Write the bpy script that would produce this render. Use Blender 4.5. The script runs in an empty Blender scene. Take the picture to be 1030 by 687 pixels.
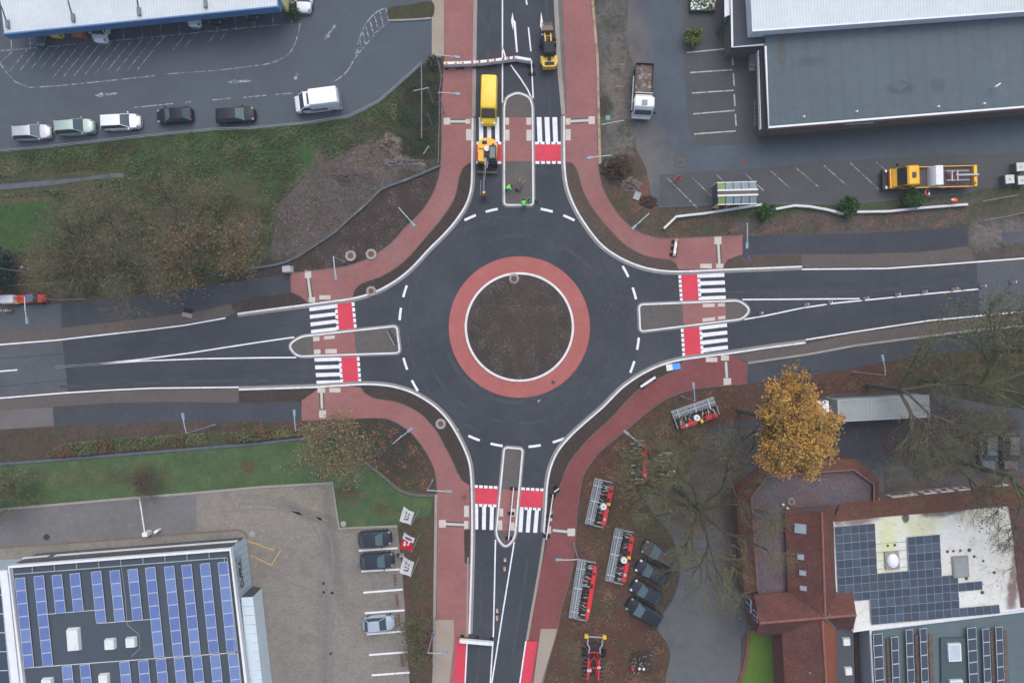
import bpy, math, random
from mathutils import Vector, Matrix
random.seed(7)
R = math.radians
scene = bpy.context.scene
COL = scene.collection
# ---- survey frame: the photograph is a straight-down drone shot; x, y below are ground-plan readings in
# picture units (8.583 to the metre, origin top left), z is metres above the ground
HH, SC, CX, CY = 80.0, 1030 / 120.0, 515.0, 343.5
def P(x, y, z=0.0):
    k = (HH - z) / HH
    return Vector(((x - CX) / SC * k, (CY - y) / SC * k, z))
def G(x, y, z=0.0):
    return Vector(((x - CX) / SC, (CY - y) / SC, z))

# ------------------------------------------------------------------ materials
def lin(c):
    return tuple(((v / 255) / 12.92 if v / 255 <= .04045 else ((v / 255 + .055) / 1.055) ** 2.4) for v in c[:3]) + (1.0,)
class NT:
    def __init__(s, name):
        s.m = bpy.data.materials.new(name); s.m.use_nodes = True
        s.t = s.m.node_tree; s.N = s.t.nodes; s.L = s.t.links
        s.b = s.N['Principled BSDF']
    def link(s, a, b): s.L.new(a, b)
    def val(s, sock, v):
        if hasattr(v, 'is_linked'): s.L.new(v, sock)
        else: sock.default_value = v
    def math(s, op, a, b=0.0, clamp=False):
        n = s.N.new('ShaderNodeMath'); n.operation = op; n.use_clamp = clamp
        s.val(n.inputs[0], a); s.val(n.inputs[1], b); return n.outputs[0]
    def mix(s, f, a, b, mode='MIX'):
        n = s.N.new('ShaderNodeMix'); n.data_type = 'RGBA'; n.blend_type = mode
        s.val(n.inputs[0], f); s.val(n.inputs[6], a); s.val(n.inputs[7], b); return n.outputs[2]
    def rng(s, v, a, b, c=0.0, d=1.0, smooth=False):
        n = s.N.new('ShaderNodeMapRange'); n.clamp = True
        if smooth: n.interpolation_type = 'SMOOTHSTEP'
        s.val(n.inputs[0], v); s.val(n.inputs[1], a); s.val(n.inputs[2], b); s.val(n.inputs[3], c); s.val(n.inputs[4], d)
        return n.outputs[0]
    def noise(s, co, scale, detail=4.0, rough=.6, dist=0.0):
        n = s.N.new('ShaderNodeTexNoise'); s.L.new(co, n.inputs['Vector'])
        n.inputs['Scale'].default_value = scale; n.inputs['Detail'].default_value = detail
        n.inputs['Roughness'].default_value = rough; n.inputs['Distortion'].default_value = dist
        return n.outputs[0]
    def voro(s, co, scale, rand=1.0, out='Distance', feature='F1'):
        n = s.N.new('ShaderNodeTexVoronoi'); n.feature = feature; s.L.new(co, n.inputs['Vector'])
        n.inputs['Scale'].default_value = scale; n.inputs['Randomness'].default_value = rand
        return n.outputs[out]
    def mapping(s, co, scale=(1, 1, 1), rot=0.0, loc=(0, 0, 0)):
        n = s.N.new('ShaderNodeMapping'); s.L.new(co, n.inputs[0])
        n.inputs['Scale'].default_value = scale; n.inputs['Rotation'].default_value = (0, 0, rot); n.inputs['Location'].default_value = loc
        return n.outputs[0]
MATS = {}
def mat(name, c, rough=.85, spec=.25, metal=0.0, var=(), tint=(), speck=(), patches=(), world=True, brick=None, ribs=None, bump=0.0, coat=0.0, alpha=None):
    """c sRGB base; var [(scale, lo, hi)] value noise; tint [(scale, lo, hi, colour, strength)]; speck [(scale, size, colour, strength)];
    patches [(x, y, rx, ry, deg, colour, strength, soft)] soil / stain / growth areas with a ragged outline, in plan"""
    if name in MATS: return MATS[name]
    n = NT(name); m = n.m
    if world:
        g = n.N.new('ShaderNodeNewGeometry'); co = g.outputs['Position']
    else:
        g = n.N.new('ShaderNodeTexCoord'); co = g.outputs['Object']
    rgb = n.N.new('ShaderNodeRGB'); rgb.outputs[0].default_value = lin(c); col = rgb.outputs[0]
    if patches:
        wx = n.noise(co, .16, 5, .65); wx2 = n.noise(co, 1.1, 4, .7)
        wob = n.math('ADD', n.math('MULTIPLY', n.math('SUBTRACT', wx, .5), 1.5), n.math('MULTIPLY', n.math('SUBTRACT', wx2, .5), .9))
        for (px, py, rx, ry, deg, pc, st, soft) in patches:
            w = G(px, py); mp = n.N.new('ShaderNodeMapping'); mp.vector_type = 'TEXTURE'
            n.link(co, mp.inputs[0]); mp.inputs['Location'].default_value = (w.x, w.y, 0); mp.inputs['Rotation'].default_value = (0, 0, R(-deg))
            mp.inputs['Scale'].default_value = (rx / SC, ry / SC, 1000)
            ln = n.N.new('ShaderNodeVectorMath'); ln.operation = 'LENGTH'; n.link(mp.outputs[0], ln.inputs[0])
            d = n.math('ADD', ln.outputs['Value'], wob)
            col = n.mix(n.rng(d, 1 - soft, 1 + soft, st, 0.0, True), col, lin(pc))
    for (sc, lo, hi, tc, st) in tint:
        col = n.mix(n.rng(n.noise(co, sc, 5, .65), lo, hi, 0.0, st), col, lin(tc))
    if brick:
        bt = n.N.new('ShaderNodeTexBrick'); sc_, rot_, mort, dk = brick
        n.link(n.mapping(co, (1, 1, 1), rot_), bt.inputs['Vector']); bt.inputs['Scale'].default_value = sc_
        bt.inputs['Color1'].default_value = (1, 1, 1, 1); bt.inputs['Color2'].default_value = (.78, .78, .78, 1)
        bt.inputs['Mortar'].default_value = (dk, dk, dk, 1); bt.inputs['Mortar Size'].default_value = mort
        col = n.mix(.8, col, bt.outputs['Color'], 'MULTIPLY')
    if ribs:
        sp, rot_, dk = ribs
        wv = n.N.new('ShaderNodeTexWave'); n.link(n.mapping(co, (1, 1, 1), rot_), wv.inputs['Vector']); wv.inputs['Scale'].default_value = sp
        col = n.mix(n.rng(wv.outputs['Fac'], 0.0, .25, dk, 0.0), col, lin((60, 62, 66)))
    for (sc, lo, hi) in var:
        f = n.rng(n.noise(co, sc, 5, .62), .32, .68, lo, hi)
        cmb = n.N.new('ShaderNodeCombineXYZ')
        for i in range(3): n.link(f, cmb.inputs[i])
        col = n.mix(1.0, col, cmb.outputs[0], 'MULTIPLY')
    for (sc, size, sc_c, st) in speck:
        v = n.voro(co, sc)
        keep = n.rng(n.noise(co, sc * .37, 3, .6), .48, .56)
        col = n.mix(n.math('MULTIPLY', n.rng(v, size, size * 1.5, st, 0.0), keep), col, lin(sc_c))
    n.link(col, n.b.inputs['Base Color'])
    n.b.inputs['Roughness'].default_value = rough; n.b.inputs['Metallic'].default_value = metal
    n.b.inputs['Specular IOR Level'].default_value = spec
    if coat: n.b.inputs['Coat Weight'].default_value = coat; n.b.inputs['Coat Roughness'].default_value = .08
    if alpha is not None: n.b.inputs['Alpha'].default_value = alpha
    if bump:
        bp = n.N.new('ShaderNodeBump'); bp.inputs['Strength'].default_value = bump; bp.inputs['Distance'].default_value = .05
        n.link(n.noise(co, 9.0, 5, .7), bp.inputs['Height']); n.link(bp.outputs[0], n.b.inputs['Normal'])
    MATS[name] = m
    return m
def paint(name, c, rough=.35, spec=.5, metal=0.0, coat=.0):
    return mat(name, c, rough, spec, metal, var=[(1.7, .93, 1.06)], world=False, coat=coat)

# ------------------------------------------------------------------ mesh building
class MB:
    def __init__(s): s.v = []; s.f = []; s.mi = []; s.mats = []
    def _m(s, m):
        if m not in s.mats: s.mats.append(m)
        return s.mats.index(m)
    def add(s, vs, fs, m):
        o = len(s.v); s.v += [tuple(v) for v in vs]; k = s._m(m)
        for f in fs: s.f.append([i + o for i in f]); s.mi.append(k)
        return s
    def box(s, c, d, m, rz=0.0, top=1.0, M=None):
        hx, hy, hz = d[0] / 2, d[1] / 2, d[2] / 2; vs = []
        for z in (-1, 1):
            t = top if z > 0 else 1.0
            for (a, b) in ((-1, -1), (1, -1), (1, 1), (-1, 1)): vs.append(Vector((a * hx * t, b * hy * t, z * hz)))
        rot = Matrix.Rotation(rz, 3, 'Z') if M is None else M
        vs = [rot @ v + Vector(c) for v in vs]
        return s.add(vs, [(3, 2, 1, 0), (4, 5, 6, 7), (0, 1, 5, 4), (1, 2, 6, 5), (2, 3, 7, 6), (3, 0, 4, 7)], m)
    def prism(s, pts, z0, z1, m, mside=None):
        n = len(pts); area = sum(pts[i][0] * pts[(i + 1) % n][1] - pts[(i + 1) % n][0] * pts[i][1] for i in range(n))
        if area < 0: pts = list(reversed(pts))
        vs = [(p[0], p[1], z0) for p in pts] + [(p[0], p[1], z1) for p in pts]
        s.add(vs, [list(range(n, 2 * n))], m)
        s.add(vs, [(i, (i + 1) % n, n + (i + 1) % n, n + i) for i in range(n)], mside or m)
        return s
    def sheet(s, pts, z, m):
        n = len(pts); area = sum(pts[i][0] * pts[(i + 1) % n][1] - pts[(i + 1) % n][0] * pts[i][1] for i in range(n))
        if area < 0: pts = list(reversed(pts))
        return s.add([(p[0], p[1], z) for p in pts], [list(range(n))], m)
    def cyl(s, p0, p1, r0, r1, m, n=10, caps=True):
        p0, p1 = Vector(p0), Vector(p1); d = (p1 - p0)
        if d.length < 1e-6: return s
        d.normalize(); a = d.orthogonal().normalized(); b = d.cross(a); vs = []
        for (p, r) in ((p0, r0), (p1, r1)):
            for i in range(n):
                t = 2 * math.pi * i / n; vs.append(p + (a * math.cos(t) + b * math.sin(t)) * r)
        fs = [(i, (i + 1) % n, n + (i + 1) % n, n + i) for i in range(n)]
        if caps: fs += [list(range(n - 1, -1, -1)), list(range(n, 2 * n))]
        return s.add(vs, fs, m)
    def tube(s, pts, r, m, n=6, r1=None):
        pts = [Vector(p) for p in pts]; N = len(pts); vs = []; prev = None
        for i, p in enumerate(pts):
            d = (pts[min(i + 1, N - 1)] - pts[max(i - 1, 0)]).normalized()
            a = d.orthogonal().normalized() if prev is None else (prev - d * prev.dot(d)).normalized()
            prev = a; b = d.cross(a); rr = r if r1 is None else r + (r1 - r) * i / (N - 1)
            for k in range(n):
                t = 2 * math.pi * k / n; vs.append(p + (a * math.cos(t) + b * math.sin(t)) * rr)
        fs = [(i * n + k, i * n + (k + 1) % n, (i + 1) * n + (k + 1) % n, (i + 1) * n + k) for i in range(N - 1) for k in range(n)]
        fs += [list(range(n - 1, -1, -1)), list(range((N - 1) * n, N * n))]
        return s.add(vs, fs, m)
    def loft(s, rings, m, caps=True, close=True):
        n = len(rings[0]); vs = [v for r in rings for v in r]; fs = []
        for i in range(len(rings) - 1):
            for k in range(n if close else n - 1): fs.append((i * n + k, i * n + (k + 1) % n, (i + 1) * n + (k + 1) % n, (i + 1) * n + k))
        if caps: fs += [list(range(n - 1, -1, -1)), list(range((len(rings) - 1) * n, len(rings) * n))]
        return s.add(vs, fs, m)
    def quad(s, a, b, c, d, m): return s.add([a, b, c, d], [(0, 1, 2, 3)], m)
    def ball(s, c, r, m, nu=10, nv=6, sq=(1, 1, 1)):
        rings = []
        for j in range(1, nv):
            t = math.pi * j / nv
            rings.append([(c[0] + r * sq[0] * math.sin(t) * math.cos(2 * math.pi * i / nu), c[1] + r * sq[1] * math.sin(t) * math.sin(2 * math.pi * i / nu), c[2] - r * sq[2] * math.cos(t)) for i in range(nu)])
        return s.loft(rings, m)
    def mesh(s, name, smooth=None):
        me = bpy.data.meshes.new(name); me.from_pydata(s.v, [], s.f)
        for m in s.mats: me.materials.append(m)
        me.polygons.foreach_set('material_index', s.mi)
        if smooth:
            me.polygons.foreach_set('use_smooth', [True] * len(me.polygons)); me.set_sharp_from_angle(angle=R(smooth))
        me.update(); return me
    def build(s, name, parent=None, smooth=None, bevel=0.0, loc=None, rz=None, label=None):
        o = bpy.data.objects.new(name, s.mesh(name, smooth)); COL.objects.link(o)
        if parent is not None: o.parent = parent
        if loc is not None: o.location = loc
        if rz is not None: o.rotation_euler = (0, 0, rz)
        if bevel:
            bv = o.modifiers.new('edge', 'BEVEL'); bv.width = bevel; bv.segments = 2; bv.limit_method = 'ANGLE'
        if label: o['label'] = label
        return o
def tag(o, label=None, cat=None, group=None, kind=None):
    if label: o['label'] = label
    if cat: o['category'] = cat
    if group: o['group'] = group
    if kind: o['kind'] = kind
    return o
def thing(name, label, cat, loc=(0, 0, 0), rz=0.0, group=None):
    o = bpy.data.objects.new(name, None); COL.objects.link(o); o.location = loc; o.rotation_euler = (0, 0, rz); o.empty_display_size = .3
    return tag(o, label, cat, group)
def dup(root, loc, rz=None, label=None, group=None):
    r = root.copy(); COL.objects.link(r); r.location = loc
    if rz is not None: r.rotation_euler = (0, 0, rz)
    if label: r['label'] = label
    if group: r['group'] = group
    for ch in list(root.children):
        c = ch.copy(); COL.objects.link(c); c.parent = r
        for g in list(ch.children):
            d = g.copy(); COL.objects.link(d); d.parent = c
    return r
def struct(name, mb, cat, label, **k):
    return tag(mb.build(name, **k), label, cat, kind='structure')

# ------------------------------------------------------------------ plan curves
def smooth(pts, n=6):
    p = [Vector((a[0], a[1], 0)) for a in pts]; out = []
    for i in range(len(p) - 1):
        p0 = p[i - 1] if i else p[i] * 2 - p[i + 1]; p1, p2 = p[i], p[i + 1]; p3 = p[i + 2] if i + 2 < len(p) else p2 * 2 - p1
        # centripetal-ish: limit tangents so uneven spacing does not overshoot
        L = (p2 - p1).length
        m1 = (p2 - p0).normalized() * min(L, (p2 - p0).length / 2) if (p2 - p0).length > 1e-6 else Vector()
        m2 = (p3 - p1).normalized() * min(L, (p3 - p1).length / 2) if (p3 - p1).length > 1e-6 else Vector()
        for k in range(n):
            t = k / n; t2, t3 = t * t, t * t * t
            q = p1 * (2 * t3 - 3 * t2 + 1) + m1 * (t3 - 2 * t2 + t) + p2 * (-2 * t3 + 3 * t2) + m2 * (t3 - t2)
            out.append((q.x, q.y))
    out.append((p[-1].x, p[-1].y)); return out
def W(pts): return [tuple(G(a, b)[:2]) for a, b in pts]
def offset(pts, d, closed=False):
    """shift a world-space polyline sideways (left of its direction is positive)"""
    out = []; N = len(pts)
    for i in range(N):
        a = Vector(pts[i - 1 if closed else max(i - 1, 0)]); b = Vector(pts[(i + 1) % N if closed else min(i + 1, N - 1)]); t = (b - a)
        if t.length < 1e-9: t = Vector((1, 0))
        t.normalize(); out.append((pts[i][0] - t.y * d, pts[i][1] + t.x * d))
    return out
def ribbon(mb, pts, d0, d1, m, z, z0=None, closed=False):
    """strip between two sideways offsets of a world polyline; with z0 it is a solid kerb, else a flat sheet"""
    a, b = offset(pts, d0, closed), offset(pts, d1, closed); n = len(pts)
    if closed: a.append(a[0]); b.append(b[0]); n += 1
    if z0 is None:
        vs = [(p[0], p[1], z) for p in a] + [(p[0], p[1], z) for p in b]
        fl = d1 > d0
        mb.add(vs, [((i, i + 1, n + i + 1, n + i) if fl else (n + i, n + i + 1, i + 1, i)) for i in range(n - 1)], m)
    else:
        lo, hi = (a, b) if d1 > d0 else (b, a)
        rings = [[(lo[i][0], lo[i][1], z0), (lo[i][0], lo[i][1], z), (hi[i][0], hi[i][1], z), (hi[i][0], hi[i][1], z0)] for i in range(n)]
        mb.loft(rings, m, caps=not closed)
    return mb
# ================================================================== GROUND
LEAF = (122, 84, 62)
m_ground = mat('ground_soil_grass', (76, 70, 62), .95, .1, var=[(.35, .86, 1.12), (2.2, .8, 1.2), (7, .72, 1.26)],
    tint=[(.5, .5, .62, (66, 76, 54), .55), (1.8, .52, .68, (54, 50, 46), .6), (3.5, .6, .7, (104, 84, 66), .5)],
    speck=[(5.5, .16, (116, 92, 72), .55), (3.1, .2, (50, 56, 42), .5)],
    patches=[
     # north-west verge
     (150, 165, 320, 40, -4, (66, 72, 56), .9, .3), (250, 162, 120, 58, -10, (62, 86, 52), .97, .35), (80, 160, 90, 16, -4, (62, 84, 52), .85, .4), (170, 185, 100, 32, 0, (68, 82, 54), .8, .4), (238, 262, 40, 30, 0, (108, 82, 60), .6, .5), (100, 250, 160, 60, 0, (84, 78, 68), .9, .35),
     (28, 222, 66, 30, 4, (56, 86, 46), .97, .3), (40, 172, 110, 7, -4, (92, 80, 66), .7, .4), (45, 196, 90, 6, -5, (94, 78, 66), .7, .5), (240, 235, 45, 48, 0, (84, 76, 60), .8, .4),
     (335, 196, 88, 38, -40, (92, 84, 82), .97, .16), (374, 148, 56, 26, -12, (96, 86, 82), .96, .2), (388, 152, 30, 20, -30, (112, 98, 90), .7, .35),
     (418, 118, 26, 50, 6, (50, 60, 46), .97, .2), (410, 160, 22, 9, -12, (84, 76, 78), .7, .3),
     (60, 285, 80, 26, 0, (86, 74, 62), .8, .4), (190, 283, 70, 12, -10, (92, 78, 62), .8, .4), (262, 285, 40, 26, 0, (58, 58, 60), .9, .3),
     # south-west strips
     (130, 448, 190, 11, -3, (74, 66, 54), .9, .3), (70, 452, 34, 9, 0, (98, 76, 58), .6, .4), (215, 440, 100, 6, -3, (66, 82, 52), .9, .3), (160, 431, 200, 8, -2, (84, 72, 66), .9, .3),
     (15, 448, 46, 16, 0, (76, 66, 58), .9, .3), (395, 460, 46, 44, 20, (60, 54, 54), .95, .25), (375, 478, 40, 16, 35, (82, 66, 54), .8, .3), (422, 590, 22, 110, 2, (88, 70, 60), .95, .25), (424, 648, 20, 24, 0, (96, 60, 54), .8, .4),
     (414, 515, 22, 40, 0, (78, 74, 54), .7, .4),
     # north-east strips
     (622, 90, 26, 130, 0, (94, 92, 90), .97, .2), (620, 78, 12, 36, 0, (116, 107, 98), .7, .4), (624, 128, 14, 30, 0, (118, 112, 106), .6, .5), (607, 108, 9, 12, 0, (64, 60, 60), .9, .3), (622, 190, 26, 34, 30, (86, 72, 62), .95, .3), (620, 172, 14, 14, 0, (58, 48, 44), .9, .3), (652, 196, 16, 16, 0, (124, 86, 78), .6, .5),
     (700, 228, 70, 16, -3, (88, 77, 70), .95, .3), (830, 226, 130, 16, -2, (92, 83, 79), .95, .3), (850, 207, 130, 6, -4, (66, 84, 50), .85, .4), (925, 200, 80, 9, -4, (70, 82, 52), .85, .4),
     (960, 214, 70, 13, -6, (94, 88, 84), .9, .3), (1005, 240, 32, 28, 0, (110, 104, 102), .9, .3), (1012, 207, 40, 12, -10, (78, 78, 58), .8, .4), (880, 255, 150, 8, -2, (98, 92, 88), .9, .3), (1005, 256, 60, 9, -8, (84, 76, 74), .9, .3),
     # south-east leaf litter
     (640, 470, 75, 80, 30, (94, 62, 58), .97, .25), (610, 590, 55, 110, 6, (92, 66, 60), .95, .25), (735, 408, 110, 26, -6, (88, 62, 56), .97, .25), (600, 650, 60, 44, 0, (90, 62, 56), .9, .3),
     (672, 462, 46, 50, 30, (76, 72, 58), .9, .35), (655, 520, 34, 60, 20, (82, 76, 60), .85, .35), (615, 545, 18, 30, 0, (78, 78, 56), .7, .4), (650, 660, 34, 30, 0, (84, 62, 54), .9, .3), (575, 660, 16, 22, 0, (80, 76, 62), .7, .4), (600, 608, 22, 10, 0, (72, 80, 54), .6, .5),
     (880, 378, 90, 20, -6, (86, 60, 54), .95, .3), (975, 370, 80, 22, -6, (74, 76, 54), .9, .35), (950, 465, 40, 40, 0, (82, 62, 58), .85, .4), (1010, 430, 60, 26, 0, (70, 66, 56), .85, .4), (1000, 475, 40, 30, 0, (84, 60, 56), .9, .4),
     (905, 340, 130, 7, -7, (84, 78, 74), .9, .3),
    ], bump=.5)
g = MB(); N_ = 24
g.sheet([(700 * math.cos(2 * math.pi * i / 64), 700 * math.sin(2 * math.pi * i / 64)) for i in range(64)], 0.0, m_ground)
struct('ground', g, 'ground', 'brown and green soil, verge and leaf litter ground around the roundabout')

m_asph = mat('asphalt_new', (61, 66, 73), .85, .2, var=[(.1, .9, 1.1), (.35, .9, 1.1), (1.3, .92, 1.08), (5, .95, 1.05), (14, .84, 1.17)], tint=[(.09, .45, .65, (69, 73, 79), .7), (.7, .55, .7, (55, 60, 67), .6), (.28, .56, .66, (74, 76, 79), .45)],
    speck=[(1.7, .045, (128, 120, 108), .5)], bump=.2)
m_asph_old = mat('asphalt_worn', (82, 87, 92), .85, .25, var=[(.3, .92, 1.09), (2.5, .93, 1.07), (13, .88, 1.13)], tint=[(1.1, .55, .68, (72, 72, 78), .5)], bump=.2)
m_carpark = mat('asphalt_car_park', (80, 88, 96), .85, .25, var=[(.12, .93, 1.08), (.8, .93, 1.06), (12, .9, 1.11)], tint=[(.2, .52, .68, (74, 80, 87), .6), (1.5, .6, .72, (92, 98, 103), .35), (.45, .58, .68, (88, 94, 100), .4)], bump=.2)
m_yard = mat('asphalt_yard', (80, 89, 98), .85, .25, var=[(.15, .93, 1.07), (.9, .93, 1.06), (12, .9, 1.11)], tint=[(.18, .5, .66, (74, 78, 86), .6)],
    patches=[(640, 100, 16, 130, 0, (98, 96, 96), .8, .5), (650, 160, 28, 30, 0, (108, 104, 102), .7, .5), (628, 60, 16, 50, 0, (106, 98, 92), .8, .4)], bump=.2)
m_bays = mat('asphalt_bays', (80, 82, 84), .88, .2, var=[(.3, .92, 1.08), (2, .94, 1.06), (11, .88, 1.13)], tint=[(.5, .5, .7, (88, 84, 82), .5)], speck=[(4, .09, (112, 104, 92), .5)], bump=.2)
m_red = mat('red_pavers', (146, 99, 96), .85, .25, var=[(.22, .9, 1.1), (1.5, .93, 1.07), (8, .93, 1.07), (22, .9, 1.1)], tint=[(.16, .5, .68, (136, 110, 104), .5), (.5, .56, .72, (152, 92, 96), .45)], bump=.2)
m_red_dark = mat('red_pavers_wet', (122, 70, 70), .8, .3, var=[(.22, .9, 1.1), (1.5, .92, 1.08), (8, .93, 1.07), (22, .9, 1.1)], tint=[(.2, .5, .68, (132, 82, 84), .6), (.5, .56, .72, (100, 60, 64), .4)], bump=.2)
m_ring = mat('red_ring_pavers', (166, 98, 93), .85, .25, var=[(.3, .93, 1.08), (1.8, .93, 1.07), (20, .92, 1.08)], tint=[(.3, .5, .7, (158, 106, 102), .5)], bump=.2)
m_redpaint = mat('red_road_paint', (208, 62, 82), .7, .3, var=[(.5, .92, 1.07), (4, .95, 1.05), (16, .93, 1.06)], tint=[(.6, .5, .68, (184, 62, 76), .6), (2.2, .56, .7, (190, 84, 94), .5), (7, .6, .7, (160, 70, 80), .4)])
m_white = mat('white_road_paint', (232, 233, 236), .75, .25, var=[(1.2, .92, 1.05), (8, .92, 1.06)], tint=[(1.6, .56, .7, (198, 198, 198), .6), (5, .6, .7, (176, 176, 178), .5)])
m_white_worn = mat('white_paint_worn', (170, 175, 180), .8, .2, var=[(3, .8, 1.1)], tint=[(1.9, .4, .56, (86, 94, 103), .9)])
m_bayl = mat('bay_white', (182, 186, 188), .8, .2, var=[(3, .82, 1.1)], tint=[(1.6, .5, .64, (118, 122, 126), .75)])
m_yel = mat('yellow_road_paint', (206, 168, 70), .8, .2, tint=[(1.9, .5, .66, (128, 118, 100), .7)])
m_kerb = mat('white_kerb_stone', (222, 223, 224), .8, .25, var=[(.9, .9, 1.06), (6, .9, 1.07)], tint=[(.8, .56, .68, (190, 188, 184), .6), (2.6, .6, .7, (160, 152, 144), .5)])
m_gutter = mat('grey_gutter_stone', (136, 135, 134), .85, .2, var=[(.9, .9, 1.08), (7, .9, 1.1)])
m_kgrey = mat('grey_kerb_stone', (150, 146, 140), .85, .2, var=[(.8, .9, 1.08), (5, .9, 1.08)])
m_bed = mat('dark_bed_soil', (68, 60, 57), .98, .08, var=[(.4, .9, 1.1), (2.5, .86, 1.15), (10, .74, 1.28)], speck=[(4.2, .12, (112, 96, 82), .5), (7, .14, (44, 38, 36), .5)], bump=.8)
m_bed_ne = mat('leafy_bed_soil', (86, 76, 68), .98, .08, var=[(.4, .9, 1.1), (2.5, .84, 1.15), (10, .7, 1.3)], speck=[(3.6, .17, (132, 106, 78), .6), (7, .14, (48, 42, 38), .5)], bump=.8)
m_isl = mat('island_soil', (74, 67, 63), .98, .08, var=[(.2, .93, 1.08), (2.5, .9, 1.1), (10, .76, 1.26)], speck=[(3.4, .12, (140, 120, 94), .55), (6, .12, (50, 44, 42), .5)], bump=.8)
m_base = mat('island_grey_subbase', (96, 93, 91), .95, .1, var=[(.4, .92, 1.08), (3, .9, 1.1), (12, .84, 1.17)], tint=[(.5, .56, .7, (110, 96, 88), .5)], bump=.4)
m_tact = mat('tactile_slab', (198, 194, 184), .85, .2, var=[(1, .93, 1.05), (9, .88, 1.08)])
m_pav = mat('grey_brown_pavers', (158, 146, 134), .88, .2, var=[(.4, .93, 1.07), (5, .94, 1.06), (16, .9, 1.1)])
m_gravel = mat('verge_gravel', (96, 89, 86), .95, .1, var=[(.3, .93, 1.08), (3, .9, 1.1), (12, .82, 1.2)], tint=[(.7, .55, .7, (84, 74, 70), .5)], bump=.4)
m_lot = mat('dealer_lot_pavers', (137, 132, 124), .88, .2, var=[(.12, .88, 1.1), (.9, .92, 1.08), (4, .86, 1.14), (15, .8, 1.2)], brick=(1.3, R(5), .03, .8), tint=[(.25, .52, .68, (118, 112, 108), .7), (.6, .58, .7, (146, 138, 124), .5), (2.2, .6, .7, (104, 96, 88), .4)],
    patches=[(300, 505, 50, 18, 12, (140, 132, 116), .6, .5), (318, 520, 40, 5, 20, (108, 102, 98), .6, .6), (336, 560, 7, 50, -8, (106, 100, 97), .6, .6), (328, 640, 8, 70, -2, (110, 106, 106), .5, .6)], bump=.3)
m_drive = mat('dealer_drive_asphalt', (110, 109, 110), .88, .2, var=[(.2, .92, 1.08), (1.4, .9, 1.1), (12, .84, 1.16)], tint=[(.9, .58, .7, (136, 134, 134), .5)], bump=.2)
m_lawn = mat('lawn_grass', (72, 94, 62), .95, .1, var=[(.15, .9, 1.1), (.6, .86, 1.14), (3, .82, 1.18), (9, .72, 1.3)], tint=[(.6, .52, .66, (84, 90, 62), .6), (1.3, .6, .7, (96, 78, 60), .55)], speck=[(3.3, .13, (124, 100, 72), .55)],
    patches=[(248, 468, 7, 5, 0, (98, 74, 58), .7, .5), (350, 495, 12, 9, 0, (82, 70, 52), .7, .5), (385, 512, 12, 9, 0, (82, 70, 52), .6, .5), (90, 480, 50, 12, 0, (78, 82, 58), .6, .6), (150, 482, 24, 14, 0, (72, 68, 52), .6, .6)], bump=.6)
m_lawn_bright = mat('bright_lawn', (88, 116, 44), .95, .1, var=[(.5, .9, 1.1), (3, .88, 1.12), (9, .8, 1.2)], tint=[(.5, .5, .66, (72, 98, 40), .7)], bump=.6)
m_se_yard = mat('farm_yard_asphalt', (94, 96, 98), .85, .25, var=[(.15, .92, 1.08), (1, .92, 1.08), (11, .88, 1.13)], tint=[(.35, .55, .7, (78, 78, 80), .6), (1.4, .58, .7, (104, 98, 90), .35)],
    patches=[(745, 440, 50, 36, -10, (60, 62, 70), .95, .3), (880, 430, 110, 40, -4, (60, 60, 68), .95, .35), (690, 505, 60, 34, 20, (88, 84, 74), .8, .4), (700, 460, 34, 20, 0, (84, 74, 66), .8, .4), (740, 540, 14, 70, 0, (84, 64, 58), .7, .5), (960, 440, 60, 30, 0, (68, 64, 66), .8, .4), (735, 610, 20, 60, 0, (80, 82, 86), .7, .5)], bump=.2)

# measured road edges (white kerb centre line), one list per quadrant
K_NW = [(475.3, 119), (474.8, 162), (474, 188), (469, 205.6), (457.6, 223.3), (445, 237.5), (432.3, 250), (414.6, 269), (399.4, 281.5), (379, 293), (356.3, 300), (333.5, 303.3), (310.8, 306.3), (250, 314.2), (239.2, 315.8)]
K_SW = [(240.5, 391.8), (313.7, 389.5), (346.6, 387.5), (371.9, 386.5), (394.7, 388.7), (415, 395), (435.2, 407), (449.1, 420.4), (460.5, 438.1), (469.4, 457), (472.9, 470), (474.3, 490), (474.8, 540), (473.6, 590), (472, 637)]
K_NE = [(567.3, 117), (567.4, 150), (567.8, 167.6), (570.4, 187.8), (578, 208.1), (589.4, 227), (604.6, 246), (622.3, 258.7), (642.5, 267.6), (662.8, 272.2), (683.5, 273.3), (726.6, 271.6), (806.3, 268.4)]
K_SE = [(810, 344.7), (777.2, 349), (734.2, 355.3), (700, 359.6), (683, 362.2), (662.8, 368), (642.5, 378.1), (624.8, 390.8), (607, 408.7), (589.4, 424), (574.2, 438), (561.5, 453.2), (553.9, 469.8), (550.3, 488.1), (549, 508.4), (547, 535)]
sNW, sSW, sNE, sSE = [smooth(k, 6) for k in (K_NW, K_SW, K_NE, K_SE)]
E_NW = [(227, 319.9), (186, 327.2), (149.4, 331.8), (100, 337.3), (57, 342.2), (0, 346.7), (-400, 378)]
E_SW = [(-400, 432), (0, 400.4), (65.8, 395.1), (111.4, 392.3), (154.4, 390.4), (240.5, 389.4)]
E_NE = [(806.5, 271), (891.5, 270.2), (947.2, 266.3), (1030, 260), (1430, 228)]
E_SE = [(1430, 272), (1030, 313.4), (980, 318.2), (934.6, 322.5), (891.5, 329), (860, 333.8), (810.3, 341.8)]
S_right = [(547, 535), (541.4, 571.6), (533.8, 614), (528.7, 643.4), (522.4, 687), (498, 987)]
S_left = [(470.3, 643), (468, 687), (446, 987)]
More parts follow.
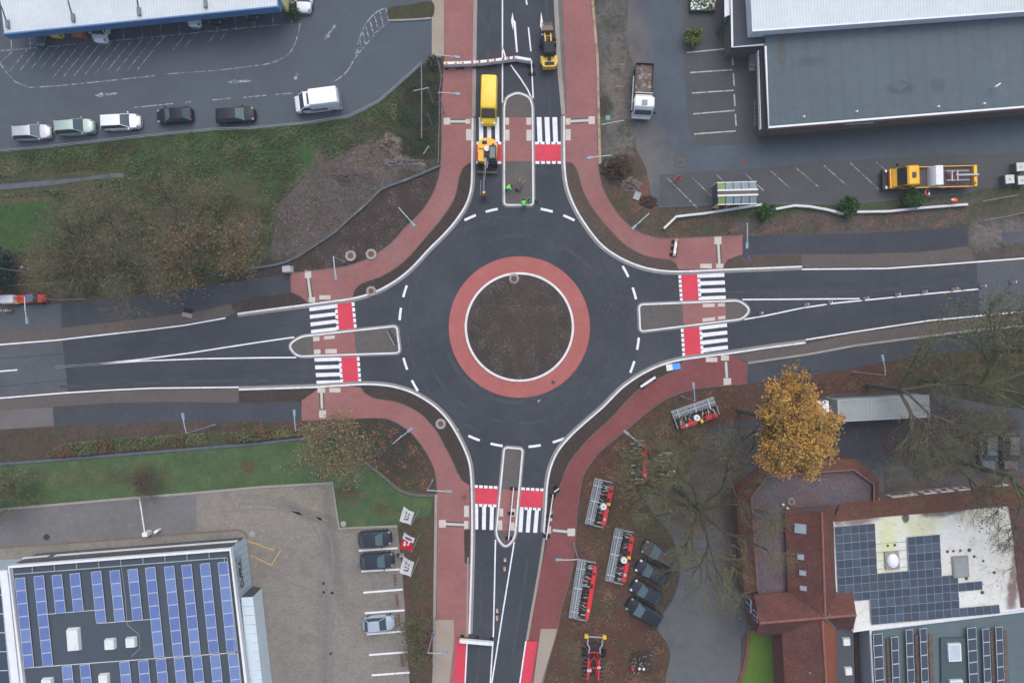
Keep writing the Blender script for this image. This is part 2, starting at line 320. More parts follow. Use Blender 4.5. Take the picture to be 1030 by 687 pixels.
road_poly = ([(480, -300), (479.8, 0), (477.6, 112)] + sNW + E_NW + E_SW + sSW + S_left + list(reversed(S_right)) + list(reversed(sSE)) + list(reversed(E_SE)) + list(reversed(E_NE)) + list(reversed(sNE)) + [(561, 68), (557.8, 0), (545, -300)])
g = MB(); g.sheet(W(road_poly), .018, m_asph)
struct('road', g, 'road', 'fresh dark asphalt roundabout carriageway with four approach roads')
g = MB(); g.sheet(W([(-400, 379), (0, 347.4), (57, 342.9), (63, 342.6), (68.5, 394.6), (0, 399.8), (-400, 431)]), .023, m_asph_old); g.sheet(W([(982, 264.4), (1030, 260.6), (1430, 228.6), (1430, 271.5), (1030, 313), (985.5, 317.4)]), .023, m_asph_old)
struct('worn_road', g, 'road', 'older paler asphalt where the new road surface ends')

g = MB(); m_seam = mat('asphalt_seam', (52, 56, 62), .85, .2, var=[(.7, .9, 1.12), (6, .9, 1.1)], tint=[(.5, .48, .6, (61, 66, 73), .9)]); m_dust = mat('asphalt_dust', (74, 77, 81), .9, .15, var=[(.6, .92, 1.08), (6, .9, 1.1)], tint=[(.35, .45, .6, (61, 66, 73), 1.0)])
ctr_ = G(522.4, 329)
for k, (r, a0, a1, w_, m_) in enumerate(((80, 20, 160, .07, m_seam), (88, 170, 330, .07, m_seam), (97, 190, 345, .3, m_dust), (104, 10, 120, .07, m_seam), (112, 95, 250, .25, m_dust), (92, 40, 110, .35, m_dust), (116, 250, 350, .07, m_seam), (76, 200, 300, .4, m_dust))):
    ribbon(g, [(ctr_.x + r / SC * math.cos(R(a0 + (a1 - a0) * i / 40)), ctr_.y + r / SC * math.sin(R(a0 + (a1 - a0) * i / 40))) for i in range(41)], -w_ / 2, w_ / 2, m_, .0205 + k * .0003)
for k, (pts, w_, m_) in enumerate(((((-100, 368), (60, 356), (180, 343), (290, 327)), .07, m_seam), (((-100, 400), (60, 383), (180, 376), (300, 374)), .07, m_seam), (((60, 389), (180, 384), (300, 382)), .3, m_dust), (((700, 288), (860, 286), (980, 276)), .07, m_seam), (((750, 336), (860, 319), (980, 304)), .07, m_seam), (((700, 294), (860, 293), (980, 284)), .3, m_dust), (((521, 401), (521, 447)), .06, m_seam), (((484, 560), (483, 640), (478, 700)), .3, m_dust), (((531, 560), (522, 620), (510, 690)), .3, m_dust), (((549, -40), (551, 60), (553, 115)), .3, m_dust), (((492, -40), (491, 60)), .3, m_dust), (((527, 60), (522, 20)), .05, m_seam))):
    ribbon(g, W(smooth(list(pts), 6)), -w_ / 2, w_ / 2, m_, .0238 + k * .0001)
struct('road_seams', g, 'road surface', 'faint paving seams and dusty wheel tracks on the new asphalt')
# kerbs: white stone with a grey gutter on the carriageway side
g = MB(); gg = MB()
for s, sg in ((sNW, 1), (sSW, 1), (sNE, -1), (sSE, -1)):
    w = W(s)
    ribbon(g, w, -.1, .11, m_kerb, .11, 0.0)
    ribbon(gg, w, .11 * sg, .38 * sg, m_gutter, .05, 0.0)
struct('white_kerb', g, 'kerb', 'white kerb line curving round the four corners of the roundabout')
struct('gutter', gg, 'gutter', 'grey gutter stones along the white kerb')
g = MB()
ribbon(g, W([(479, -300), (478.4, 0), (476.6, 118)]), -.22, .2, m_kgrey, .1, 0.0)
ribbon(g, W([(545.8, -300), (558.6, 0), (562, 68), (566.4, 116)]), -.2, .3, m_kgrey, .1, 0.0)
ribbon(g, W(smooth(S_right[:4], 5)), .0, .3, m_kgrey, .1, 0.0)
ribbon(g, W([(472.6, 560), (472, 600), (471.6, 640)]), -.3, -.14, m_kgrey, .1, 0.0)
ribbon(g, W([(438.6, 497), (437.9, 560), (437, 623), (436, 800)]), -.16, .16, m_kgrey, .12, 0.0)
ribbon(g, W([(752, 365.2), (812.7, 356.4), (860, 347.6), (977.6, 332.4), (1030, 327.6), (1200, 312)]), -.12, .12, m_kgrey, .1, 0.0)
ribbon(g, W(smooth([(594.5, 0), (597, 30), (599.4, 60), (600.6, 110), (602, 165)], 5)), .0, .32, mat('sandy_kerb_stone', (176, 152, 128), .85, .2, var=[(.9, .8, 1.1), (5, .8, 1.12)], tint=[(.8, .5, .6, (112, 96, 86), .6)]), .1, 0.0)
struct('grey_kerb', g, 'kerb', 'grey and sandy kerb stones beside the straight approach roads')

# red brick foot and cycle paths
o_nw = [(446.2, -300), (446.2, 0), (447, 62), (443.9, 100), (443.7, 160), (438.6, 187.8), (424.7, 211.9), (407, 229.6), (391.8, 246), (371.5, 259.5), (351.3, 267), (333.5, 270), (291.8, 275.2)]
i_nw = [(293, 294.2), (302, 298), (309.5, 304.3)]
b_nw = [(355, 298.7), (357, 292), (363.9, 285.3), (386.7, 276.5), (407, 262.5), (424.7, 243), (445, 219), (457.6, 198), (461.4, 180), (465, 170), (474, 163)]
g = MB(); g.prism(W(o_nw[:3] + smooth(o_nw[3:], 5) + i_nw + [(333, 302), (352, 300)] + smooth(b_nw, 5) + [(475, 119), (477.4, 0), (477.4, -300)]), 0, .05, m_red)
struct('red_path', g, 'path', 'pale red brick path sweeping round the north west corner')
g = MB(); g.prism(W(smooth(b_nw[:-1], 5) + [(474, 163)] + [p for p in sNW if 164 < p[1] < 300.3]), 0, .08, m_bed); struct('soil_bed', g, 'planting bed', 'dark bare soil strip between north west path and kerb')
b_ne = [(567.8, 163.8), (574, 163.6), (578.5, 168), (581.8, 175.2), (586.8, 192.9), (597, 210.6), (612, 229.6), (629.9, 247.3), (650, 257.5), (673, 261.3), (679, 264), (681.8, 271)]
o_ne = [(594, 0), (599, 50.6), (601.6, 165), (605.8, 187.8), (614.7, 205.6), (627.3, 222), (642.5, 233.4), (660.3, 239), (675.4, 239.9), (746.8, 236.7)]
g = MB(); g.prism(W([(553, -300), (565.7, 0), (570, 112), (568, 118)] + smooth(b_ne, 5) + [(726.6, 270.6), (731.6, 261.3), (746.8, 256.2)] + list(reversed(smooth(o_ne, 5))) + [(582, -300)]), 0, .05, m_red)
struct('red_path', g, 'path', 'pale red brick path sweeping round the north east corner')
g = MB(); g.prism(W(smooth(b_ne, 5) + [p for p in reversed(sNE) if p[1] > 164 and p[0] < 681]), 0, .08, m_bed_ne); struct('soil_bed', g, 'planting bed', 'leaf strewn soil strip between north east path and kerb')
g = MB(); g.sheet(W([(548, -300), (559.8, 0), (563, 68), (566.9, 112), (570.4, 112), (566.2, 0), (553, -300)]), .012, mat('dark_strip', (112, 107, 104), .9, .15, var=[(.8, .8, 1.1), (8, .85, 1.12)])); struct('verge_strip', g, 'verge', 'thin dark strip between north road kerb and red path')
b_sw = [(363, 389.5), (366.8, 395), (377, 400.6), (397.2, 404), (420, 414), (437.7, 431.8), (447.8, 449.5), (455.4, 464), (459.5, 474), (464, 482), (472, 487.5)]
o_sw = [(303.5, 423), (382, 420.4), (397.2, 424.2), (415, 436.8), (430, 457), (437, 473), (439.5, 495.7), (438.9, 614), (438, 690), (430, 987)]
g = MB(); g.prism(W([(303.5, 402.7), (321, 390.8), (345, 388.5)] + smooth(b_sw, 5) + [(474, 540), (471.4, 640), (459.6, 641), (456, 687), (442, 987)] + list(reversed(smooth(o_sw[:8], 5))) ), 0, .05, m_red)
struct('red_path', g, 'path', 'pale red brick path rounding the south west corner')
g = MB(); g.prism(W(smooth(b_sw, 5) + [p for p in reversed(sSW) if p[0] > 363.5 and p[1] < 487]), 0, .08, m_bed); struct('soil_bed', g, 'planting bed', 'dark bare soil strip between south west path and kerb')
b_se = [(688.6, 361.8), (680, 372), (668, 378), (645.6, 389.5), (630.4, 403.4), (615, 419.9), (600, 433.8), (591.9, 441), (581.8, 453), (572, 466), (566, 481), (562, 492), (552.8, 518.5), (550.8, 535), (549, 548.9)]
o_se = [(751.4, 385.7), (721.5, 388.5), (696.2, 392), (670.9, 400.9), (650.6, 415), (627.8, 434), (608, 450), (597, 462), (587, 477.5), (581.9, 503.3), (579.4, 528.6), (575.6, 571.6), (564, 614), (560.4, 634.5), (544, 690), (520, 987)]
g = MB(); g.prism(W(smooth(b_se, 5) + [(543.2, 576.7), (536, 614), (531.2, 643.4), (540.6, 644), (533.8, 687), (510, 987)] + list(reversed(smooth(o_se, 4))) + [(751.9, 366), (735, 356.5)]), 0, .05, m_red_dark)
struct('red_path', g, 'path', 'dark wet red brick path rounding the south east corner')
g = MB(); g.prism(W(smooth(b_se[:-1], 5) + [(549, 548.9), (544.6, 552), (548.6, 535)] + [p for p in reversed(sSE) if p[0] < 688 and p[1] < 534]), 0, .08, m_bed); struct('soil_bed', g, 'planting bed', 'dark soil strip with rubble between south east path and kerb')
g = MB(); g.sheet(W([(466.8, 534), (468.5, 532), (473, 532), (472.6, 567), (467.4, 566)]), .058, m_bed); struct('bed_patch', g, 'planting bed', 'narrow dark gap in the south path beside the kerb')
# light paver strips beside the red paths
g = MB(); g.sheet(W([(434.3, -300), (446.4, -300), (446.4, 0), (446.6, 56), (440, 60), (434.3, 61)]), .056, m_pav); g.sheet(W([(437.6, 623), (456.2, 623), (457, 641), (452, 687), (440, 900), (420, 900), (434.5, 687)]), .056, m_pav)
g.sheet(W([(544, 632), (560.6, 632), (546, 687), (530, 900), (505, 900), (536.5, 687)]), .056, m_pav)
struct('paver_strip', g, 'pavement', 'grey brown paver strips beside the red paths')
# red cycle lanes at the south end
g = MB(); g.sheet(W([(459.6, 641.5), (469.2, 641.5), (467.6, 687), (444, 987), (433, 987), (456.2, 687)]), .062, m_redpaint); g.sheet(W([(529.6, 644.5), (540.6, 644.5), (533.8, 687), (508, 987), (498.5, 987), (523.6, 687)]), .062, m_redpaint)
struct('cycle_lane', g, 'cycle lane', 'bright red painted cycle lanes at the south end')

# central island and its rings
c0 = G(522.4, 329); g = MB()
def disc(r, n=96): return [(c0.x + r * math.cos(2 * math.pi * i / n), c0.y + r * math.sin(2 * math.pi * i / n)) for i in range(n)]
g.prism(disc(71 / SC), 0, .06, m_ring); struct('overrun_ring', g, 'paved ring', 'red paved overrun ring around the central island')
g = MB(); circ = disc(53.8 / SC); ribbon(g, circ, -.13, .13, m_kerb, .16, 0.0, True); struct('island_kerb', g, 'kerb', 'white round kerb enclosing the bare soil island')
g = MB()
rings = []
for j in range(7):
    r = 53 / SC * (1 - j / 7.0); rings.append([(c0.x + r * math.cos(2 * math.pi * i / 64), c0.y + r * math.sin(2 * math.pi * i / 64), .1 + .35 * (1 - (1 - j / 7.0) ** 2) * (1 + .1 * random.uniform(-1, 1))) for i in range(64)])
g.loft(rings, m_isl); struct('island_soil', g, 'soil', 'bare brown soil filling the round central island')

# splitter islands
def island(pts, label, red, tact, corner):
    w = W(pts); n = len(w); s = []
    for i in range(n):      # round the corners
        a, b, c = Vector(w[i - 1]), Vector(w[i]), Vector(w[(i + 1) % n]); r = min(corner[i], .46 * (a - b).length, .46 * (c - b).length)
        p, q = b + (a - b).normalized() * r, b + (c - b).normalized() * r
        for k in range(7):
            t = k / 6; s.append(tuple(p * (1 - t) ** 2 + b * 2 * t * (1 - t) + q * t * t))
    g = MB(); g.prism(s, 0, .09, m_base); struct('traffic_island', g, 'traffic island', label)
    g = MB(); ribbon(g, s, -.1, .09, m_kerb, .15, 0.0, True); struct('island_kerb', g, 'kerb', 'white kerb round ' + label)
    ar = sum(s[i][0] * s[(i + 1) % len(s)][1] - s[(i + 1) % len(s)][0] * s[i][1] for i in range(len(s)))
    sg = -1 if ar > 0 else 1
    g = MB(); ribbon(g, s, .1 * sg, .26 * sg, m_gutter, .03, 0.0, True); struct('gutter', g, 'gutter', 'grey edge stones round ' + label)
    g = MB(); g.sheet(W(red), .096, m_red); struct('island_crossing', g, 'paving', 'red paved walkway across ' + label)
    g = MB()
    for t in tact: g.sheet(W(t), .102, m_tact)
    struct('tactile_paving', g, 'tactile paving', 'pale tactile slabs on ' + label)
def rect(x0, y0, x1, y1, sk=0): return [(x0, y0), (x1, y0 + sk), (x1, y1 + sk), (x0, y1)]
island([(507.2, 107), (509.6, 98.6), (521, 93.4), (532.6, 98.6), (535.6, 107), (536.3, 206.6), (507.2, 206.6)], 'north splitter island with soil filled tip', [(508.6, 118.5), (534.2, 118.5), (535, 162.5), (508.4, 162.5)],
       [rect(508.2, 119, 512, 126), rect(508.2, 131, 512.4, 142), rect(529.5, 119, 534.4, 126), rect(529.5, 131, 534.6, 142)], [.6, .9, .9, .9, .6, .45, .45])
island([(507.3, 449.8), (525.8, 451.2), (517.8, 541), (508.5, 551), (498.8, 539)], 'narrow south splitter island', [(503.6, 491.8), (521.2, 492.6), (517.6, 533.8), (500.8, 533)],
       [rect(502.4, 511, 506.2, 519), rect(501, 523, 505.2, 532.6), rect(513.8, 511.5, 518.4, 519), rect(512.6, 525, 517.4, 533)], [.45, .45, .9, .9, .9])
island([(399.2, 328), (402.2, 355), (299, 358.6), (290, 347.5), (302.3, 338.6)], 'west splitter island with long tapered tip', [(314.6, 338.2), (356, 334.4), (358.6, 355.6), (316, 357.2)],
       [rect(315.2, 339, 321.6, 343.4, -.6), rect(326, 338.2, 337, 341.6, -.9), rect(316, 351.6, 322.6, 356.2, -.2), rect(327.4, 351.2, 339, 355.6, -.3)], [.5, .5, .9, 1, .9])
island([(642.6, 306.6), (744, 302.4), (754.6, 311.8), (746.6, 321), (643.8, 333.6)], 'east splitter island with rounded outer end', [(686, 306), (729.4, 304.4), (730, 321.8), (687.6, 326.8)],
       [rect(706.6, 305.8, 718.6, 309.2, -.4), rect(721.8, 305.2, 728.8, 308.6, -.3), rect(706.4, 320.4, 719, 323.8, -1.4), rect(722, 318.4, 729.2, 321.6, -.8)], [.5, .9, 1, .9, .5])

# ---- painted markings
g = MB()
for (dx, dy) in ((-49.5, -110), (-28.1, -118.4), (27.7, -118.1), (50, -110), (106.7, -55.8), (116.3, -34), (119.4, 16.7), (112.6, 39.7), (38.6, 111.4), (15.3, 119.2), (-22.7, 117.2), (-44.4, 108.8), (-64.7, 96.9), (-104.9, 58.7), (-115.1, 37), (-120.4, -13.2), (-115.2, -36)):
    a = math.atan2(-dy, dx); r = 120.6 / SC; p = (c0.x + r * math.cos(a), c0.y + r * math.sin(a)); h = .72 / r
    ribbon(g, [(c0.x + r * math.cos(a + h * t), c0.y + r * math.sin(a + h * t)) for t in (-1, 0, 1)], -.14, .14, m_white, .027)
def line(pts, w=.16, m=m_white, z=.027, mb=None):
    ribbon(mb or g, W(pts), -w / 2, w / 2, m, z)
line(E_NW[:6] + [(-400, 378)]); line(E_SW); line(E_NE); line(E_SE); line([(470, 643), (467.8, 687), (445.2, 987)], z=.067); line([(529, 644), (522.8, 687), (498, 987)], z=.067)
line([(55.7, 369.2), (100, 366), (141.8, 361.5), (190, 355.2), (259.5, 344.4), (296, 339.2)]); line([(55.7, 369.4), (141.8, 363.1), (200, 360.9), (259.5, 359.9), (298, 359.5)]); line([(-120, 382.5), (-60, 378), (-45, 377)]); line([(0, 373.5), (17.7, 372)])
line([(746.8, 301.4), (860, 300.6), (864.5, 300.3)]); line([(748, 321.4), (770, 317.6), (808, 309.6), (840, 305), (871.3, 301.9), (934.6, 295.5), (984, 290.9)])
line([(505.4, -40), (505.4, 104)]); line([(505.4, 48), (508.5, 58), (516, 69), (524, 80), (531, 91), (535.3, 101)]); line([(534.5, 61), (536.3, 99)]); line([(527, -60), (528, -20)]); line([(529, -2), (530, 5.5)]); line([(531.5, 28), (534, 52)])
line([(475, 119), (474.9, 130)])
line([(498.4, 542.5), (497.4, 590), (496.3, 637), (493.2, 687), (470, 987)]); line([(517.3, 544.6), (506, 614), (494.6, 687), (471.4, 987)])
g.sheet(W([(519.2, 53), (520.9, 53), (518.6, 22.5), (516.8, 20.5), (515.6, 13), (514, 21.5), (516, 31), (516.4, 24)]), .0275, m_white)
g.sheet(W([(544.9, 36), (546.4, 36), (545.8, 28), (547, 27.6), (544.2, 12), (543.2, 28.2), (544.4, 28)]), .0275, m_white)
struct('road_markings', g, 'road markings', 'white painted lane lines, arrows and entry dashes on the new asphalt')
def crossing(stripes, red, dash_a, dash_b, where):
    g = MB()
    for s in stripes: g.sheet(W(s), .027, m_white)
    struct('zebra_crossing', g, 'zebra crossing', 'white zebra stripes across ' + where)
    g = MB(); g.sheet(W(red), .0255, m_redpaint)
    for (a, b, n, fr) in (dash_a, dash_b):
        a, b = Vector(a), Vector(b); t = (b - a) / n; pr = Vector((-t.y, t.x)).normalized() * 1.35
        for i in range(n):
            p = a + t * (i + (1 - fr) / 2); q = p + t * fr
            g.sheet(W([tuple(p - pr), tuple(q - pr), tuple(q + pr), tuple(p + pr)]), .029, m_white)
    struct('cycle_crossing', g, 'cycle crossing', 'red painted cycle crossing edged by white blocks across ' + where)
crossing([[(x0, 118.2), (x0 + 4.8, 118.2), (x0 + 5.8, 143.6), (x0 + 1, 143.6)] for x0 in (539.8, 547.7, 555.5)], [(537.4, 145.4), (564.4, 145.4), (565, 162.8), (537.6, 162.8)], ((537.4, 144.2), (565, 144.2), 5, .72), ((537.8, 163.8), (565.4, 163.8), 5, .72), 'the north exit lane')
crossing([[(x0, 118.2), (x0 + 4.2, 118.2), (x0 + 4.6, 143), (x0 + .4, 143)] for x0 in (481.6, 489.7, 497.8)], [(478.6, 145.4), (505, 145.4), (505, 162.8), (478.2, 162.8)], ((478.6, 144.2), (505, 144.2), 5, .72), ((478.2, 163.8), (505, 163.8), 5, .72), 'the north entry lane')
crossing([[(477.2 + k * 7.9, 508.8 + k * .3), (481 + k * 7.9, 508.9 + k * .3), (481 + k * 7.6, 532.2 + k * .3), (477.2 + k * 7.6, 532.2 + k * .3)] for k in range(3)], [(476.2, 490.2), (500.6, 491.2), (500, 508.6), (476.6, 507)], ((476.4, 488.8), (501, 490.2), 5, .74), ((476.6, 507.8), (499.8, 508.6), 5, .74), 'the south exit lane')
crossing([[(522.8 + k * 7.7, 512 + k * .3), (526.7 + k * 7.7, 512.2 + k * .3), (525.4 + k * 7.4, 535 + k * .3), (521.4 + k * 7.4, 534.8 + k * .3)] for k in range(3)], [(524, 492.6), (547.2, 493.8), (546, 510.6), (522.4, 509.8)], ((523.8, 491.2), (547.6, 492.6), 5, .74), ((522.6, 511), (544.4, 512), 5, .74), 'the south entry lane')
crossing([[(311 + k * .6, 309.4 + k * 7.55), (337 + k * .6, 306.4 + k * 7.55), (337.2 + k * .6, 309.9 + k * 7.55), (311.4 + k * .6, 313.2 + k * 7.55)] for k in range(4)], [(337.8, 304.6), (354.4, 303), (357.2, 330.6), (340, 332.6)], ((338, 305.2), (339.6, 332.2), 5, .7), ((355, 303.4), (357.6, 330.6), 5, .7), 'the west exit lane')
crossing([[(316.2 + k * .7, 359.8 + k * 7.7), (341.8 + k * .7, 359.2 + k * 7.7), (342.2 + k * .7, 362.8 + k * 7.7), (316.6 + k * .7, 363.8 + k * 7.7)] for k in range(4)], [(342.6, 358.6), (359.6, 358), (361.4, 385.4), (344.8, 386.4)], ((341.8, 359), (344, 386), 5, .7), ((360.2, 358.2), (362.2, 385.6), 5, .7), 'the west entry lane')
crossing([[(702.6 + k * .7, 275.6 + k * 7.6), (728.4 + k * .5, 274.6 + k * 7.6), (728.6 + k * .5, 278.6 + k * 7.6), (703 + k * .7, 279.6 + k * 7.6)] for k in range(4)], [(684.8, 275.6), (702, 274.8), (703.8, 303.6), (686, 304.2)], ((683.6, 276.2), (685.4, 303.8), 6, .72), ((702.6, 275.4), (704.2, 303.4), 6, .72), 'the east entry lane')
crossing([[(704.6 + k * .5, 327.6 + k * 7.6), (731 + k * .3, 325.2 + k * 7.4), (731.4 + k * .3, 328.8 + k * 7.4), (705 + k * .5, 331.8 + k * 7.6)] for k in range(4)], [(686.8, 329.4), (704, 327.6), (706, 356.6), (689, 358.8)], ((686, 330), (687.8, 359), 6, .72), ((704.6, 328), (706.4, 356.6), 6, .72), 'the east exit lane')

# tactile guidance strips across the paths
g = MB()
def tactile(a, b, end, sqs):
    ribbon(g, W([a, b]), -.14, .14, m_tact, .062); ribbon(g, W([a, b]), .14, .32, m_base, .061); ribbon(g, W([a, b]), -.32, -.14, m_base, .061)
    for (x, y, sx, sy) in [end] + sqs: g.sheet(W(rect(x - sx, y - sy, x + sx, y + sy)), .066, m_tact)
tactile((453, 122.6), (472, 122.6), (449.6, 122.4, 3.3, 3.4), [(470.6, 122.6, 2.4, 2.4), (471.4, 136, 2.6, 5.6)])
tactile((574, 122.4), (592, 121.4), (595, 121.4, 3.2, 3.8), [(571.4, 122.6, 2.4, 3.2), (571.4, 136, 2.6, 5.6)])
tactile((310, 279), (313, 302), (310, 276, 3.2, 3.8), [(314, 301.6, 3.2, 2.6), (327, 299.2, 5.6, 2.1)])
tactile((324, 411), (323.4, 393), (324.6, 416.4, 3.4, 3.8), [(323.4, 392.6, 3.8, 2.4), (337, 392.4, 5.6, 2.2)])
tactile((722.4, 246), (723.6, 268), (722, 242, 3.6, 4), [(723.8, 267.6, 3.6, 2.2), (710, 267.8, 5.8, 2.3)])
tactile((730, 364), (731, 380), (731.4, 384, 3.8, 3.6), [(729, 360, 4, 2.6), (715.6, 361.8, 5.8, 2.3)])
tactile((448, 526.6), (468, 527.6), (445, 526.4, 3.4, 3.8), [(469, 527.6, 2.2, 4), (469.2, 514, 2.4, 5.6)])
tactile((556, 533), (572, 534.6), (574.6, 535, 3.8, 3.8), [(551.8, 532.4, 2.4, 3.6), (553.6, 518.6, 1.8, 5.2)])
struct('guidance_strip', g, 'tactile paving', 'pale tactile guidance strips across the red paths')

# ---- north-west: car park, soil triangle, track, western pavements
carpark_edge = [(434, 61), (423.4, 65.8), (402, 85), (381.6, 102.7), (366, 111.5), (351.3, 118), (330, 122), (308, 124.3), (250, 129.5), (215, 130.6), (131, 139), (50, 148), (0, 152), (-200, 164)]
g = MB(); g.sheet(W([(-200, -250), (434, -250)] + carpark_edge), .012, m_carpark); struct('car_park', g, 'car park', 'blue grey asphalt of the supermarket car park')
g = MB()
def pl(pts, w=.12, m=m_white_worn, z=.018): ribbon(g, W(pts), -w / 2, w / 2, m, z)
for i in range(16):
    x = 12 + i * 18.8; y = 51.2 - i * 1.72
    pl([(x, y), (x - 2.4, y - 30)])
pl([(0, 51.5), (14, 50.4), (182, 35), (285, 24.5)])
for i in range(20):
    x = 14 + i * 10.6; y = 49.6 - i * .98; L = 38 if 4 < i < 14 else (26 if i <= 4 else 20 - (i - 14) * 2)
    if i % 3 != 2 or i < 12: pl([(x + 14, y - .4), (x + 14 - L * .72, y + L * .88)], .1)
pl([(0, 64), (8, 75), (16, 83), (30, 88.5), (60, 86.5), (110, 81.5), (156, 76.5)]); pl([(165, 75), (220, 71), (260, 66)], .1)
pl([(0, 64), (14, 50.8)]); pl([(134, 108.6), (174, 104.5)]); pl([(186, 103.4), (192, 102.6)]); pl([(214, 101), (232, 99)]); pl([(245, 98.4), (268, 96.2)]); pl([(277, 95.4), (294, 94)])
pl(smooth([(302, 24), (300, 34), (296, 46), (289, 56), (275, 63), (262, 66)], 4)); pl([(272, 27), (285, 24.5)]); 
pl(smooth([(388, 8), (377, 14), (367, 26), (361, 41), (358, 55)], 4)); pl(smooth([(391, 23), (380, 31), (370, 43), (357, 59), (350, 71), (340, 80), (332, 84)], 4))
for t in range(8):
    a = Vector((388, 8)).lerp(Vector((358, 52)), t / 8); b = Vector((391, 23)).lerp(Vector((357, 60)), t / 8); a.x -= 5 * math.sin(t / 8 * 3.1); b.x -= 2 * math.sin(t / 8 * 3.1); a.y -= 3 * math.sin(t / 8 * 3.1); pl([tuple(a), tuple(b)], .13)
def arrow(x, y, dx, dy, L=23):
    d = Vector((dx, dy)).normalized(); p = Vector((-d.y, d.x)); o = Vector((x, y)); A = lambda u, v: tuple(o + d * u + p * v)
    g.sheet(W([A(0, 1.1), A(L * .62, 1.1), A(L * .62, 2.6), A(L, 0), A(L * .62, -2.6), A(L * .62, -1.1), A(0, -1.1)]), .019, m_white_worn)
arrow(117.5, 94.5, -1, .09); arrow(252, 81.6, -1, .06); arrow(337.6, 25.6, -.62, .8, 20); arrow(300, 74, -.5, .85, 8)
struct('parking_lines', g, 'road markings', 'worn white bay lines, hatching and arrows on the car park')
tri = [(442.4, 166.3), (412, 179), (384, 190), (369, 204.3), (351.3, 219.5), (336, 233.4), (313.3, 248.6), (295.6, 259.5), (275.3, 266), (250, 269.5)]
g = MB(); g.sheet(W(smooth(tri, 4) + [(247, 279), (262, 292), (292, 296)] + [(291.8, 275.2)] + list(reversed(smooth(o_nw[3:], 5)))[:-2]), .006, m_bed); struct('soil_triangle', g, 'soil', 'dark bare soil between grey edging and north west path')
g = MB(); ribbon(g, W(smooth(tri, 5)), .0, .26, mat('slate_edging', (92, 100, 106), .85, .2, var=[(.9, .8, 1.12), (6, .85, 1.1)], tint=[(.5, .56, .65, (136, 142, 144), .5), (1.1, .56, .66, (74, 68, 66), .7)]), .28, 0.0); struct('stone_edging', g, 'edging', 'grey stone edging curving along the soil triangle')
g = MB(); g.sheet(W(smooth([(-80, 191), (0, 185.5), (50, 181.5), (90, 178), (118, 174), (126, 176)], 4) + smooth([(122, 178.5), (90, 181), (50, 186.5), (0, 191), (-80, 196)], 4)), .006, mat('wet_track', (88, 92, 100), .6, .35, var=[(.8, .9, 1.1), (5, .86, 1.1)], tint=[(.5, .5, .64, (70, 62, 58), .7)])); struct('track', g, 'track', 'wet grey strip of a narrow track in the grass')
m_fp = mat('footpath_asphalt', (64, 69, 76), .85, .25, var=[(.3, .9, 1.1), (2, .92, 1.08), (12, .86, 1.14)], tint=[(.5, .56, .7, (88, 84, 82), .4)], speck=[(1.6, .09, (116, 102, 88), .55)], bump=.2)
g = MB(); g.sheet(W([(62, 306), (90, 304), (130, 299.5), (200, 289), (248, 281.5), (292, 275.4), (293, 294.5), (255, 299.5), (200, 313), (130, 322), (62, 329.6)]), .008, m_fp); g.sheet(W([(-200, 326), (0, 308), (62, 306), (62, 329.6), (0, 333), (-200, 350)]), .008, m_asph_old)
struct('footpath', g, 'footpath', 'asphalt footpath north of the west road')
g = MB(); g.sheet(W([(62, 329.8), (130, 322.2), (200, 313.2), (232, 305.4), (236, 315.5), (227, 319), (149, 331), (57, 341.4), (0, 346), (-200, 361), (-200, 350), (0, 333.2)]), .006, m_gravel); struct('verge', g, 'verge', 'brown gravel verge north of the west road')
g = MB(); g.prism(W(smooth([(239, 313.5), (262, 303), (285, 297.6), (298, 298.5), (309, 304.6)], 4) + [(305, 306.4), (250, 313.2)]), 0, .05, m_bed); struct('soil_bed', g, 'planting bed', 'brown soil wedge beside the west crossing')
# ---- south-west strips
g = MB(); g.sheet(W([(53, 409.5), (114, 405.3), (170, 404.6), (260, 405.2), (303.5, 404.5), (303.5, 423), (260, 424), (152, 424.5), (54.4, 428.4)]), .008, m_fp); g.sheet(W([(-200, 432), (0, 412.5), (53, 409.5), (54.4, 428.4), (0, 432), (-200, 450)]), .008, mat('dirt_path', (106, 103, 103), .95, .1, var=[(.4, .9, 1.1), (9, .85, 1.15)]))
struct('footpath', g, 'footpath', 'asphalt footpath south of the west road')
g = MB(); g.sheet(W([(-200, 420), (0, 401.6), (66, 396.3), (154, 391.8), (240, 390.6), (240, 404.8), (170, 404.4), (114, 405.1), (53, 409.3), (0, 412.3), (-200, 431)]), .006, m_gravel); g.prism(W([(241, 393.6), (318, 390.8), (304, 402.2), (260, 404.8), (241, 404.6)]), 0, .04, m_bed); struct('verge', g, 'verge', 'grey gravel verge south of the west road')
g = MB(); g.sheet(W([(-200, 485), (0, 467.2), (50.6, 463.4), (91, 460.3), (260, 446.6), (313.5, 440.6), (352, 437), (360, 458), (382, 476.4), (402, 493), (417.3, 498), (436.6, 498), (432, 520), (410, 522), (399.6, 528.6), (341.4, 531), (335, 485), (260, 489.4), (141.8, 499.5), (25, 509.6), (-200, 530)]), .006, m_lawn); struct('lawn', g, 'lawn', 'green lawn strip in front of the car dealer building')
g = MB(); ribbon(g, W([(-200, 484), (0, 466.6), (50.6, 462.8), (91, 459.7), (260, 446), (313.5, 440)]), -.14, .14, mat('edging_blue', (92, 98, 112), .85, .2, var=[(2, .75, 1.15)]), .12, 0.0); ribbon(g, W(smooth([(366, 463.6), (382, 475.4), (402, 492), (417.3, 497), (437, 497.6)], 4)), -.2, .12, mat('edging_grey', (104, 98, 94), .9, .2, var=[(2, .75, 1.15)]), .15, 0.0); struct('lawn_edging', g, 'edging', 'low stone edging around the dealer lawn')
